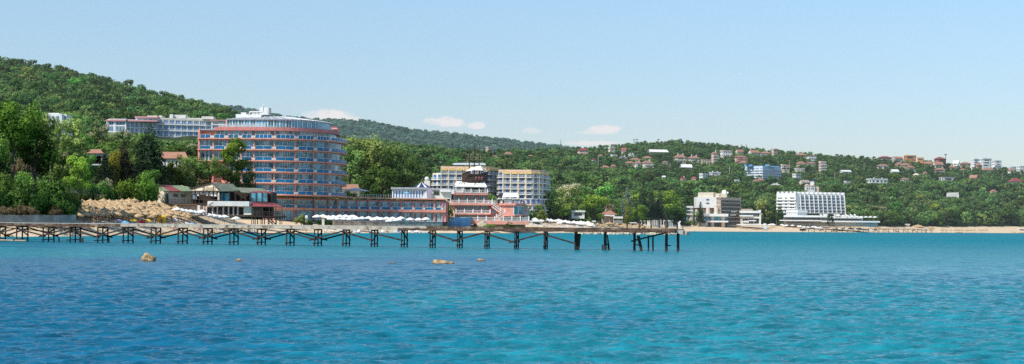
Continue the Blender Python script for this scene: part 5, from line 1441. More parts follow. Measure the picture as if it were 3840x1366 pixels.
# ------------------------------------------------------------------ white slanted hotel
def slanted_hotel():
    D = 1500.0
    t = thing('hotel', 'white hotel with crenellated roof and slanted grid of shaded balconies', 'hotel', P(3030, 848, D)); o = t.location
    L = path_px([(2911, 1500), (2983, 1486)])
    zs = [P(2950, y, D).z for y in (800, 785, 773.5, 761.5, 750, 738.5)]
    block(t, L, [0, L.L * .36, L.L * .63, L.L], zs, M['white'], M['white'], M['dark_glass'], M['white'], 1.2, .5, None, None, mull=1, bw=.3, top=3.2, col=2.6, win_in=(.75, .7), depth=18)
    mb = MB(o)
    for k in range(5): s = L.L * (.02 + .22 * k); mb.band(L, s, min(L.L, s + 2.6), -3, .1, zs[-1] + 3.2, zs[-1] + 4.7)
    mb.build('merlon', M['white'], t)
    # slanted right front: foot stands out further than the top
    A0 = P(2983, 800, 1486); 
    W = path_px([(2983, 1488), (3166, 1506)])
    lean = .17
    zr = [P(3074, y, 1497).z for y in (800, 788.5, 776.5, 764.5, 752.5, 740.5)]
    n = 11
    offz = lambda z: (zr[-1] - z) * lean
    mb = MB(o)
    mb.band(W, 0, W.L, -5, -2.6, zr[0], zr[-1] + 2.8); mb.build('wall', M['blue_white'], t)  # pale blue puts the shade inside the balconies into the wall colour
    for j in range(5):
        for i in range(n):
            a = W.L * i / n; b = W.L * (i + 1) / n
            oo = -2.4
            make_window(t, o, W, a + .3, b - .3, zr[j] + .5, zr[j + 1] - .5, M['white_frame'], M['blue_glass'], mull=1, bw=.22, dep=(-2.5, -2.42))
    for j in range(6):
        z = zr[j]; mb = MB(o); mb.band(W, 0, W.L, -2.6, offz(z), z - .22, z + .18)
        mb.build('balcony_slab', M['white_old'], t)
        if j < 5:
            mb = MB(o); mb.band(W, .1, W.L - .1, offz(z) - .2, offz(z) - .1, z + .3, z + 1.15); mb.build('balcony_rail', M['pale_rail'], t)
    for i in range(n + 1):
        s = max(.18, min(W.L - .18, W.L * i / n)); p, nn = W.at(s); mb = MB(o); tt = Vector((-nn[1], nn[0], 0)) * .17; N3 = Vector((nn[0], nn[1], 0))
        b = Vector((p[0], p[1], zr[0] - .3)); top = Vector((p[0], p[1], zr[-1] + 3.2))
        mb.hexa([b - N3 * 2.7 - tt, b - N3 * 2.7 + tt, b + N3 * (offz(zr[0]) + .3) + tt, b + N3 * (offz(zr[0]) + .3) - tt, top - N3 * 2.7 - tt, top - N3 * 2.7 + tt, top + N3 * .3 + tt, top + N3 * .3 - tt]); mb.build('fin', M['white'], t)
    mb = MB(o); mb.band(W, 0, W.L, -3, -.8, zr[-1] + 1.3, zr[-1] + 3.0); mb.build('roof_parapet', M['white'], t)
    mb = MB(o)
    for i in range(n + 1): s = W.L * i / n; mb.band(W, max(0, s - 1.1), min(W.L, s + 1.1), -4, .3, zr[-1] + 3.0, zr[-1] + 4.8)
    mb.build('merlon', M['white'], t)
    part(t, 'roof_house', M['white'], (2975, 3075, 720, 728, D + 14, 10))
    # undercroft and seaside terraces
    part(t, 'undercroft', M['dark_glass'], (2990, 3165, 799, 809, D + 2, 10))
    q = path_px([(2948, 1478), (2990, 1474), (3026, 1480)])
    z = lambda y: P(2985, y, 1476).z
    mb = MB(o); mb.band(q, 0, q.L, -9, 0, z(810), z(797)); mb.band(q, 0, q.L, -9, .6, z(797), z(789)); mb.build('ballroom', M['white'], t)
    for k in range(12): make_window(t, o, q, q.L * k / 12 + .3, q.L * (k + 1) / 12 - .3, z(808), z(797.5), M['white'], M['pale_rail'], mull=0, dep=(.02, .06), bw=.2)
    for px0, px1, y0, y1, d in ((2942, 3104, 808, 815, 1462), (3104, 3235, 811.5, 819, 1466), (2930, 3080, 825.5, 829.5, 1456), (3080, 3300, 828.5, 834, 1460)):
        part(t, 'terrace', M['white'], (px0, px1, y0, y1, d, 16))
    part(t, 'terrace_back', M['white_old'], (2944, 3235, 815, 848, 1474, 8))
    wins(t, o, 2944, 3000, 815.5, 824, 1473.8, 8, M['white_frame'], M['teal_glass'], .3); wins(t, o, 3002, 3076, 815.5, 824, 1473.8, 12, M['white_frame'], M['dark_glass'], .3)
    wins(t, o, 2950, 3050, 832, 838, 1473.8, 10, M['white_frame'], M['dark_glass'], .3); wins(t, o, 3130, 3232, 819.5, 828, 1473.8, 9, M['white_frame'], M['dark_glass'], .3); wins(t, o, 3130, 3170, 838, 846, 1473.8, 3, M['white_frame'], M['dark_glass'], .3)
    part(t, 'terrace_foot', M['white_old'], (3130, 3290, 834, 850, 1470, 4))
    for k, x in enumerate((3078, 3090, 3097, 3104, 3130, 3135, 3144, 3172, 3190, 3205)):
        mb = MB(o); b = P(x, 811, 1465); mb.slab([b, b + Vector((1.2, 0, 0)), b + Vector((.9, 0, 1.6)), b + Vector((-.5, 0, 2.2)), b + Vector((-1.0, 0, 1.6))], (0, .5, 0)); mb.build('vent_cowl', M['white'], t)
slanted_hotel()
# ------------------------------------------------------------------ houses on the hill above the bay
HOUSE_RECTS = []   # (px0, px1, py0, py1, d): keeps the wood from covering what the photo shows
def house(px0, px1, py0, py1, label, wall='white', roof='hip', rm='terracotta', storeys=2, rot=25, bal=0, chim=0, extra=None, rfrac=.28, cat='house', name='house', d=None, glass='dark_glass', wcols=3, sun_box=0):
    cx = (px0 + px1) / 2
    d = d or d_for(cx, py1 + 3)
    k = d / F; b = P(cx, py1, d); W = (px1 - px0) * k; H = (py1 - py0) * k
    a = R(rot)
    # plan from the apparent width: front length Lx, depth Ly
    Lx = W / (math.cos(a) + .62 * abs(math.sin(a))); Ly = Lx * .62
    g = G(cx, d)
    sink = max(1.5, min(9, b.z - g.z + 2.0))
    t = thing(name, label, cat, (b.x, b.y, b.z), a)
    HOUSE_RECTS.append((px0, px1, py0, py1 - (py1 - py0) * .4, d))
    hr = H * rfrac if roof in ('hip', 'gable') else (H * .10)
    hw = H - hr
    x, y = Lx / 2, Ly / 2
    ov = .0
    mb = MB(); mb.box(-x * .86, x * .86, -y * .86, y * .86, -sink, hw); mb.build('wall', M[wall], t)
    if roof == 'hip':
        mb = MB(); rx = max(.05, x - y)
        V = [(-x, -y, hw), (x, -y, hw), (x, y, hw), (-x, y, hw), (-x, -y, hw + .25), (x, -y, hw + .25), (x, y, hw + .25), (-x, y, hw + .25), (-rx, 0, hw + hr), (rx, 0, hw + hr)]
        mb.add(V, [(3, 2, 1, 0), (0, 1, 5, 4), (1, 2, 6, 5), (2, 3, 7, 6), (3, 0, 4, 7), (4, 5, 9, 8), (5, 6, 9), (6, 7, 8, 9), (7, 4, 8)]); ro = mb.build('roof', M[rm], t)
    elif roof == 'gable':
        mb = MB(); mb.slab([(-x, -y * 1.05, hw - .1), (-x, 0, hw + hr), (x, 0, hw + hr), (x, -y * 1.05, hw - .1)], (0, 0, .25)); mb.slab([(-x, 0, hw + hr), (-x, y * 1.05, hw - .1), (x, y * 1.05, hw - .1), (x, 0, hw + hr)], (0, 0, .25)); ro = mb.build('roof', M[rm], t)
        mb = MB()
        for s in (-1, 1): mb.slab([(s * x * .9, -y * .9, hw), (s * x * .9, y * .9, hw), (s * x * .9, 0, hw + hr * .9)], (-s * .2, 0, 0))
        mb.build('gable', M[wall], t)
    else:
        mb = MB(); mb.box(-x * .93, x * .93, -y * .93, y * .93, hw, hw + .25)
        for s in ((-x * .93, -x * .93 + .3, -y * .93, y * .93), (x * .93 - .3, x * .93, -y * .93, y * .93)): mb.box(*s, hw + .25, hw + hr)
        for s in ((-x * .93 + .3, x * .93 - .3, -y * .93, -y * .93 + .3), (-x * .93 + .3, x * .93 - .3, y * .93 - .3, y * .93)): mb.box(*s, hw + .25, hw + hr - .01)
        ro = mb.build('roof', M[wall if rm == 'terracotta' else rm], t)
    for c in range(chim):
        mb = MB(); cx_ = (-.5 + c) * x * .9 if chim > 1 else x * .35
        mb.box(cx_ - .45, cx_ + .45, -y * .35, -y * .35 + .8, hw + hr * .2, H + max(1.0, H * .12)); mb.box(cx_ - .55, cx_ + .55, -y * .35 - .1, -y * .35 + .9, H + max(1.0, H * .12), H + max(1.0, H * .12) + .25); mb.build('chimney', M['white_old'], ro)
    sh = hw / storeys
    for j in range(storeys):
        z0 = j * sh + sh * random.choice((.12, .3, .3)); z1 = j * sh + sh * .76
        strip = random.random() < .38
        cells = [(-x * .86 + 2 * x * .86 * (i + .5) / wcols + random.uniform(-.2, .2), 2 * x * .86 / wcols * random.choice((.2, .26, .34))) for i in range(wcols)]
        if strip: cells = [(x * random.uniform(-.25, .1), x * random.uniform(.38, .55)), (x * .72, x * .1)]
        for c, w in cells:
            mb = MB(); mb.box(c - w, c + w, -y * .86 - .06, -y * .86 + .1, z0, z1); f = mb.build('window', M[wall if roof == 'flat' or strip else 'white_old'], t)
            mb = MB(); mb.box(c - w + .12, c + w - .12, -y * .86 - .09, -y * .86, z0 + .1, z1 - .1); mb.build('pane', M[glass], f)
        side = -1 if rot > 0 else 1
        for i in range(2):
            c = -y * .9 + 2 * y * .9 * (i + .5) / 2; w = y * .9 * .24
            mb = MB(); xs = side * x * .86; mb.box(min(xs, xs + side * .07), max(xs, xs + side * .07), c - w, c + w, z0, z1); mb.build('window', M[glass], t)
        if bal > j and storeys - j <= bal + 1 or (bal >= storeys):
            mb = MB(); z = j * sh + .02
            mb.box(-x * .95, x * .95, -y * .86 - 1.5, -y * .86 - .01, z, z + .25); mb.box(-x * .95, x * .95, -y * .86 - 1.5, -y * .86 - 1.38, z + .25, z + 1.15); mb.build('balcony', M[extra or 'cream_w'], t)
    if sun_box:
        mb = MB(); mb.slab([(-x * .5, -y * 1.02, hw + .5), (x * .2, -y * 1.02, hw + .5), (x * .2, -y * .5, hw + hr * .7), (-x * .5, -y * .5, hw + hr * .7)], (0, -.1, .25)); mb.build('solar_panel', M['blue_glass'], ro)
    return t
H = house
H(2163, 2207, 556, 592, 'pink villa with dark red stepped roofs at the left end of the hill', 'pale_pink', rm='red_roof', storeys=3, bal=2, rot=20, rfrac=.25)
H(2217, 2235, 596, 612, 'tiny white cottage with dark red roof below the pink villa at the left', 'white', rm='red_roof', storeys=1, rot=30, wcols=2)
H(2243, 2260, 580, 592, 'small terracotta roofed cottage between pink villa and yellow block', 'tan', storeys=1, roof='gable', rot=30, rfrac=.5, wcols=2)
H(2278, 2309, 552, 582, 'pale yellow flat roofed block with square windows near the hilltop', 'cream', 'flat', 'cream', 2, 30, wcols=3, chim=1)
H(2287, 2317, 580, 594, 'white low annex directly below the pale yellow flat roofed block', 'white', 'flat', 'white', 1, 25)
H(2319, 2354, 586, 604, 'house with orange red roof and blue solar panel on it', 'white_old', storeys=1, rfrac=.45, sun_box=1, rot=15, chim=1)
H(2328, 2353, 556, 582, 'house with dark steep roof and dark glass gable near the hilltop', 'tan', 'gable', 'red_roof', 2, -30, glass='blue_glass', rfrac=.4)
H(2354, 2380, 578, 593, 'white terraced house with chimneys behind the solar panel house', 'white', 'flat', 'white', 2, 20, bal=1, chim=2)
H(2358, 2405, 593, 607, 'long low terracotta roofed house in the upper village', 'beige', storeys=1, rfrac=.5, rot=10)
H(2406, 2447, 586, 600, 'broad orange hip roof house below the white modern villa', 'cream_w', storeys=1, rfrac=.55, rot=15)
H(2341, 2382, 605, 628, 'pale pink house, left of the three joined villas with red roofs', 'pale_pink', storeys=2, bal=1, rfrac=.33, rot=20)
H(2378, 2407, 605, 634, 'white bay fronted house, middle of the three joined villas with red roofs', 'white', storeys=2, rfrac=.3, rot=25, chim=1)
H(2405, 2451, 603, 640, 'cream villa with three balcony floors, right of the three joined villas', 'cream_w', storeys=3, bal=3, rfrac=.24, rot=25, chim=1)
H(2427, 2506, 562, 583, 'long white modern villa with sloping roofs high on the hill', 'white', 'gable', 'white', 1, 12, rfrac=.45, wcols=5)
H(2481, 2507, 604, 622, 'small cream house with red roof left of the twin chimney villa', 'cream', storeys=2, rot=25, wcols=2)
H(2524, 2576, 580, 614, 'cream villa with orange roof, two chimneys and wide balconies', 'cream', storeys=2, bal=2, chim=2, rfrac=.33, rot=20)
H(2576, 2625, 585, 618, 'pale pink villa with red hip roof and two white chimneys', 'white_old', storeys=3, bal=0, chim=2, rfrac=.3, rot=20, wcols=4)
H(2549, 2597, 617, 640, 'white low house with arched pale roof below the two chimney villas', 'white', 'gable', 'white', 1, 15, rfrac=.5)
H(2625, 2668, 598, 620, 'long beige flat roofed terrace house left of the pink balcony tower', 'beige', 'flat', 'tan', 2, 15, bal=1, wcols=4)
H(2665, 2694, 570, 626, 'slender pink apartment tower with five balcony floors', 'pale_pink', 'hip', storeys=5, bal=5, chim=1, rfrac=.12, rot=30, wcols=2)
H(2549, 2575, 664, 690, 'white cottage with dark red roof in the trees left of the white block', 'white', rm='red_roof', storeys=2, chim=1, rfrac=.3, rot=35, wcols=2)
H(2590, 2614, 663, 690, 'grey house with dark red roof in the trees beside the white block', 'tan', rm='red_roof', storeys=2, rfrac=.25, rot=-20, wcols=2)
H(2619, 2657, 651, 688, 'plain white three storey modern block with flat roof in the trees', 'white', 'flat', 'white', 3, 40, wcols=2)
H(2656, 2704, 646, 668, 'white flat house with roof chimneys behind the plain white block', 'white', 'flat', 'white', 2, 15, chim=2)
H(2251, 2287, 621, 634, 'long orange roof of a house deep in the trees below the yellow block', 'tan', storeys=1, rfrac=.7, rot=10)
H(2288, 2312, 617, 634, 'small orange roofed house right of the long orange roof in the trees', 'beige', storeys=1, rfrac=.5, rot=25, wcols=2)
H(2697, 2748, 565, 598, 'white and pink terraced house with flat roof at the skyline', 'white', 'flat', 'pale_pink', 3, 22, bal=2, extra='pale_pink', wcols=4)
H(2755, 2790, 562, 585, 'house with bright orange gable roof left below the poplars', 'cream', 'gable', storeys=2, rot=25, rfrac=.35)
H(2750, 2803, 584, 614, 'reddish brown terraced house with many small balconies below the poplars', 'pale_pink', 'hip', storeys=3, bal=3, extra='pink', rot=20, rfrac=.2)
H(2772, 2800, 604, 622, 'low white garage house with red roof under the reddish terraced house', 'white', storeys=1, rot=15, rfrac=.4)
H(2803, 2850, 564, 589, 'white house with brown gable roof on the skyline right of the poplars', 'white', 'gable', 'terracotta_b', 2, 25, rfrac=.38)
H(2848, 2892, 569, 589, 'house with long orange roof between gable house and pink cube', 'cream_w', storeys=2, rot=12, rfrac=.35, wcols=4)
H(2891, 2918, 558, 590, 'plain salmon pink cube house on the skyline beside a dark pine', 'pale_pink', 'flat', 'pale_pink', 3, 35, wcols=1)
H(2980, 3023, 575, 590, 'brown roofed house on the skyline left of the white three storey house', 'tan', storeys=1, rfrac=.5, rot=12, rm='terracotta_b')
H(3023, 3061, 583, 612, 'white three storey house with dark balcony recesses at the skyline', 'white', 'hip', 'red_roof', 3, 15, bal=3, extra='white', rfrac=.08)
H(2985, 3022, 605, 632, 'large villa with broad orange hip roof above cream terraces', 'cream', storeys=2, bal=1, rfrac=.38, rot=22, wcols=4)
H(2977, 3019, 631, 652, 'cream arcaded terrace house below the broad orange hip roof villa', 'cream_w', 'flat', 'cream_w', 2, 18, bal=1, wcols=4)
H(3020, 3061, 608, 628, 'pinkish stepped house right of the broad orange hip roof villa', 'beige', storeys=2, bal=1, rfrac=.3, rot=20)
H(3068, 3099, 605, 658, 'pale pink narrow apartment tower with white balcony bands', 'pale_pink', 'flat', 'pale_pink', 5, 25, bal=5, extra='white', wcols=3)
H(2926, 2950, 617, 638, 'upper cream cottage right of the pale blue apartment hotel', 'cream_w', 'flat', 'terracotta', 2, 25, wcols=2)
H(2946, 2966, 619, 640, 'small beige cottage second to the right of the pale blue hotel', 'beige', storeys=2, rot=25, wcols=2)
H(2930, 2962, 636, 656, 'lower cream house with balcony right of the pale blue hotel', 'cream', 'flat', 'beige', 2, 20, bal=1)
H(2968, 3006, 652, 682, 'white house with rounded balconies above the cream gabled house', 'white', 'flat', 'white', 3, 40, bal=2, wcols=2)
H(2992, 3040, 676, 704, 'cream gabled house with grey roof above the white slanted hotel', 'cream', 'gable', 'concrete', 2, 30, rfrac=.35, wcols=4)
H(2889, 2927, 688, 702, 'low grey domed roof pavilion in the trees left of the cream gabled house', 'concrete_l', storeys=1, rm='concrete_l', rfrac=.5, rot=15, chim=1)
H(2821, 2846, 673, 690, 'small white house with orange roof below the pale blue hotel, left one', 'white', storeys=1, rot=25, rfrac=.4, wcols=2)
H(2838, 2867, 668, 684, 'small house with bright orange roof below the pale blue hotel, right one', 'cream', storeys=1, rot=15, rfrac=.6, wcols=2)
H(2752, 2774, 674, 686, 'tiny white hut in the trees left below the pale blue hotel', 'white', 'flat', 'white', 1, 15, wcols=2)
H(3146, 3194, 639, 657, 'white low house alone among trees right of the pink towers', 'white', 'gable', 'white', 1, 20, rfrac=.3)
H(3247, 3330, 671, 704, 'wide white modern villa with flat roofs in the wood', 'white', 'flat', 'white', 2, 14, wcols=4, chim=2)
H(3162, 3194, 678, 697, 'small white house with grey flat roof left of the wide modern villa', 'white_old', 'flat', 'concrete', 1, 25)
H(3285, 3334, 616, 636, 'white house with red roof and long terrace on the right hill', 'white', storeys=1, bal=1, rfrac=.35, rot=15)
H(3291, 3345, 586, 607, 'brown house with dark red roof at the skyline left of the orange block', 'tan', rm='red_roof', storeys=2, rot=15, rfrac=.3, wcols=4)
H(3343, 3388, 588, 608, 'pale house with dark roof between brown house and orange block', 'white_old', 'gable', 'terracotta_b', 2, 25, rfrac=.35)
H(3388, 3436, 583, 616, 'bright orange flat roofed apartment block on the skyline', 'orange', 'flat', 'orange', 3, 12, wcols=4)
H(3436, 3466, 591, 622, 'darker orange wing with rounded balconies beside the orange block', 'orange', 'flat', 'orange', 3, -20, bal=2, extra='orange', wcols=2)
H(3354, 3384, 610, 630, 'red roofed house, left of the pair below the orange block', 'cream', storeys=2, rot=20, rfrac=.4, wcols=2)
H(3376, 3415, 611, 636, 'red roofed house, right of the pair below the orange block', 'beige', storeys=2, rot=20, rfrac=.38, bal=1)
H(3395, 3433, 622, 645, 'pinkish house with dark terrace below the red roofed pair', 'pale_pink', rm='terracotta_b', storeys=2, rot=25, bal=1, rfrac=.3)
H(3337, 3372, 636, 657, 'white gabled bungalow on the right hill below the long terrace house', 'white', 'gable', 'white', 1, 20, rfrac=.4)
H(3374, 3412, 667, 692, 'white house with faded pink roof right of the wide modern villa', 'white', storeys=2, rot=30, rfrac=.28)
H(3423, 3448, 650, 667, 'small cream house with pale roof in the trees of the right hill', 'cream', rm='cream', storeys=1, rot=20, rfrac=.4, wcols=2)
H(3460, 3478, 644, 658, 'tiny dark roofed cottage right of the small cream house', 'white', rm='terracotta_b', storeys=1, rot=20, rfrac=.45, wcols=2)
H(3499, 3550, 589, 618, 'octagonal brick red house with pointed roof and mast on the skyline', 'brick', rm='red_roof', storeys=2, rot=35, rfrac=.3, wcols=4, chim=1)
H(3458, 3505, 606, 622, 'wide brown roofed house left below the brick red house', 'beige', rm='terracotta_b', storeys=1, rot=12, rfrac=.6)
H(3496, 3538, 608, 634, 'house with long reddish roof directly below the brick red house', 'cream_w', 'gable', storeys=2, rot=15, rfrac=.4)
H(3502, 3546, 630, 656, 'two storey house with salmon roof below the long reddish roof', 'tan', storeys=2, rot=15, rfrac=.28, bal=1)
H(3519, 3581, 665, 688, 'long white house with flat grey roof in the right wood', 'white', 'flat', 'concrete_l', 2, 20, wcols=5)
H(3571, 3599, 603, 628, 'white house with steep pale gable on the right skyline', 'white', 'gable', 'white_old', 2, -35, rfrac=.45, wcols=2)
H(3599, 3640, 608, 625, 'house with low red roof between white gable and white apartments', 'tan', storeys=1, rot=10, rfrac=.4)
H(3558, 3586, 622, 634, 'orange roofed cottage below the white gable house', 'beige', storeys=1, rot=12, rfrac=.55, wcols=2)
H(3640, 3672, 596, 622, 'white apartment block, left of the three on the right skyline', 'white', 'flat', 'white', 3, 30, bal=1, extra='white', wcols=2)
H(3668, 3720, 594, 626, 'white apartment block with rounded top, middle of the three on the right skyline', 'white', 'flat', 'white', 3, 20, bal=0, wcols=4)
H(3718, 3757, 602, 622, 'white apartment block, right of the three on the right skyline', 'white', 'flat', 'white', 2, 20, bal=1, extra='white')
H(3655, 3685, 613, 640, 'tan chalet with overhanging roof below the white apartment blocks', 'tan', rm='terracotta_b', storeys=2, rot=25, bal=1, rfrac=.3, wcols=2)
H(3679, 3728, 629, 648, 'white house with red hip roof below the white apartment blocks', 'white', storeys=1, rot=15, rfrac=.5)
H(3598, 3623, 632, 644, 'small house with rust red roof left of the tan chalet', 'beige', rm='terracotta', storeys=1, rot=20, rfrac=.5, wcols=2)
H(3634, 3669, 657, 684, 'chalet with steep orange red roof alone on the right slope', 'tan', 'gable', storeys=2, rot=-40, rfrac=.4, wcols=2)
H(3779, 3836, 668, 702, 'house with wide red roof near the right edge', 'white', rm='red_roof', storeys=2, rot=20, rfrac=.4, bal=1)
H(3709, 3741, 711, 733, 'small white house with orange roof low in the right wood', 'white', storeys=1, rot=30, rfrac=.4, wcols=2)
H(3777, 3806, 632, 656, 'pale house with red roof near the right edge of the skyline', 'cream_w', storeys=2, rot=25, rfrac=.35, wcols=2)
H(3783, 3812, 625, 640, 'white far block, left of the two at the right edge of the skyline', 'white', 'flat', 'white', 2, 20, wcols=3)
H(3812, 3850, 623, 640, 'white far block, right of the two at the right edge of the skyline', 'white', 'flat', 'white', 2, 20, wcols=3)
H(1819, 1853, 552, 574, 'white pink apartment house alone in the wood above the ship', 'pale_pink', 'flat', 'pale_pink', 3, 40, bal=1, extra='white', wcols=2)
H(1888, 1924, 570, 590, 'house with terracotta roofs in the wood right of the ship masts', 'cream_w', storeys=2, rot=20, rfrac=.45, bal=1)
H(1979, 1999, 581, 589, 'low terracotta roof showing in the wood above the cream hotel', 'beige', storeys=1, rot=10, rfrac=.6, wcols=2)
H(1846, 1866, 583, 593, 'tiny pale house in the wood below the white pink apartment house', 'pale_pink', storeys=1, rot=20, rfrac=.4, wcols=2)
H(2481, 2497, 660, 672, 'tiny white cottage deep in the wood left of the white block', 'white', 'gable', 'white', 1, 20, rfrac=.4, wcols=2)
t = thing('wall', 'grey concrete retaining wall in the right wood below the long white house', 'wall', P(3572, 742, 2010))
mb = MB(t.location); mb.slab([P(3549, 741, 2010), P(3597, 745, 2010), P(3595, 722, 2014), P(3552, 723, 2014)], (0, 2, 0)); mb.build('wall_face', M['concrete_l'], t); HOUSE_RECTS.append((3549, 3597, 722, 742, 2010))
# pale blue apartment hotel
def blue_block():
    d = 1900.0
    t = thing('hotel', 'pale blue and white apartment hotel with six balcony floors on the hill', 'hotel', P(2860, 672, d))
    p = path_px([(2792, 1915), (2858, 1898), (2926, 1925)])
    zs = [P(2860, y, 1905).z for y in (676, 667, 657.5, 648, 638.5, 629)]
    block(t, p, [p.L * k / 9 for k in range(10)], zs, M['blue_white'], M['white_frame'], M['blue_glass'], M['white'], 1.2, .6, M['blue_white'], M['white_frame'], 1.0, mull=1, bw=.35, top=1.6, col=1.6, win_in=(.3, .8))
    o = t.location
    for a, b in ((2792, 2800), (2812, 2820), (2872, 2886)): part(t, 'roof_box', M['sky_blue'], (a, b, 617, 624, 1903, 5))
    part(t, 'roof_band', M['sky_blue'], (2800, 2922, 622.5, 625.5, 1906, 6))
    HOUSE_RECTS.append((2793, 2926, 618, 668, d))
blue_block()
# white chapel with a dark dome
t = thing('church', 'small white church with pink gables and dark domed tower above the slanted hotel', 'church', P(3045, 718, 1720))
part(t, 'nave', M['white_old'], (3022, 3056, 697, 722, 1722, 8)); 
mb = MB(t.location); mb.slab([P(3021, 697, 1721.5), P(3041, 697, 1721.5), P(3028, 690, 1721.5)], (0, 8, 0)); mb.slab([P(3040, 697, 1721.4), P(3057, 697, 1721.4), P(3049, 692, 1721.4)], (0, 8, 0)); mb.build('gable', M['pale_pink'], t)
part(t, 'tower', M['white'], (3041, 3053, 681, 700, 1724, 4)); part(t, 'side_hall', M['pale_pink'], (3056, 3071, 700, 722, 1724, 7))
mb = MB(t.location); mb.lathe([(1.2, 0), (1.5, .8), (1.2, 1.8), (.4, 2.6), (.15, 3.6), (.02, 4.4)], P(3051, 682, 1726), 10); mb.build('dome', M['canvas_n'], t)
for a in (3026, 3033, 3043, 3049): part(t, 'window', M['dark_glass'], (a, a + 3, 703, 711, 1721.8, .3))
HOUSE_RECTS.append((3021, 3071, 674, 719, 1720))
# white tower block behind the pale tree, and two roofs on the left bank
t = thing('apartment_tower', 'white tower block glimpsed behind the pale thin tree at left', 'building', P(205, 560, 640))
part(t, 'wall', M['white'], (168, 232, 428, 560, 640, 9), (226, 249, 429, 560, 644, 9)); part(t, 'roof_box', M['white_old'], (180, 222, 424, 428.5, 642, 5))
for y in (436, 452, 468, 484, 500):
    for x in (176, 194, 212): part(t, 'window', M['blue_glass'], (x, x + 8, y, y + 8, 639.85, .3))
    part(t, 'window', M['blue_glass'], (240, 246, y, y + 9, 643.85, .3))
HOUSE_RECTS.append((168, 249, 428, 470, 640))
def gh(px0, px1, py0, pym, py1, d, label, dark):
    t = thing('house', label, 'house', P((px0 + px1) / 2, py1, d))
    part(t, 'wall', M['white_old'], (px0 + 4, px1 - 4, pym, py1, d, 8))
    quadp(t, 'roof', M[dark], [(px0, pym + 1, d - 1), (px1, pym + 1, d - 1), (px1 - 12, py0, d + 5), (px0 + 10, py0, d + 5)], .2)
    wins(t, t.location, px0 + 10, px1 - 10, pym + 12, py1 - 8, d - .1, 6, M['white_old'], M['blue_glass'], .9)
    HOUSE_RECTS.append((px0, px1, py0, py1 - 20, d))
gh(315, 388, 560, 573, 620, 560, 'pale house with faded orange roof between thin tree and dark conifer', 'terracotta_b')
gh(600, 706, 570, 592, 640, 570, 'pale house with brown hipped roof right of the tall dark spruce', 'terracotta_b')
# masts and monument on the skyline
def mast(px, py0, py1, d, label, cat='mast', w=.7):
    t = thing('mast', label, cat, P(px, py1, d)); h = (py1 - py0) * d / F; mb = MB()
    mb.tube([(0, 0, -12), (0, 0, h)], [w, w * .5], 6); mb.build('pole', M['metal_d'], t)
    mb = MB()
    for k in (.78, .9): mb.box(-w * 2.2, w * 2.2, -w * .6, w * .6, h * k, h * k + 1.8)
    mb.build('antenna', M['metal_w'], t)
mast(2103, 522, 548, 3580, 'thin radio mast on the far ridge above the bay', w=.9)
mast(2378, 523, 545, 2300, 'left one of the two close radio masts above the hill wood')
mast(2389, 522, 545, 2300, 'right one of the two close radio masts above the hill wood')
mast(2469, 524, 540, 2320, 'thin radio mast alone on the wooded hilltop')
mast(3546, 581, 592, 2380, 'short mast rising behind the brick red house')
t = thing('monument', 'slender dark stone monument standing on the far ridge', 'monument', P(1346, 462, 3600))
mb = MB(); mb.tube([(0, 0, -8), (0, 0, 2), (0, 0, 10)], [2.6, 2.0, 1.2], 4); mb.box(-2.6, 2.6, -2.6, 2.6, -8, 0); mb.build('obelisk', M['concrete'], t)
# ridge houses
HOUSE_RECTS += [(2905, 2990, 722, 800, 1500), (2911, 3170, 722, 800, 1490), (2943, 3240, 790, 850, 1460), (3240, 3310, 822, 850, 1460), (2575, 2610, 770, 850, 1380), (2610, 2780, 722, 850, 1380), (2780, 2860, 784, 850, 1380)]
HOUSE_RECTS += [(395, 590, 448, 512, 985), (590, 850, 435, 552, 1000), (745, 1285, 400, 850, 585), (1280, 1680, 690, 850, 590), (1600, 1700, 668, 850, 655), (1620, 1880, 615, 760, 850), (1868, 2062, 634, 800, 845), (1690, 1990, 540, 850, 670), (520, 1065, 685, 850, 484), (1268, 1348, 690, 712, 665), (1272, 1700, 690, 760, 640)]
# ------------------------------------------------------------------ trees: leaf meshes one metre high, scaled per tree
def leaf_arrays(clumps, n, leaf, seed, jit=.55, zs=1.0, up=.35, aspect=1.5):
    r = np.random.default_rng(seed)
    C = np.array([c[:3] for c in clumps]); Rr = np.array([c[3] for c in clumps])
    w = Rr ** 2; idx = r.choice(len(C), n, p=w / w.sum())
    dv = r.normal(size=(n, 3)); dv /= np.linalg.norm(dv, axis=1)[:, None]
    rad = Rr[idx] * (.5 + .55 * r.random(n) ** .6)
    pos = C[idx] + dv * rad[:, None] * np.array([1, 1, zs])
    ctr = C.mean(0)
    outw = pos - ctr; outw /= np.linalg.norm(outw, axis=1)[:, None] + 1e-6
    nm = dv * .8 + outw * .5 + np.array([0, 0, up]) + r.normal(size=(n, 3)) * jit
    nm /= np.linalg.norm(nm, axis=1)[:, None]
    a = np.cross(nm, r.normal(size=(n, 3))); a /= np.linalg.norm(a, axis=1)[:, None]
    b = np.cross(nm, a)
    s = leaf * r.uniform(.6, 1.35, n)
    a *= (s * aspect ** .5)[:, None]; b *= (s / aspect ** .5)[:, None]
    V = np.stack([pos - a * .9, pos - b * .7, pos + a * 1.05, pos + b * .7], 1)
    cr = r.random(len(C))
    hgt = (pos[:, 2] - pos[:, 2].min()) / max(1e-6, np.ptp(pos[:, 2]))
    sh = .34 + .20 * (hgt - .5) + .24 * (cr[idx] - .5) + .20 * dv[:, 2] + .18 * (hgt - .4) + .30 * (r.random(n) - .5) + .12 * np.clip(rad / Rr[idx] - .8, -1, .3) * 2  # painted shading: crown tops and clump outsides lighter, undersides and insides darker
    return V.reshape(-1, 3), np.clip(sh + .1, 0, 1)

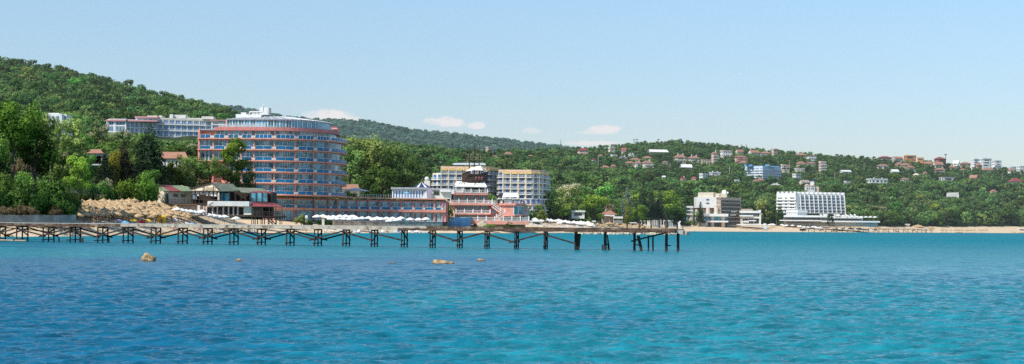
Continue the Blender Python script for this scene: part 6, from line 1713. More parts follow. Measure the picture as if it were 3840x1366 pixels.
def leaf_mesh(name, material, clumps, n, leaf, seed, **kw):
    V, sh = leaf_arrays(clumps, n, leaf, seed, **kw)
    me = bpy.data.meshes.new(name)
    me.vertices.add(len(V)); me.vertices.foreach_set('co', V.ravel().astype(np.float32))
    m = len(V)
    me.loops.add(m); me.loops.foreach_set('vertex_index', np.arange(m, dtype=np.int32))
    me.polygons.add(n); me.polygons.foreach_set('loop_start', np.arange(0, m, 4, dtype=np.int32))
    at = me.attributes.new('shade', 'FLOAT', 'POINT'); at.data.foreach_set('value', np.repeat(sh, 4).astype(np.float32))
    me.update(); me.validate()
    me.materials.append(material)
    return me

def clumps_for(kind, seed):
    r = random.Random(seed); C = []
    if kind == 'round':
        for k in range(26):
            a = r.uniform(0, 6.28); z = r.uniform(.22, .93); rr = .36 * math.sqrt(max(.05, 1 - ((z - .55) / .45) ** 2)) * r.uniform(.45, 1)
            C.append((rr * math.cos(a), rr * math.sin(a), z, r.uniform(.08, .15)))
    elif kind == 'broad':
        for lob in range(5):
            a = lob * 1.256 + r.uniform(-.4, .4); lx, ly, lz = .24 * math.cos(a), .24 * math.sin(a), r.uniform(.45, .72)
            for k in range(6): C.append((lx + r.gauss(0, .09), ly + r.gauss(0, .09), lz + r.gauss(0, .11), r.uniform(.07, .12)))
        for k in range(8): C.append((r.gauss(0, .1), r.gauss(0, .1), r.uniform(.6, .92), r.uniform(.07, .12)))
        for k in range(5): C.append((r.gauss(0, .25), r.gauss(0, .25), r.uniform(.2, .35), r.uniform(.07, .11)))
    elif kind == 'airy':
        for k in range(40):
            a = r.uniform(0, 6.28); z = r.uniform(.18, .95); rr = .34 * math.sqrt(max(.08, 1 - ((z - .52) / .5) ** 2)) * r.uniform(.2, 1)
            C.append((rr * math.cos(a), rr * math.sin(a), z, r.uniform(.045, .085)))
    elif kind == 'spruce':
        z = .10
        while z < .97:
            R_ = (1 - z) ** .85 * .30 + .012; n = max(3, int(9 * (1 - z) + 3)); o = r.uniform(0, 6)
            for k in range(n):
                a = o + k * 6.28 / n + r.uniform(-.25, .25); q = R_ * r.uniform(.75, 1.15)
                C.append((q * math.cos(a), q * math.sin(a), z - q * .22, .034 + .055 * (1 - z)))
                if q > .09: C.append((q * .25 * math.cos(a), q * .25 * math.sin(a), z, .05 + .05 * (1 - z)))
                if q > .12: C.append((q * .55 * math.cos(a), q * .55 * math.sin(a), z - q * .08, .03 + .045 * (1 - z)))
            z += .062 * (1.15 - .5 * z) * r.uniform(.85, 1.2)
        C.append((0, 0, .97, .025))
    elif kind == 'pine':
        for k in range(20):
            a = r.uniform(0, 6.28); z = r.uniform(.42, .95); q = .30 * math.sqrt(max(.1, 1 - ((z - .62) / .42) ** 2)) * r.uniform(.35, 1)
            C.append((q * math.cos(a), q * math.sin(a), z, r.uniform(.075, .13)))
    elif kind == 'poplar':
        for k in range(24):
            z = .06 + .9 * k / 23; q = .085 * math.sin(math.pi * min(1, .18 + z * .86)) ** .6
            C.append((r.gauss(0, q * .5), r.gauss(0, q * .5), z, q * .95 + .012))
    elif kind == 'bush':
        for k in range(18):
            a = r.uniform(0, 6.28); q = .62 * math.sqrt(r.random()); z = (.74 - .72 * q) * r.uniform(.4, 1)
            C.append((q * math.cos(a), q * math.sin(a), max(.12, z), r.uniform(.16, .28)))
    return C

def trunk_mesh(kind, seed, clumps):
    r = random.Random(seed); mb = MB()
    top = {'spruce': .92, 'poplar': .8}.get(kind, .55)
    w = {'poplar': .018, 'spruce': .02, 'bush': .03}.get(kind, .028)
    lean = r.uniform(-.03, .03)
    mb.tube([(0, 0, -.25), (0, 0, 0), (lean * .4, 0, top * .4), (lean, lean * .5, top)], [w * 1.5, w * 1.25, w * .9, w * .3], 7)
    if kind not in ('spruce', 'poplar'):
        for c in r.sample(clumps, min(6, len(clumps))):
            z0 = top * r.uniform(.35, .8)
            mb.tube([(lean * .5, 0, z0), (c[0] * .5, c[1] * .5, (z0 + c[2]) / 2 + .02), (c[0] * .9, c[1] * .9, c[2])], [w * .55, w * .35, w * .12], 5)
    me = mb.build('trunk', M['bark']).data
    return me

TREE = {}
def variant(kind, seed, lod):
    key = (kind, seed, lod)
    if key in TREE: return TREE[key]
    C = clumps_for(kind, seed)
    base = {'round': (3600, .021), 'broad': (4600, .018), 'airy': (3200, .019), 'spruce': (5200, .022), 'pine': (3200, .019), 'poplar': (1700, .0125), 'bush': (1900, .042)}[kind]
    n, lf = base
    if lod == 1: n, lf = int(n / 3.6), lf * 1.75
    if lod == 2: n, lf = int(n / 12), lf * 3.0
    kw = dict(zs=.55) if kind == 'spruce' else (dict(zs=.75) if kind == 'pine' else {})
    if kind == 'spruce': kw['aspect'] = 2.6
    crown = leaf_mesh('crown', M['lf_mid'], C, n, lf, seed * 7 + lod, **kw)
    o = [x for x in COL.objects if x.name.startswith('trunk')]
    tm = trunk_mesh(kind, seed, C)
    for x in [x for x in COL.objects if x.name.startswith('trunk') and x.parent is None]: bpy.data.objects.remove(x)
    TREE[key] = (crown, tm)
    return TREE[key]

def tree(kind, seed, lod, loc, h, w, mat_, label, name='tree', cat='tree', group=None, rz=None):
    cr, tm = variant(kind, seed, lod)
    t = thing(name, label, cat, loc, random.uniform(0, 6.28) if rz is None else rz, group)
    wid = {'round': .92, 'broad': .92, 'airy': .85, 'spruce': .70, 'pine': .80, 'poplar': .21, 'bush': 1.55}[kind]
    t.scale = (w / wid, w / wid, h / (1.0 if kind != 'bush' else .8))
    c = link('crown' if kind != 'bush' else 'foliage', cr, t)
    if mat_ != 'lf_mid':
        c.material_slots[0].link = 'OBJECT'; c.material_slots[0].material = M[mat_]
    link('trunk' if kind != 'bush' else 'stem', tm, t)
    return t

def near(kind, px, py0, py1, wpx, d, m, label, seed=1, lod=0, name='tree', cat='tree', group=None):
    b = P(px, py1, d)
    return tree(kind, seed, lod, b, (py1 - py0) * d / F, wpx * d / F, m, label, name, cat, group)

# wooded bank at the left
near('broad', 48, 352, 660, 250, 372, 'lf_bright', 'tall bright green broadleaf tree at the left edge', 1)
near('round', 128, 440, 690, 190, 380, 'lf_dark', 'dark leaved tree painted as the shaded part of the tall bright tree', 2)  # dark leaf colour stands in for shade on the tall tree
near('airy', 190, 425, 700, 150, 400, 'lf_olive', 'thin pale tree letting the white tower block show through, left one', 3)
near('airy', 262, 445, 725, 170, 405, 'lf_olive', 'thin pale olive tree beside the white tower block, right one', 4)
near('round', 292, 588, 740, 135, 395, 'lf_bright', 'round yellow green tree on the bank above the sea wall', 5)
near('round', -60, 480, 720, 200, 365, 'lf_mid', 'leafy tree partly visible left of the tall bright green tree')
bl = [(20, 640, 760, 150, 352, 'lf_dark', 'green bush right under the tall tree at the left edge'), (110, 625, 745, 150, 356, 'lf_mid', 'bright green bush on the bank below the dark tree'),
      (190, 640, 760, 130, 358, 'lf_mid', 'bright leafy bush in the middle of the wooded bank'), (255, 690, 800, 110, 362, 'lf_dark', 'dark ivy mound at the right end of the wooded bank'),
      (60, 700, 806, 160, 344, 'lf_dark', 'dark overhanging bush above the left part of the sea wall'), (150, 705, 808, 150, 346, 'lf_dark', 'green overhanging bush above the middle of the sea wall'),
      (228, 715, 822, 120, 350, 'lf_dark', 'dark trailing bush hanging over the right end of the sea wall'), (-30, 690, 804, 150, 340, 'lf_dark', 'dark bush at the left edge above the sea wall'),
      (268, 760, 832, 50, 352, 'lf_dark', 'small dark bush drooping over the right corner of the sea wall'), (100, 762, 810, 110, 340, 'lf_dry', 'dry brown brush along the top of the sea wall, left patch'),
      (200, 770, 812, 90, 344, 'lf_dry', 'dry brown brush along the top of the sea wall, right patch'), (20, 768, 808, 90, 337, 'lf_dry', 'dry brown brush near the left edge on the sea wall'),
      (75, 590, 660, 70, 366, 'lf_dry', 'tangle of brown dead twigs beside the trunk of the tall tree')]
for k, (px, y0, y1, w, d, m, lab) in enumerate(bl): near('bush', px, y0, y1, w, d, m, lab, seed=10 + k % 4, name='bush', cat='bush')  # shade low on the bank is painted by the dark leaf colours
# trees and shrubs behind the straw parasols
near('spruce', 556, 458, 712, 185, 520, 'lf_conifer', 'tallest dark spruce left of the round hotel', 21)
near('spruce', 392, 555, 712, 95, 500, 'lf_conifer', 'slim dark conifer beside the pale house with orange roof', 22)
near('spruce', 462, 525, 712, 130, 510, 'lf_brownish', 'brownish conifer between two darker conifers', 23)
near('round', 428, 560, 700, 70, 505, 'lf_yellow', 'light yellow green tree squeezed between the conifers', 6)
near('round', 370, 470, 600, 130, 640, 'lf_flower', 'blossoming tree with pale flowers above the orange roofed house', 7)
near('round', 455, 480, 600, 120, 650, 'lf_flower', 'second blossoming tree left of the tallest spruce', 8)
near('round', 330, 585, 690, 95, 540, 'lf_mid', 'green tree hiding the lower part of the pale orange roofed house', 3)
near('round', 310, 500, 620, 130, 600, 'lf_mid', 'rounded green tree left of the blossoming trees', 9)
near('broad', 500, 520, 625, 120, 660, 'lf_olive', 'olive tree behind the tallest spruce', 5)
near('round', 640, 536, 606, 110, 740, 'lf_mid', 'small green tree below the long white hotel windows', 2)
near('round', 705, 540, 612, 110, 720, 'lf_flower', 'pale flecked tree below the long white hotel', 3)
near('bush', 460, 650, 775, 130, 472, 'lf_bright', 'bright green shrub clump behind the straw parasols', 11, name='bush', cat='bush')
near('bush', 545, 640, 770, 150, 486, 'lf_bright', 'large bright shrub right of centre behind the straw parasols', 12, name='bush', cat='bush')
near('bush', 372, 665, 762, 130, 455, 'lf_dark', 'dark green shrub behind the rust red beach roof', 13, name='bush', cat='bush')
near('bush', 318, 702, 756, 120, 450, 'lf_flower', 'cream flowering hedge shrub above the left end of the rust red roof', 11, name='bush', cat='bush')
near('bush', 362, 712, 757, 90, 451, 'lf_flower', 'cream flowering hedge shrub above the right end of the rust red roof', 12, name='bush', cat='bush')
near('bush', 452, 742, 772, 70, 464, 'lf_flower', 'low flowering shrub beside the grey hut', 13, name='bush', cat='bush')
near('bush', 395, 668, 745, 110, 470, 'lf_flower', 'flower flecked shrub uphill of the grey hut', 10, name='bush', cat='bush')
near('bush', 500, 690, 772, 90, 478, 'lf_mid', 'green shrub just left of the cream shed', 13, name='bush', cat='bush')
near('round', 560, 640, 770, 120, 497, 'lf_mid', 'leafy tree overhanging the cream shed at its left', 5)
near('broad', 640, 600, 740, 150, 530, 'lf_bright', 'bright broadleaf tree directly behind the cream shed', 3)
near('round', 715, 590, 740, 150, 535, 'lf_olive', 'olive green tree behind the cream gable, left one', 4)
near('airy', 700, 580, 720, 150, 545, 'lf_olive', 'half bare grey green tree behind the cream shed', 7)
near('broad', 790, 575, 745, 150, 540, 'lf_olive', 'olive green tree behind the cream lettered gable', 6)
near('pine', 868, 512, 720, 150, 545, 'lf_bright', 'bright topped pine in front of the left part of the round hotel', 8)
near('round', 915, 590, 745, 110, 548, 'lf_dark', 'dark tree in front of the hotel below the bright pine', 9)
near('broad', 850, 620, 740, 120, 528, 'lf_dark', 'dark tree behind the mossy restaurant roof', 2)
near('bush', 1130, 803, 838, 60, 545, 'lf_olive', 'dry green dune shrub beside the timber terrace of the restaurant', 10, name='bush', cat='bush')
# plane trees right of the round hotel
near('broad', 1385, 496, 760, 240, 690, 'lf_olive', 'tallest plane tree behind the pink hotel wing', 1)
near('round', 1310, 545, 765, 170, 685, 'lf_olive', 'plane tree between the round hotel and the tallest plane', 3)
near('broad', 1480, 545, 765, 200, 695, 'lf_olive', 'plane tree at the right of the group behind the hotel wing', 4)
near('round', 1430, 620, 765, 170, 680, 'lf_mid', 'shaded lower plane tree in the middle of the group', 2)
near('round', 1545, 600, 765, 110, 760, 'lf_mid', 'small green tree right behind the plane trees', 5)
near('bush', 1312, 712, 742, 60, 630, 'lf_bright', 'potted greenery below the very large white parasol', 11, name='bush', cat='bush')
near('round', 1684, 762, 842, 38, 660, 'lf_bright', 'slim green tree at the corner between pink wing and terraces', 6, lod=1)
near('bush', 1835, 836, 858, 70, 664, 'lf_mid', 'green shrub below the balustrade terrace, left one', 11, lod=1, name='bush', cat='bush')
near('bush', 1915, 834, 860, 90, 662, 'lf_dark', 'dark shrub below the balustrade terrace, right one', 12, lod=1, name='bush', cat='bush')
near('round', 2036, 788, 840, 48, 800, 'lf_yellow', 'small yellow green tree in front of the cream arcaded base', 7, lod=1)
# trees along the middle of the bay
near('round', 2135, 692, 815, 130, 900, 'lf_flower', 'round tree full of pale blossom above the middle beach', 3)
near('round', 2108, 762, 822, 80, 860, 'lf_bright', 'low round green tree left below the blossoming one', 4)
near('broad', 2225, 728, 838, 135, 930, 'lf_bright', 'spreading green tree left of the small beach tavern', 2)
near('poplar', 2352, 735, 845, 26, 960, 'lf_yellow', 'light green poplar standing alone above the middle beach', 1)
near('round', 2398, 768, 842, 80, 980, 'lf_bright', 'round tree right beside the lone poplar', 6)
near('spruce', 2410, 690, 825, 70, 1060, 'lf_conifer', 'dark blue conifer, left of the trio behind the beach', 21)
near('spruce', 2442, 700, 825, 66, 1070, 'lf_conifer', 'dark blue conifer, middle of the trio behind the beach', 22)
near('spruce', 2472, 705, 825, 60, 1075, 'lf_conifer', 'dark blue conifer, right of the trio behind the beach', 23)
near('spruce', 2352, 700, 815, 74, 1090, 'lf_silver', 'silvery cedar behind the lone poplar', 22)
near('broad', 2500, 712, 842, 165, 1120, 'lf_bright', 'very broad green tree above the end of the breakwater', 4)
near('round', 2540, 770, 845, 80, 1100, 'lf_dark', 'dark tree beside the very broad green tree', 8)
near('bush', 2285, 752, 840, 70, 1000, 'lf_dry', 'greyish purple bare shrub beside the small beach tavern', 11, lod=1, name='bush', cat='bush')
near('spruce', 2626, 756, 836, 46, 1376, 'lf_conifer', 'dark conifer in front of the beige hotel', 23, lod=1)
near('bush', 2590, 824, 846, 50, 1372, 'lf_mid', 'green shrub at the left foot of the beige hotel', 12, lod=1, name='bush', cat='bush')
near('round', 2912, 770, 842, 60, 1470, 'lf_dark', 'dark tree at the left corner of the slanted hotel', 4, lod=1)
near('round', 2884, 778, 842, 56, 1480, 'lf_mid', 'green tree between the beige hotel and the slanted hotel', 5, lod=1)
near('round', 3112, 802, 850, 34, 1450, 'lf_dark', 'dark round tree in front of the slanted hotel terraces', 6, lod=1)
near('bush', 2200, 815, 838, 60, 900, 'lf_mid', 'low green shrub on the middle beach edge', 13, lod=1, name='bush', cat='bush')
for k, (px, y0, w) in enumerate([(2781, 537, 14), (2799, 537, 12), (2812, 547, 9), (2820, 550, 9)]):
    near('poplar', px, y0, 585, w, 2330, 'lf_mid', ['poplar on the skyline, leftmost and broadest of the four', 'poplar on the skyline, second of the four', 'poplar on the skyline, third and thinnest of the four', 'poplar on the skyline, rightmost of the four'][k], 1, 1)
near('pine', 2925, 564, 610, 52, 2290, 'lf_dark', 'dark pine on the skyline beside the salmon cube house', 8, 1)
near('pine', 3027, 620, 660, 26, 2000, 'lf_conifer', 'dark pine beside the broad orange hip roof villa', 8, 1)

# ------------------------------------------------------------------ the woods
def scatter():
    cand = []; grid = {}
    r = random.Random(21)
    def ok(x, y, s):
        c = (int(x // s), int(y // s))
        for i in (-1, 0, 1):
            for j in (-1, 0, 1):
                for q in grid.get((c[0] + i, c[1] + j), ()):
                    if (q[0] - x) ** 2 + (q[1] - y) ** 2 < s * s: return False
        grid.setdefault(c, []).append((x, y)); return True
    for _ in range(60000):
        px = r.uniform(-420, 4350)
        D, Z = col_at(px)
        lo = D[3] + 6; hi = D[6] + 90
        if r.random() > 1: continue
        d = math.sqrt(r.uniform(lo * lo, hi * hi))
        if px < 300 and d < 440: continue
        if 270 <= px < 730 and d < 560: continue
        if 730 <= px < 1290 and d < 640: continue
        if 1290 <= px < 1700 and d < 735: continue
        if 1700 <= px < 2070 and d < 720: continue
        x = (px - PX0) * d / F
        sp = 4.6 if d < 1100 else (5.6 if d < 1700 else 6.4)
        if px < 900 and d > 1000: sp = 5.6
        if not ok(x, d, sp): continue
        h = r.uniform(6.5, 10.5) if d < 1200 else r.uniform(5.5, 9.5)
        if px > 1650 and d < D[4] + 260: h = r.uniform(9, 16) if d > 1100 else r.uniform(8, 13)
        q_ = r.random(); h *= (1.4 if d < D[6] - 160 else 1.1) if q_ < .14 else (.68 if q_ > .78 else 1)
        if px < 900 and d > 1000: h *= r.uniform(.8, 1.35)
        w = h * r.uniform(.85, 1.25)
        cand.append((px, d, h, w))
    out = []
    for px, d, h, w in cand:
        g = G(px, d); 
        if d > col_at(px)[0][5] * .6: g.z += 0
        sx, sy = to_screen(g); hp = h * F / d; wp = w * F / d
        bad = False
        for a, b, y0, y1, dd in HOUSE_RECTS:
            if d < dd + 14 and sx + wp * .38 > a and sx - wp * .38 < b:
                if d > dd - 5 and sx + wp * .2 > a and sx - wp * .2 < b and d < dd + 14: bad = True; break
                cut = y1 - (y1 - y0) * .22
                if sy - hp < cut and sy > y0 and d < dd:
                    hm_ = (sy - cut) * d / F
                    if hm_ < 2.2: bad = True; break
                    w *= max(.6, hm_ / h); h = hm_; hp = h * F / d; wp = w * F / d
        if bad: continue
        out.append((sx, sy, d, h, w, g, hp, wp))
    out.sort(key=lambda q: q[2])
    return out
FOREST = scatter()
# what shows: coarse cover map, nearest first
cover = np.zeros((1366 // 4 + 1, 4800 // 4), bool)
for a, b, y0, y1, dd in HOUSE_RECTS: pass
vis = []
for k, (sx, sy, d, h, w, g, hp, wp) in enumerate(FOREST):
    x0 = int((sx - wp * .4 + 480) / 4); x1 = int((sx + wp * .4 + 480) / 4) + 1; y0 = int(max(0, sy - hp) / 4); y1 = int(max(0, sy - hp * .15) / 4) + 1
    x0 = max(0, x0); x1 = min(cover.shape[1], x1)
    if x1 <= x0 or y1 <= y0: vis.append(0); continue
    sub = cover[y0:y1, x0:x1]
    inside = 0 < sx < 3840
    vis.append((1 - sub.mean()) * hp * wp if inside else 0)
    sub[:] = True
order = sorted(range(len(FOREST)), key=lambda k: -vis[k])[:300]
chosen = set(order)
def region(px, d):
    if px < 860: return ('leafy tree in the wood on the left hillside', 'trees of the left hillside wood')
    if px < 1300: return ('leafy tree in the wood just behind the round hotel', 'trees behind the round hotel')
    if px < 1620: return ('leafy tree in the wood behind the plane trees', 'trees behind the plane trees')
    if px < 2070: return ('leafy tree in the wood above the cream hotels', 'trees above the cream hotels')
    if px < 2600: return ('leafy tree in the wood between cream hotel and beige hotel', 'trees between cream and beige hotels')
    if px < 2900: return ('leafy tree in the wood behind the beige hotel', 'trees behind the beige hotel')
    if px < 3240: return ('leafy tree in the wood behind the slanted hotel', 'trees behind the slanted hotel')
    return ('leafy tree in the wood above the far right beach', 'trees above the far right beach')
r = random.Random(5)
kinds = [('round', 2), ('round', 3), ('broad', 1), ('broad', 4), ('round', 5), ('spruce', 22)]
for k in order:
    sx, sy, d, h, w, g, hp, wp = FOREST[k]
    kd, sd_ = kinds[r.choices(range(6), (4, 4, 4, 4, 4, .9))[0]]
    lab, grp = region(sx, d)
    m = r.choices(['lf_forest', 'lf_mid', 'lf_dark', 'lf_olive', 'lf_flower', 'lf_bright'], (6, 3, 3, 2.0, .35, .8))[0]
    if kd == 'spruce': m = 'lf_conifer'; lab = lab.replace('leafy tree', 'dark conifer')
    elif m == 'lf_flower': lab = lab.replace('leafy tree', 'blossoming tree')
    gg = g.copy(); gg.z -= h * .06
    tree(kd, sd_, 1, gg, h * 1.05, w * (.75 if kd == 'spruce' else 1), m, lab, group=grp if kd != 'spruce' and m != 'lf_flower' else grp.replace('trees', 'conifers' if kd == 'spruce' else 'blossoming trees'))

def forest_object(name, pts, meshes, material, label=None):
    """one 'stuff' object: a mass of trees nobody could count"""
    me = bpy.data.meshes.new(name)
    n = len(pts)
    me.vertices.add(n); me.vertices.foreach_set('co', np.array([p[0] for p in pts], np.float32).ravel())
    a = me.attributes.new('size', 'FLOAT_VECTOR', 'POINT'); a.data.foreach_set('vector', np.array([p[1] for p in pts], np.float32).ravel())
    a = me.attributes.new('turn', 'FLOAT_VECTOR', 'POINT'); a.data.foreach_set('vector', np.array([(0, 0, p[2]) for p in pts], np.float32).ravel())
    a = me.attributes.new('which', 'INT', 'POINT'); a.data.foreach_set('value', np.array([p[3] for p in pts], np.int32))
    me.update()
    o = link(name, me); tag(o, label, None, None, 'stuff')
    ng = bpy.data.node_groups.new(name, 'GeometryNodeTree')
    ng.interface.new_socket('Geometry', in_out='INPUT', socket_type='NodeSocketGeometry'); ng.interface.new_socket('Geometry', in_out='OUTPUT', socket_type='NodeSocketGeometry')
    N, L = ng.nodes, ng.links
    gi = N.new('NodeGroupInput'); go = N.new('NodeGroupOutput')
    iop = N.new('GeometryNodeInstanceOnPoints'); iop.inputs['Pick Instance'].default_value = True
    jn = N.new('GeometryNodeJoinGeometry')
    for ob in reversed(meshes):
        oi = N.new('GeometryNodeObjectInfo'); oi.inputs['Object'].default_value = ob; oi.inputs['As Instance'].default_value = True; oi.transform_space = 'ORIGINAL'
        L.new(oi.outputs['Geometry'], jn.inputs[0])
    def attr(nm, dt):
        x = N.new('GeometryNodeInputNamedAttribute'); x.data_type = dt; x.inputs['Name'].default_value = nm; return x.outputs['Attribute']
    L.new(gi.outputs[0], iop.inputs['Points']); L.new(jn.outputs[0], iop.inputs['Instance'])
    L.new(attr('which', 'INT'), iop.inputs['Instance Index']); L.new(attr('size', 'FLOAT_VECTOR'), iop.inputs['Scale'])
    L.new(attr('turn', 'FLOAT_VECTOR'), iop.inputs['Rotation'])
    last = iop.outputs[0]
    if material:
        sm = N.new('GeometryNodeSetMaterial'); sm.inputs['Material'].default_value = material; L.new(last, sm.inputs[0]); last = sm.outputs[0]
    L.new(last, go.inputs[0])
    mod = o.modifiers.new('trees', 'NODES'); mod.node_group = ng
    return o
# light tree shapes for the masses are those of a few real trees high on the hill
src = []
extra_pts = [(2640, 2280, 'round', 2), (2660, 2290, 'round', 3), (2540, 2290, 'broad', 1), (2510, 2295, 'broad', 4), (2480, 2290, 'round', 5), (2450, 2290, 'spruce', 22)]
for k, (px, d, kd, sd_) in enumerate(extra_pts):
    g = G(px, d); t = tree(kd, sd_, 2, g, 8.5, 8 if kd != 'spruce' else 5, 'lf_forest', ['leafy tree on the crest of the wooded hilltop', 'dark conifer on the crest of the wooded hilltop'][kd == 'spruce'], group='trees on the crest of the wooded hilltop' if kd != 'spruce' else None)
    src.append([c for c in COL.objects if c.parent == t and c.name.startswith('crown')][0])
rest = [[], []]
for k, q in enumerate(FOREST):
    if k in chosen: continue
    sx, sy, d, h, w, g, hp, wp = q
    which = r.choices(range(6), (4, 4, 3, 3, 4, .7))[0]
    sc = w / .92 if which != 5 else w * .7 / .7
    rest[r.randrange(2)].append(((g.x, g.y, g.z - h * .12), (sc, sc, h * 1.1), r.uniform(0, 6.28), which))
forest_object('hillside_wood', rest[0] + rest[1], src, None)
pts = []
for _ in range(9000):
    px = r.uniform(560, 2320); t = r.random() ** .8 * 1.06
    p = ridge_pt(px, t); h = r.uniform(8, 15); w = h * r.uniform(.9, 1.4)
    pts.append(((p.x, p.y, p.z - h * .3), (w, w, h), r.uniform(0, 6.28), r.choice((0, 1, 2, 3, 4))))
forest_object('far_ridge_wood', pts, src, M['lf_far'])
print('forest', len(FOREST), 'ridge', len(pts))
# ------------------------------------------------------------------ people
def skin_mesh(name, joints, bones, material, sub=1):
    me = bpy.data.meshes.new(name + '_rig')
    me.from_pydata([j[0] for j in joints], bones, []); me.update()
    o = bpy.data.objects.new(name + '_rig', me); COL.objects.link(o)
    sk = o.modifiers.new('skin', 'SKIN'); sk.use_smooth_shade = True
    for v, j in zip(me.skin_vertices[0].data, joints): v.radius = (j[1], j[1] if len(j) < 3 else j[2])
    me.skin_vertices[0].data[0].use_root = True
    if sub: s = o.modifiers.new('sub', 'SUBSURF'); s.levels = sub; s.render_levels = sub
    bpy.context.view_layer.update()
    out = bpy.data.meshes.new_from_object(o.evaluated_get(bpy.context.evaluated_depsgraph_get()))
    bpy.data.objects.remove(o); bpy.data.meshes.remove(me)
    out.name = name; out.materials.clear(); out.materials.append(material)
    return out

def body(pose):
    """joint table of a 1.72 m figure facing -y; returns joints, bones, hip and chest chains, head centre"""
    J = {}
    if pose in ('stand', 'walk', 'wave'):
        st = .24 if pose == 'walk' else 0
        J.update(pel=(0, 0, .93), waist=(0, 0, 1.08), chest=(0, .01, 1.28), neck=(0, .01, 1.46), nape=(0, -.005, 1.53), head=(0, -.015, 1.62), crown=(0, -.005, 1.70))
        for s, n in ((-1, 'l'), (1, 'r')):
            f = s * st
            J[n + 'hip'] = (s * .10, 0, .88); J[n + 'knee'] = (s * .10, -f - .02, .48); J[n + 'ank'] = (s * .10, -f * 1.1 + (.12 if f < 0 else 0), .085); J[n + 'toe'] = (s * .115, -f * 1.1 - .15 + (.12 if f < 0 else 0), .035)
            J[n + 'sh'] = (s * .19, .01, 1.40); up = pose == 'wave' and s > 0
            J[n + 'elb'] = (s * (.30 if up else .25), (.02 + f * .5) if not up else -.1, 1.13 if not up else 1.45); J[n + 'wr'] = (s * .27, f * .9 - .06, .89) if not up else (s * .24, -.14, 1.70)
    elif pose == 'sit':
        J.update(pel=(0, 0, .11), waist=(0, .05, .27), chest=(0, .06, .47), neck=(0, .03, .65), nape=(0, .01, .72), head=(0, -.01, .81), crown=(0, 0, .89))
        for s, n in ((-1, 'l'), (1, 'r')):
            J[n + 'hip'] = (s * .10, -.03, .11); J[n + 'knee'] = (s * .12, -.40, .42); J[n + 'ank'] = (s * .11, -.62, .07); J[n + 'toe'] = (s * .12, -.76, .035)
            J[n + 'sh'] = (s * .19, .05, .59); J[n + 'elb'] = (s * .23, -.12, .40); J[n + 'wr'] = (s * .14, -.34, .46)
    else:
        J.update(pel=(0, 0, .12), waist=(0, .16, .12), chest=(0, .36, .13), neck=(0, .54, .14), nape=(0, .60, .15), head=(0, .70, .16), crown=(0, .78, .16))
        for s, n in ((-1, 'l'), (1, 'r')):
            J[n + 'hip'] = (s * .10, -.05, .11); J[n + 'knee'] = (s * .13, -.46, .14 + (.12 if s > 0 else 0)); J[n + 'ank'] = (s * .12, -.86, .06); J[n + 'toe'] = (s * .14, -.92, .15)
            J[n + 'sh'] = (s * .19, .48, .12); J[n + 'elb'] = (s * .30, .26, .07); J[n + 'wr'] = (s * .30, .02, .05)
    rad = dict(pel=(.135, .105), waist=(.115, .09), chest=(.145, .105), neck=(.062,), nape=(.056,), head=(.082, .10), crown=(.06, .075), hip=(.088,), knee=(.056,), ank=(.038,), toe=(.03, .024), sh=(.058,), elb=(.041,), wr=(.029,))
    names = list(J); idx = {n: i for i, n in enumerate(names)}
    joints = [(J[n],) + ((rad[n] if n in rad else rad[n[1:]]) if len(rad[n] if n in rad else rad[n[1:]]) == 2 else (rad[n] if n in rad else rad[n[1:]]) * 2) for n in names]
    B = [('pel', 'waist'), ('waist', 'chest'), ('chest', 'neck'), ('neck', 'nape'), ('nape', 'head'), ('head', 'crown')]
    for n in 'lr': B += [('pel', n + 'hip'), (n + 'hip', n + 'knee'), (n + 'knee', n + 'ank'), (n + 'ank', n + 'toe'), ('chest', n + 'sh'), (n + 'sh', n + 'elb'), (n + 'elb', n + 'wr')]
    bones = [(idx[a], idx[b]) for a, b in B]
    # hands: palm, four fingers, thumb
    for s, n in ((-1, 'l'), (1, 'r')):
        w = Vector(J[n + 'wr']); dv = (w - Vector(J[n + 'elb'])).normalized(); sd = Vector((1, 0, 0)) if abs(dv.x) < .8 else Vector((0, 1, 0)); sd = (sd - dv * sd.dot(dv)).normalized(); cu = dv.cross(sd)
        pm = w + dv * .06; joints.append((tuple(pm), .034, .018)); ip = len(joints) - 1; bones.append((idx[n + 'wr'], ip))
        for k, (o_, ln) in enumerate(((-.027, .066), (-.009, .078), (.009, .074), (.027, .058))):
            a = pm + sd * o_ + dv * .035; b = a + dv * ln * .55 + cu * .012; c = b + dv * ln * .4 + cu * .022
            for q, rr in ((a, .0095), (b, .0085), (c, .007)):
                joints.append((tuple(q), rr, rr)); bones.append((ip if q is a else len(joints) - 2, len(joints) - 1))
        a = pm - dv * .025 + sd * (-s * .038); b = a + dv * .04 - sd * s * .016
        for q, rr in ((a, .012), (b, .009)): joints.append((tuple(q), rr, rr)); bones.append((ip if q is a else len(joints) - 2, len(joints) - 1))
    # nose
    return J, joints, bones

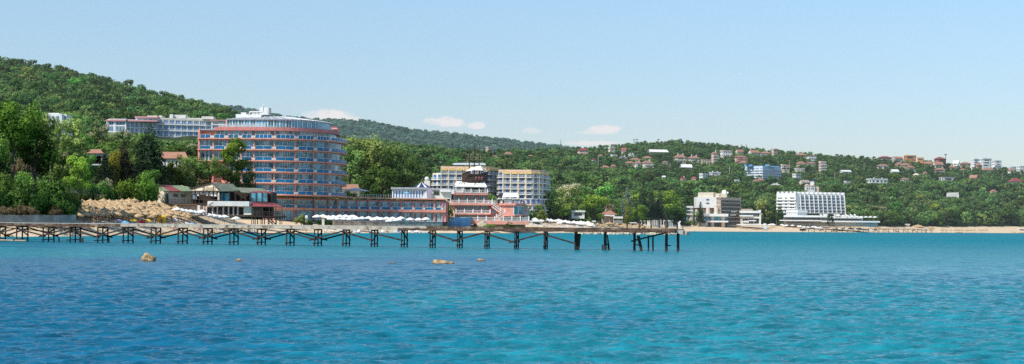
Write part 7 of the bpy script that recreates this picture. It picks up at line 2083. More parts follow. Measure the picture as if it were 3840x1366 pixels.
FIG = {}
for pose in ('stand', 'walk', 'sit', 'lie', 'wave'):
    J, joints, bones = body(pose)
    b_ = skin_mesh('body', joints, bones, M['skin'])
    gr = 1.12
    tj = [(J['pel'], .145, .118), (tuple(Vector(J['pel']).lerp(Vector(J['waist']), .35)), .138, .108)]; tb = [(0, 1)]
    for n in 'lr':
        tj += [(J[n + 'hip'], .100, .100), (tuple(Vector(J[n + 'hip']).lerp(Vector(J[n + 'knee']), .42)), .088, .088)]; k = len(tj); tb += [(0, k - 2), (k - 2, k - 1)]
    sh = skin_mesh('shorts', tj, tb, M['blue_cloth'])
    tj = [(tuple(Vector(J['pel']).lerp(Vector(J['waist']), .5)), .14, .115), (J['chest'], .162, .122), (tuple(Vector(J['chest']).lerp(Vector(J['neck']), .6)), .13, .10)]; tb = [(0, 1), (1, 2)]
    for n in 'lr': tj += [(J[n + 'sh'], .072, .072), (tuple(Vector(J[n + 'sh']).lerp(Vector(J[n + 'elb']), .5)), .058, .058)]; k = len(tj); tb += [(1, k - 2), (k - 2, k - 1)]
    ts_ = skin_mesh('shirt', tj, tb, M['red_cloth'])
    hd, cn = Vector(J['head']), Vector(J['crown']); ax = (cn - hd).normalized(); face = Vector((0, -1, 0)) if pose != 'lie' else Vector((0, 0, 1))
    mb = MB(); prof = [(.098 * math.cos(R(a)), .105 * math.sin(R(a))) for a in (-25, 0, 25, 50, 75)]; prof[-1] = (.01, .108)
    mb.lathe(prof, (0, 0, 0), 10); q = Vector((0, 0, 1)).rotation_difference(ax).to_matrix()
    mb.v = [q @ v + hd + ax * .035 - face * .022 for v in mb.v]; ho = mb.build('hair', M['hair'], smooth=True); hm = ho.data; bpy.data.objects.remove(ho)
    mb = MB(); sdv = ax.cross(face)
    for s in (-1, 1): c = hd + face * .092 + sdv * s * .034 + ax * .0; mb.lathe([(.001, -.012), (.012, 0), (.001, .012)], c, 6)
    mb.bar(hd + face * .085 - ax * .0, hd + face * .118 - ax * .032, .02, .02); mb.bar(hd + face * .088 - ax * .062 - sdv * .026, hd + face * .088 - ax * .062 + sdv * .026, .014, .012)
    fo = mb.build('face', M['pink_dark']); fm = fo.data; bpy.data.objects.remove(fo)
    FIG[pose] = (b_, sh, ts_, hm, fm)
def person(px, d, pose, rz, label, skin='skin', shorts='blue_cloth', shirt=None, sc=1.0, group=None, lift=0):
    g = G(px, d); g.z += lift
    t = thing('person', label, 'person', g, rz, group); t.scale = (sc, sc, sc)
    b_, sh, ts_, hm, fm = FIG[pose]
    o = link('body', b_, t); o.material_slots[0].link = 'OBJECT'; o.material_slots[0].material = M[skin]
    o = link('shorts', sh, t); o.material_slots[0].link = 'OBJECT'; o.material_slots[0].material = M[shorts]
    if shirt: o = link('shirt', ts_, t); o.material_slots[0].link = 'OBJECT'; o.material_slots[0].material = M[shirt]
    link('hair', hm, t); link('face', fm, t)
    return t
def dsl(px, py): return d_for(px, py)
def pp(px, py_feet, pose, rz, label, **k): person(px, dsl(px, py_feet), pose, rz, label, **k)
pp(370, 835, 'stand', 2.6, 'person in a bright red shirt standing on the left beach', shirt='red_cloth', shorts='red_cloth', sc=1.15)
pp(312, 866, 'stand', .3, 'person in dark swimwear standing under the pier near the sea wall', shorts='black_cloth', sc=1.05)
pp(345, 860, 'walk', 1.2, 'person in light shorts walking under the pier on the left beach', shorts='white_cloth', skin='skin_l', sc=1.05)
pp(352, 858, 'stand', -.6, 'person in blue shorts beside the walker under the pier', sc=1.05)
pp(411, 833, 'stand', .8, 'tanned person standing by the rope fences on the left beach', shorts='black_cloth', sc=1.05)
pp(482, 836, 'sit', .4, 'person in black sitting on the sand beside the yellow parasol', shirt='black_cloth', shorts='black_cloth', sc=1.1)
pp(395, 834, 'sit', -.8, 'person in white sitting on the sand right of the red shirted one', shirt='white_cloth', skin='skin_l', sc=1.1)
pp(333, 820, 'lie', 1.7, 'sunbather lying on the sand in front of the straw parasols', skin='skin_l', shorts='red_cloth', sc=1.1)
pp(355, 825, 'lie', 1.4, 'second sunbather lying by the rope fence on the left beach', sc=1.1)
pp(455, 858, 'sit', .9, 'tanned person sitting on the sand seen under the pier', shorts='black_cloth', sc=1.1)
pp(424, 862, 'lie', 1.5, 'sunbather with red shorts lying on the sand seen under the pier', shorts='red_cloth', sc=1.1)
pp(515, 858, 'lie', 1.3, 'sunbather lying beside the turquoise towel under the pier', skin='skin_l', sc=1.1)
pp(585, 832, 'stand', .2, 'person standing left of the yellow lifeguard hut', skin='skin', shirt='white_cloth', shorts='red_cloth', sc=1.05)
pp(612, 835, 'sit', .2, 'tanned person sitting in front of the yellow lifeguard hut', shorts='black_cloth', sc=1.1)
pp(643, 836, 'stand', -.4, 'person in red standing right of the yellow lifeguard hut', shirt='red_cloth', shorts='red_cloth', sc=1.1)
pp(634, 862, 'walk', 1.0, 'tanned person walking on the wet sand, left of three under the pier', shorts='blue_cloth', sc=1.05)
pp(641, 862, 'stand', .5, 'tanned person in black trunks, middle of three under the pier', shorts='black_cloth', sc=1.05)
pp(650, 861, 'stand', -.5, 'tanned person in red trunks, right of three under the pier', shorts='red_cloth', sc=1.05)
pp(729, 868, 'stand', .2, 'person at the water edge alone, seen below the pier', shorts='blue_cloth', sc=1.0)
pp(746, 874, 'walk', 1.3, 'left one of a pair of bathers at the water edge below the pier', shorts='red_cloth', sc=1.05)
pp(752, 874, 'stand', -1.0, 'right one of a pair of bathers at the water edge below the pier', shorts='black_cloth', sc=1.05)
pp(690, 864, 'sit', .2, 'dark haired person sitting on the wet sand below the pier', shorts='black_cloth', sc=1.1)
pp(878, 838, 'stand', 2.5, 'person with green shorts among the white beach chairs by the restaurant', shorts='green_cloth', sc=1.0)
pp(1499, 846, 'stand', .3, 'person in a green dress among the loungers in front of the hotel wing', shirt='green_cloth', shorts='green_cloth', sc=1.0)
pp(1580, 846, 'sit', .3, 'person sitting on the sand at the right end of the hotel loungers', shirt='white_cloth', sc=1.0)
pp(2578, 858, 'walk', 1.0, 'left one of two tiny walkers on the beach by the beige hotel', shorts='black_cloth', sc=1.1)
pp(2585, 859, 'stand', .2, 'right one of two tiny walkers on the beach by the beige hotel', shorts='red_cloth', sc=1.1)
pp(2645, 853, 'stand', 1.0, 'tiny person standing on the beach below the beige hotel terrace', shorts='black_cloth', sc=1.1)
for k, (px, dd, lab) in enumerate([(2605, 1180, 'bather standing in the shallow sea, left of the two near the end of the breakwater'), (2776, 1240, 'bather standing in the shallow sea off the beige hotel')]):
    t = person(px, dd, 'stand', 0, lab, sc=1.0); b = P(px, 870, dd); t.location = (b.x, b.y, -.75)

# ------------------------------------------------------------------ straw parasols
def straw_mesh(seed):
    random.seed(seed); mb = MB()
    mb.lathe([(1.28, -.12), (1.34, .02), (.95, .26), (.5, .50), (.16, .74), (.05, .95)], n=14, wob=.07)
    n = 22
    for k in range(n):
        a = k * 6.283 / n + random.uniform(-.1, .1); r0 = 1.2; ln = random.uniform(.15, .42)
        p = Vector((math.cos(a) * r0, math.sin(a) * r0, 0)); q = Vector((math.cos(a) * (r0 + ln * .6), math.sin(a) * (r0 + ln * .6), -ln)); s = Vector((-math.sin(a), math.cos(a), 0)) * random.uniform(.08, .17)
        mb.add([p - s, p + s, q + s * .5, q - s * .5], [(0, 1, 2, 3)])
    o = mb.build('canopy', M['straw']); me = o.data; bpy.data.objects.remove(o); return me
ST = [straw_mesh(s) for s in (1, 2, 3)]
mb = MB(); mb.tube([(0, 0, -.3), (0, 0, 2.1)], [.05, .04], 6); o = mb.build('pole', M['wood']); STP = o.data; bpy.data.objects.remove(o)
random.seed(31)
def straw(px, d, s=1.0, label=None, group=None, h=1.0):
    g = G(px, d)
    t = thing('straw_parasol', label or 'brown straw parasol in the crowded rows on the left beach', 'parasol', g, random.uniform(0, 6), group or 'straw parasols on the left beach')
    t.scale = (s, s, s * h)
    c = link('canopy', random.choice(ST), t); c.location = (0, 0, 1.62); c.rotation_euler = (random.uniform(-.1, .1), random.uniform(-.1, .1), 0)
    link('pole', STP, t)
cnt = 0
for row in range(10):
    # rows climb the slope from the front edge to the red roof
    x0 = 272 + row * 3; x1 = 770 + row * 26 - max(0, row - 6) * 20
    px = x0 + (row % 2) * 13
    while px < x1:
        u = (px - 270) / 500.0
        py_can = 799 - row * 5.2 + (max(0, px - 430) / 350) ** 1.2 * (10 if row < 3 else 16)
        # distance of the ground under a canopy 2.6 m tall seen at py_can
        best = None
        D, Z = col_at(px)
        for d in np.arange(D[1], D[4], 1.0):
            z = float(np.interp(d, D, Z)) + 2.1
            if hz(px) - (z - CH) * F / d <= py_can: best = float(d); break
        if best and not (px > 560 and row > 6 and best > 478) and best < 487:
            if random.random() > .06: straw(px + random.uniform(-5, 5), best + random.uniform(-1.0, 1.0), random.uniform(.92, 1.1)); cnt += 1
        px += 24 + random.uniform(-2.5, 2.5)
for k in range(9):
    straw(792 + k * 24 + random.uniform(-5, 5), 474 + k * 2, .95, 'brown straw parasol below the restaurant columns', 'straw parasols below the restaurant columns'); cnt += 1
print('straw', cnt)
# flat straw mats shading the front row at the left
for k, (a, b, y0, y1) in enumerate([(283, 340, 786, 794), (326, 382, 783, 795), (372, 428, 786, 799)]):
    d = 412.0
    t = thing('straw_awning', ['flat straw awning, leftmost of three in front of the straw parasols', 'flat straw awning, middle of three in front of the straw parasols', 'flat straw awning, rightmost of three in front of the straw parasols'][k], 'awning', G((a + b) / 2, d), 0)
    mb = MB(t.location); mb.slab([P(a, y0 + 1, d - 2), P(b - 14, y1 + 2, d - 2), P(b, y1, d + 2.5), P(a + 12, y0 - 3, d + 2.5)], (0, 0, -.12)); mb.build('mat', M['straw'], t)
    mb = MB(t.location)
    for q in (a + 2, (a + b) / 2, b - 8): g = G(q, d); mb.bar(g, P(q, (y0 + y1) / 2 + 1, d), .1)
    mb.bar(P(a + 2, y0 + 2, d), P(b - 8, y1 + 1, d), .08); mb.build('post_frame', M['wood'], t)
# rope fences stepping down the sand
for k in range(7):
    y = 806 + k * 5.2
    px0, px1 = 292 + k * 4, 560 + k * 22
    t = thing('rope_fence', 'thin rope fence on the left beach, %s row down from the straw parasols' % ['first', 'second', 'third', 'fourth', 'fifth', 'sixth', 'seventh'][k], 'fence', G((px0 + px1) / 2, dsl((px0 + px1) / 2, y + 6)))
    n = int((px1 - px0) / 15); prev = None; mb = MB(t.location); m2 = MB(t.location)
    for i in range(n):
        q = px0 + (px1 - px0) * i / (n - 1); g = G(q, dsl(q, y + i * 6.5 / n * 1.6)); top = g + Vector((0, 0, 1.15)); mb.bar(g - Vector((0, 0, .2)), top, .09)
        if prev: m2.bar(prev, top, .07, .07); mb.bar(prev - Vector((0, 0, .6)), top - Vector((0, 0, .6)), .04)
        prev = top
    f_ = m2.build('rope', M['wood_dark'], t)
    for a_, v in enumerate(mb.v): pass
    mb.build('posts', M['wood'], t)

# ------------------------------------------------------------------ cloth parasols and loungers
def lounger_mesh():
    mb = MB()
    mb.bar((-.3, -.95, .3), (-.3, .45, .3), .06); mb.bar((.3, -.95, .3), (.3, .45, .3), .06)
    mb.slab([(-.31, -.95, .33), (.31, -.95, .33), (.31, .4, .33), (-.31, .4, .33)], (0, 0, .05))
    fr = mb.build('seat', M['plastic_w']).data
    mb = MB(); mb.slab([(-.31, .4, .34), (.31, .4, .34), (.31, .95, .85), (-.31, .95, .85)], (0, -.05, .05)); bk = mb.build('backrest', M['plastic_w']).data
    mb = MB()
    for x in (-.28, .28):
        for y in (-.8, .35): mb.bar((x, y, 0), (x, y, .3), .06)
    mb.bar((-.28, -.8, .15), (.28, -.8, .15), .04); mb.bar((-.28, .35, .15), (.28, .35, .15), .04); mb.bar((0, -.8, .15), (0, .35, .15), .04)
    lg = mb.build('leg_frame', M['plastic_w']).data
    for o in [x for x in COL.objects if x.parent is None and x.type == 'MESH' and x.name.split('.')[0] in ('seat', 'backrest', 'leg_frame')]: bpy.data.objects.remove(o)
    return fr, bk, lg
LG = lounger_mesh()
def lounger(px, d, rz, label, group, s=1.25, lift=0):
    g = G(px, d); g.z += lift; t = thing('sun_lounger', label, 'sun lounger', g, rz, group); t.scale = (s, s, s)
    for n, me in zip(('seat', 'backrest', 'leg_frame'), LG): link(n, me, t)
def canopy_mesh(n, r, rise):
    mb = MB(); mb.lathe([(r, -.16), (r, 0), (r * .55, rise * .55), (.07, rise)], n=n); o = mb.build('canopy', M['canvas']); me = o.data; bpy.data.objects.remove(o); return me
CN = [canopy_mesh(8, 1.0, .42), canopy_mesh(4, 1.15, .46)]
mb = MB(); mb.tube([(0, 0, -.2), (0, 0, 1.0)], .028, 6); o = mb.build('pole', M['wood']); CNP = o.data; bpy.data.objects.remove(o)
def brolly(px, d, r, h, label, group=None, m='canvas', k=0, tilt=0, lift=0.0, name='parasol'):
    g = G(px, d); g.z += lift; t = thing(name, label, 'parasol', g, random.uniform(0, 1), group)
    c = link('canopy', CN[k], t); c.scale = (r, r, r); c.location = (0, 0, h - .42 * r); c.rotation_euler = (tilt, tilt * .5, 0)
    if m != 'canvas': c.material_slots[0].link = 'OBJECT'; c.material_slots[0].material = M[m]
    p = link('pole', CNP, t); p.scale = (1, 1, h - .2)
hotel_row = [(1189, 805), (1211, 804), (1231, 808), (1250, 807), (1274, 805), (1296, 805), (1316, 807), (1337, 813), (1357, 812), (1382, 811), (1402, 816), (1430, 815), (1449, 813), (1472, 813), (1461, 821), (1503, 812), (1538, 816), (1569, 817), (1597, 815), (1243, 813), (1262, 814), (1286, 814), (1308, 815), (1325, 806), (1414, 812), (1490, 818)]
for px, py in hotel_row:
    d = 576 + (py - 805) * -.6 + (px - 1190) * .06
    g = G(px, d); top = P(px, py, d).z
    brolly(px, d, 1.75, max(2.3, top - g.z), 'white parasol in the row in front of the pink hotel wing', 'white parasols in front of the pink hotel wing', k=0)
random.seed(41)
for k in range(62):
    px = random.uniform(1175, 1610); d = 556 + (px - 1175) * .07 + random.uniform(0, 17)
    lounger(px, d, random.choice((1.2, 1.4, 1.6, 0, .2)) + random.uniform(-.15, .15), 'white plastic sun lounger on the sand before the pink hotel wing', 'sun loungers before the pink hotel wing')
for k in range(30):
    px = random.uniform(700, 960); d = 462 + random.uniform(0, 12) + (px - 700) * .12
    lounger(px, d, random.uniform(1.0, 1.7), 'white plastic sun lounger on the sand below the beach restaurant', 'sun loungers below the beach restaurant')
for px, py in [(663, 778), (681, 782), (697, 785), (714, 786), (729, 789), (745, 790), (757, 786), (783, 800), (803, 803), (823, 806), (842, 806), (885, 812), (735, 795)]:
    d = 470 + (px - 660) * .04; g = G(px, d); top = P(px, py, d).z
    brolly(px, d, 1.45, max(2.2, top - g.z), 'white parasol among the straw ones below the beach restaurant', 'white parasols below the beach restaurant')
for px, py, m, lab in [(445, 838, 'canvas_l', 'pale lilac beach parasol low on the left beach'), (470, 842, 'canvas_b', 'light blue beach parasol low on the left beach'), (500, 832, 'canvas_y', 'yellow beach parasol beside the person in black'), (556, 836, 'canvas_y', 'yellow beach parasol left of the lifeguard hut'), (545, 855, 'canvas_b', 'turquoise beach parasol lying low under the pier'), (533, 842, 'red_cloth', 'reddish beach parasol between two yellow ones'), (655, 830, 'canvas', 'white beach parasol right of the lifeguard hut')]:
    d = dsl(px, py + 12); brolly(px, d, 1.0, 1.7, lab, m=m, tilt=.25)
# towels
r = random.Random(9)
for k in range(26):
    px = r.uniform(310, 760); y = r.uniform(842, 868); d = dsl(px, y); g = G(px, d)
    if d < col_at(px)[0][0] + 4: continue
    mb = MB(g); mb.slab([g + Vector((-.5, -.9, .06)), g + Vector((.5, -.9, .06)), g + Vector((.55, .9, .14)), g + Vector((-.5, .9, .14))], (0, 0, .05))
    c = r.choice(['white_cloth', 'red_cloth', 'blue_cloth', 'canvas_b', 'canvas_y', 'black_cloth', 'pale_pink'])
    o = mb.build('towel', M[c]); o.location = g
    cn = {'white_cloth': 'white', 'red_cloth': 'red', 'blue_cloth': 'dark blue', 'canvas_b': 'light blue', 'canvas_y': 'yellow', 'black_cloth': 'black', 'pale_pink': 'pale pink'}[c]
    tag(o, '%s towel spread on the sand of the left beach' % cn, 'towel', '%s towels on the left beach' % cn)
# lifeguard hut, tower chair, board
d = dsl(604, 838)
t = thing('lifeguard_hut', 'small yellow lifeguard hut with flat yellow roof on the left beach', 'hut', G(604, d))
gz_ = P(604, 838, d).z; o_ = t.location
mb = MB(o_); a = P(592, 838, d); b = P(616, 838, d); mb.box(a.x, b.x, d, d + 2.2, gz_ - .4, P(604, 815, d).z); mb.build('wall', M['canvas_y'], t)
mb = MB(o_); a = P(587, 814, d); b = P(623, 814, d); mb.slab([Vector((a.x, d - .6, a.z)), Vector((b.x, d - .6, a.z)), Vector((b.x, d + 2.8, a.z + .25)), Vector((a.x, d + 2.8, a.z + .25))], (0, 0, .22)); mb.build('roof', M['canvas_y'], t)
mb = MB(o_); mb.box(P(602, 838, d).x, P(609, 838, d).x, d - .05, d + .04, gz_, P(604, 822, d).z); mb.build('opening', M['wood_dark'], t)
mb = MB(o_); mb.bar(P(605, 814, d + 1), P(605, 800, d + 1), .1); mb.build('pole', M['white_frame'], t)
d = 487.0; t = thing('lifeguard_chair', 'white timber lifeguard chair on the sand beside the beach restaurant', 'chair', G(943, d)); mb = MB(t.location); g = G(943, d); H_ = 2.2
for x in (-1.1, 1.1):
    for y in (-.6, .6): mb.bar(g + Vector((x, y, -.3)), g + Vector((x * .7, y * .8, H_)), .13)
    mb.bar(g + Vector((x, -.6, .7)), g + Vector((x, .6, .7)), .1)
for z in (.5, 1.1): mb.bar(g + Vector((-1.05, -.6, z)), g + Vector((1.05, -.6, z)), .12)
mb.build('frame', M['white_frame'], t)
mb = MB(t.location); mb.box(g.x - .9, g.x + .9, g.y - .6, g.y + .6, g.z + 1.4, g.z + 1.52); mb.build('seat', M['white_frame'], t)
mb = MB(t.location); mb.box(g.x - .9, g.x + .9, g.y + .45, g.y + .55, g.z + 1.52, g.z + 2.4); mb.build('backrest', M['white_frame'], t)
d = 552.0; t = thing('notice_board', 'plain white upright board on the sand left of the hotel parasols', 'board', G(1148, d)); mb = MB(t.location); mb.slab([P(1143, 834, d), P(1152, 834, d), P(1154, 808, d), P(1145, 808, d)], (0, .25, 0)); mb.build('panel', M['white'], t); mb = MB(t.location); mb.bar(G(1146, d + .3), P(1149, 812, d + .3), .12); mb.bar(G(1151, d + .3), P(1151, 812, d + .3), .12); mb.bar(G(1146, d + .3) + Vector((0, 0, .4)), G(1151, d + .3) + Vector((0, 0, .4)), .12); mb.build('leg_frame', M['wood'], t)
d = 556.0; t = thing('changing_cabin', 'pale yellow changing cabin on the sand in front of the hotel parasols', 'cabin', G(1211, d)); mb = MB(t.location); a = P(1207, 840, d); mb.box(a.x, P(1216, 840, d).x, d, d + 1.2, G(1211, d).z - .2, P(1211, 818, d).z); mb.build('wall', M['cream'], t); mb = MB(t.location); mb.slab([P(1205.5, 818, d - .3), P(1218, 818, d - .3), P(1218, 816, d + 1.5), P(1205.5, 816, d + 1.5)], (0, 0, .1)); mb.build('roof', M['canvas_y'], t)
# hedge and planter wall behind the hotel parasols
for k, (a, b) in enumerate([(1120, 1180), (1180, 1300), (1300, 1420), (1420, 1545), (1545, 1655)]):
    C = [(x, r.uniform(-.03, .03), r.uniform(.0, .5), .16) for x in np.linspace(-1, 1, 16) for _ in (0, 1)]
    me = leaf_mesh('foliage', M['lf_dark'], C, 1500, .055, 60 + k)
    d = 586 + k * 12; g = (G(a, d) + G(b, d)) / 2
    t = thing('hedge', ['clipped dark green hedge section, leftmost below the pink wing', 'clipped dark green hedge section, second from left below the pink wing', 'clipped dark green hedge section, third from left below the pink wing', 'clipped dark green hedge section, fourth from left below the pink wing', 'clipped dark green hedge section, rightmost below the pink wing'][k], 'hedge', g, math.atan2(12, (b - a) * d / F) * .8)
    t.scale = ((b - a) * d / F / 2.2, 3.5, 3.0); link('foliage', me, t)
t = thing('wall', 'low sand coloured retaining wall along the hotel beach', 'wall', P(1500, 846, 592)); q = path_px([(1250, 588), (1400, 596), (1560, 606), (1660, 612)])
mb = MB(t.location); zc = P(1500, 832, 600).z; mb.band(q, 0, q.L, -.5, 0, zc - 2.5, zc); mb.build('wall_face', M['concrete'], t); mb = MB(t.location); mb.band(q, 0, q.L, -.6, .1, zc, zc + .15); mb.build('coping', M['concrete_l'], t)

# ------------------------------------------------------------------ middle beach: parasols, tavern, huts
random.seed(51)
for k in range(48):
    px = random.uniform(2005, 2225); d = 770 + random.uniform(0, 45) + (px - 2005) * .35
    brolly(px, d, 1.7, 2.6, 'white parasol on the middle beach right of the arcaded hotel', 'white parasols on the middle beach', k=k % 2)
for k in range(46):
    px = random.uniform(1995, 2235); d = 752 + random.uniform(0, 38) + (px - 2005) * .33
    lounger(px, d, random.uniform(.8, 1.8), 'white sun lounger under the parasols of the middle beach', 'sun loungers of the middle beach')
for k in range(44):
    px = random.uniform(2200, 2430); d = 880 + (px - 2200) * .75 + random.uniform(-20, 40)
    straw(px, d, 1.1, 'pale straw parasol on the beach before the small tavern', 'straw parasols before the small tavern')
for px, py, m, lab in [(2095, 826, 'canvas_y', 'yellow parasol standing out among the white ones on the middle beach'), (2325, 838, 'canvas_y', 'yellow parasol at the right end of the tavern beach')]:
    brolly(px, dsl(px, py + 10), 1.5, 2.4, lab, m=m)
def kiosk(px0, px1, py0, py1, d, label, wall='white', roof='concrete_l', name='kiosk', cat='kiosk', posts=0):
    t = thing(name, label, cat, P((px0 + px1) / 2, py1, d)); h = (py1 - py0)
    if posts:
        mb = MB(t.location)
        for k in range(posts): q = px0 + (px1 - px0) * (k + .08) / (posts - .84); mb.bar(P(q, py1 + 4, d), P(q, py0 + h * .2, d), .28)
        mb.bar(P(px0, py0 + h * .22, d), P(px1, py0 + h * .22, d), .25); mb.build('post_frame', M[wall], t); part(t, 'back_wall', M[wall], (px0, px1, py0 + h * .2, py1 + 4, d + 4, .5))
    else: part(t, 'wall', M[wall], (px0, px1, py0 + h * .2, py1 + 4, d, 4))
    part(t, 'roof', M[roof], (px0 - 3, px1 + 3, py0, py0 + h * .2, d - 1, 6.5))
    if not posts: part(t, 'opening', M['dark_glass'], (px0 + (px1 - px0) * .2, px0 + (px1 - px0) * .8, py0 + h * .35, py0 + h * .75, d - .05, .2))
    return t
kiosk(2143, 2192, 790, 816, 885, 'white flat pavilion in the shade left of the spreading tree', 'white_old', 'white')
t = kiosk(2255, 2302, 805, 838, 985, 'small beach tavern with white awning and brown hipped roof', 'beige', 'white', 'tavern', 'tavern', 4)
quadp(t, 'hipped_roof', M['terracotta_b'], [(2250, 806, 984), (2312, 803, 984), (2290, 790, 992), (2268, 790, 992)], .4); quadp(t, 'awning', M['canvas'], [(2254, 808, 983), (2288, 808, 983), (2278, 802, 986), (2262, 802, 986)], .2); part(t, 'chimney', M['white'], (2270, 2274, 783, 795, 990, 1)); part(t, 'side_terrace', M['white_old'], (2300, 2336, 812, 820, 984, 6), (2300, 2336, 826, 838, 986, 4))
kiosk(2427, 2480, 812, 842, 1150, 'white beach bar with blue panels and pergola below the broad tree', 'white', 'metal_w', posts=7)
t = kiosk(2495, 2522, 826, 846, 1220, 'white open pergola at the right of the beach bar', 'white', 'white', posts=4)
kiosk(2365, 2385, 834, 848, 1040, 'small white kiosk at the water side of the lone poplar', 'white', 'white'); kiosk(2405, 2420, 826, 846, 1090, 'narrow white beach hut left of the beach bar', 'white', 'white')
kiosk(1990, 2035, 828, 845, 768, 'white bar counter at the left end of the middle beach parasols', 'white_old', 'white')
kiosk(2225, 2232, 828, 846, 860, 'white square sign board on the middle beach', 'white', 'white', 'notice_board', 'board')
t = thing('lamp_post', 'tall pale pole behind the breakwater on the middle beach', 'pole', P(2489, 845, 1150)); mb = MB(t.location); mb.tube([P(2489, 850, 1150), P(2489, 799, 1150)], [.35, .25], 8); mb.build('post', M['white_old'], t)
for px, d, lab in ((2545, 1290, 'white sail shaped beach sign near the end of the pier'), (2870, 1330, 'white egg shaped beach sign in front of the beige hotel wing')):
    g = P(px, 859, d); t = thing('beach_sign', lab, 'sign', g); k = d / F
    mb = MB(); prof = [(-6.5, 0), (-7, 9), (-5.5, 18), (-1, 26), (6, 31), (8.5, 28), (4, 22), (7.5, 12), (7, 0)] if px < 2600 else [(-6, 0), (-6.5, 8), (-3, 16), (1, 17), (5, 12), (6.5, 4), (6, 0)]
    mb.slab([(x * k, 0, z * k) for x, z in prof], (0, .4, 0)); mb.build('panel', M['white'], t); mb = MB(); mb.box(-1.2, 1.2, -.3, .7, -.5, .15); mb.build('foot', M['concrete_l'], t)
# ------------------------------------------------------------------ far beach
random.seed(61)
for k in range(50):
    px = random.uniform(2855, 3290); d = 1432 + random.uniform(0, 24) + max(0, px - 3100) * .25
    brolly(px, d, 2.0, 3.0, 'white parasol on the far beach below the slanted hotel', 'white parasols below the slanted hotel', k=k % 2)
for k in range(9):
    brolly(3145 + k * 17, 1462, 2.2, 2.8, 'white parasol on the upper terrace of the slanted hotel', 'white parasols on the terrace of the slanted hotel', lift=P(3200, 820, 1462).z - G(3200, 1462).z)
for k in range(60):
    px = random.uniform(3090, 3700); d = 1420 + max(0, px - 3100) * .52 + random.uniform(0, 20)
    straw(px, d, 1.5, 'straw parasol on the long far right beach', 'straw parasols on the far right beach')
# small second pier
t = thing('pier', 'small low timber pier on thin piles at the far right beach', 'pier', P(3240, 864, 1395)); A_, B_ = P(3010, 858.5, 1372), P(3490, 862.5, 1580)
mb = MB(t.location); mb.bar(A_, B_, 2.5, .35); mb.build('deck', M['wood_pale'], t)
for k in range(26):
    q = A_.lerp(B_, k / 25); m2 = MB(t.location); m2.bar((q.x, q.y - .6, -1), (q.x, q.y - .6, q.z), .38); m2.build('pile', M['wood'], t)
    if k % 2 and k < 25: e = A_.lerp(B_, (k + 1) / 25); m2 = MB(t.location); m2.bar((q.x, q.y - .6, q.z - .2), (e.x, e.y - .6, .3), .2); m2.build('brace', M['wood'], t)
mb = MB(t.location); mb.bar(A_ + Vector((0, -1, 1)), B_ + Vector((0, -1, 1)), .18); 
for k in range(26): q = A_.lerp(B_, k / 25); mb.bar(q + Vector((0, -1, 0)), q + Vector((0, -1, 1)), .14)
mb.build('railing', M['wood_pale'], t)
t = thing('boat_ramp', 'dark timber landing box at the left end of the small far pier', 'landing', P(3012, 864, 1372)); part(t, 'side', M['wood_dark'], (3002, 3022, 859, 866, 1370, 4)); part(t, 'top', M['wood_pale'], (3000, 3024, 857.5, 859, 1369.5, 5))
def bar_hut(px0, px1, py0, py1, d, label):
    t = thing('beach_bar', label, 'beach bar', P((px0 + px1) / 2, py1, d)); part(t, 'wall', M['beige'], (px0 + 4, px1 - 4, (py0 + py1) / 2, py1 + 5, d, 5))
    mb = MB(t.location); c = P((px0 + px1) / 2, (py0 + py1) / 2 + 1, d + 2); r_ = (px1 - px0) * d / F / 2; mb.lathe([(r_, 0), (r_ * .5, (py1 - py0) * .28 * d / F), (.2, (py1 - py0) * .5 * d / F)], c, 10, sy=.5); mb.build('thatched_roof', M['straw'], t)
    return t
bar_hut(3413, 3470, 841, 860, 1700, 'thatched beach bar, left of the two on the far right beach'); bar_hut(3465, 3510, 848, 862, 1710, 'thatched beach bar, right of the two on the far right beach')
kiosk(3398, 3410, 840, 862, 1690, 'white square kiosk beside the thatched beach bars', 'white', 'beige'); bar_hut(3335, 3368, 852, 864, 1580, 'single thatched shelter left of the white square kiosk')
t = thing('sea_wall', 'long pale concrete wall behind the far right beach', 'wall', P(3720, 860, 1960))
mb = MB(t.location)
for k in range(9): a = 3590 + k * 32; b = a + 31.6; da = 1900 + k * 14; mb.hexa([P(a, 864, da), P(b, 864, da + 14), P(b, 864, da + 18), P(a, 864, da + 4), P(a, 848 + k * .8, da + 1), P(b, 848.4 + k * .8, da + 15), P(b, 848.4 + k * .8, da + 18), P(a, 848 + k * .8, da + 4)])
mb.build('wall_face', M['concrete_l'], t)
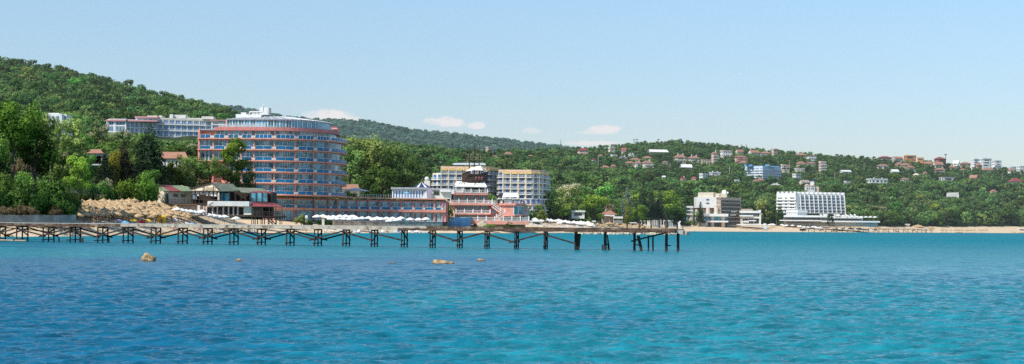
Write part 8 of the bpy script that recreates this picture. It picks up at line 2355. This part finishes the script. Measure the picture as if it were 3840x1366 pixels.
for k in range(22):
    px = 3632 + k * 9.6; d = 1868 + k * 5; g = G(px, d); h = P(px, hz(px) - 7, d).z
    t = thing('white_post', 'short white post in the row before the far concrete wall', 'post', g, 0, 'white posts before the far concrete wall'); mb = MB(); mb.box(-.5, .5, -.4, .4, -.5, 4.2); mb.build('shaft', M['white'], t); mb = MB(); mb.box(-.7, .7, -.6, .6, 4.2, 4.6); mb.build('cap', M['white'], t)
t = kiosk(3824, 3850, 856, 868, 1860, 'white beach pavilion with columns at the right edge', 'white', 'white', posts=4)
for k in range(10):
    put_rock(3770 + k * 9 + random.uniform(-4, 4), 875.5, random.uniform(9, 16), random.uniform(3, 6), k % 4, 'dark rock at the waterline of the far right beach', 'dark rocks at the waterline of the far right beach', 'rock', d=1790 + random.uniform(0, 16))
# gull
g = P(1652, 609, 560); t = thing('gull', 'white gull flying with spread wings above the cream hotel', 'bird', g, .6)
mb = MB(); mb.tube([(0, .34, .02), (0, .2, .03), (0, 0, 0), (0, -.2, .02), (0, -.3, .04), (0, -.37, .02)], [.02, .06, .10, .085, .06, .012], 8); 
mb.add([(0, .3, .03), (-.1, .55, .02), (.1, .55, .02)], [(0, 1, 2)]); mb.build('body', M['white_cloth'], t, smooth=True)
for s in (-1, 1):
    mb = MB(); mb.slab([(s * .06, -.13, .05), (s * .4, -.2, .24), (s * .85, -.02, .14), (s * .4, .04, .22), (s * .06, .12, .05)], (0, 0, .02)); mb.build('wing', M['white_cloth'], t)

# poles and garden walls between the hill houses
r = random.Random(17)
for k, px in enumerate([2243, 2385, 2512, 2570, 2660, 2735, 2790, 2960, 3075, 3130, 3240, 3360, 3440, 3540, 3612, 3690, 3760]):
    py = 640 + (px - 2240) * .03 + r.uniform(-25, 22); d = d_for(px, py); g = G(px, d)
    t = thing('utility_pole', 'thin pale utility pole standing among the hill houses', 'pole', g, r.uniform(-.5, .5), 'utility poles among the hill houses')
    mb = MB(); mb.tube([(0, 0, -1), (0, 0, r.uniform(12, 16))], [.30, .2], 6); mb.build('shaft', M['concrete_l'], t)
    mb = MB(); mb.box(-1.4, 1.4, -.12, .12, 11, 11.35); mb.build('cross_arm', M['wood'], t)
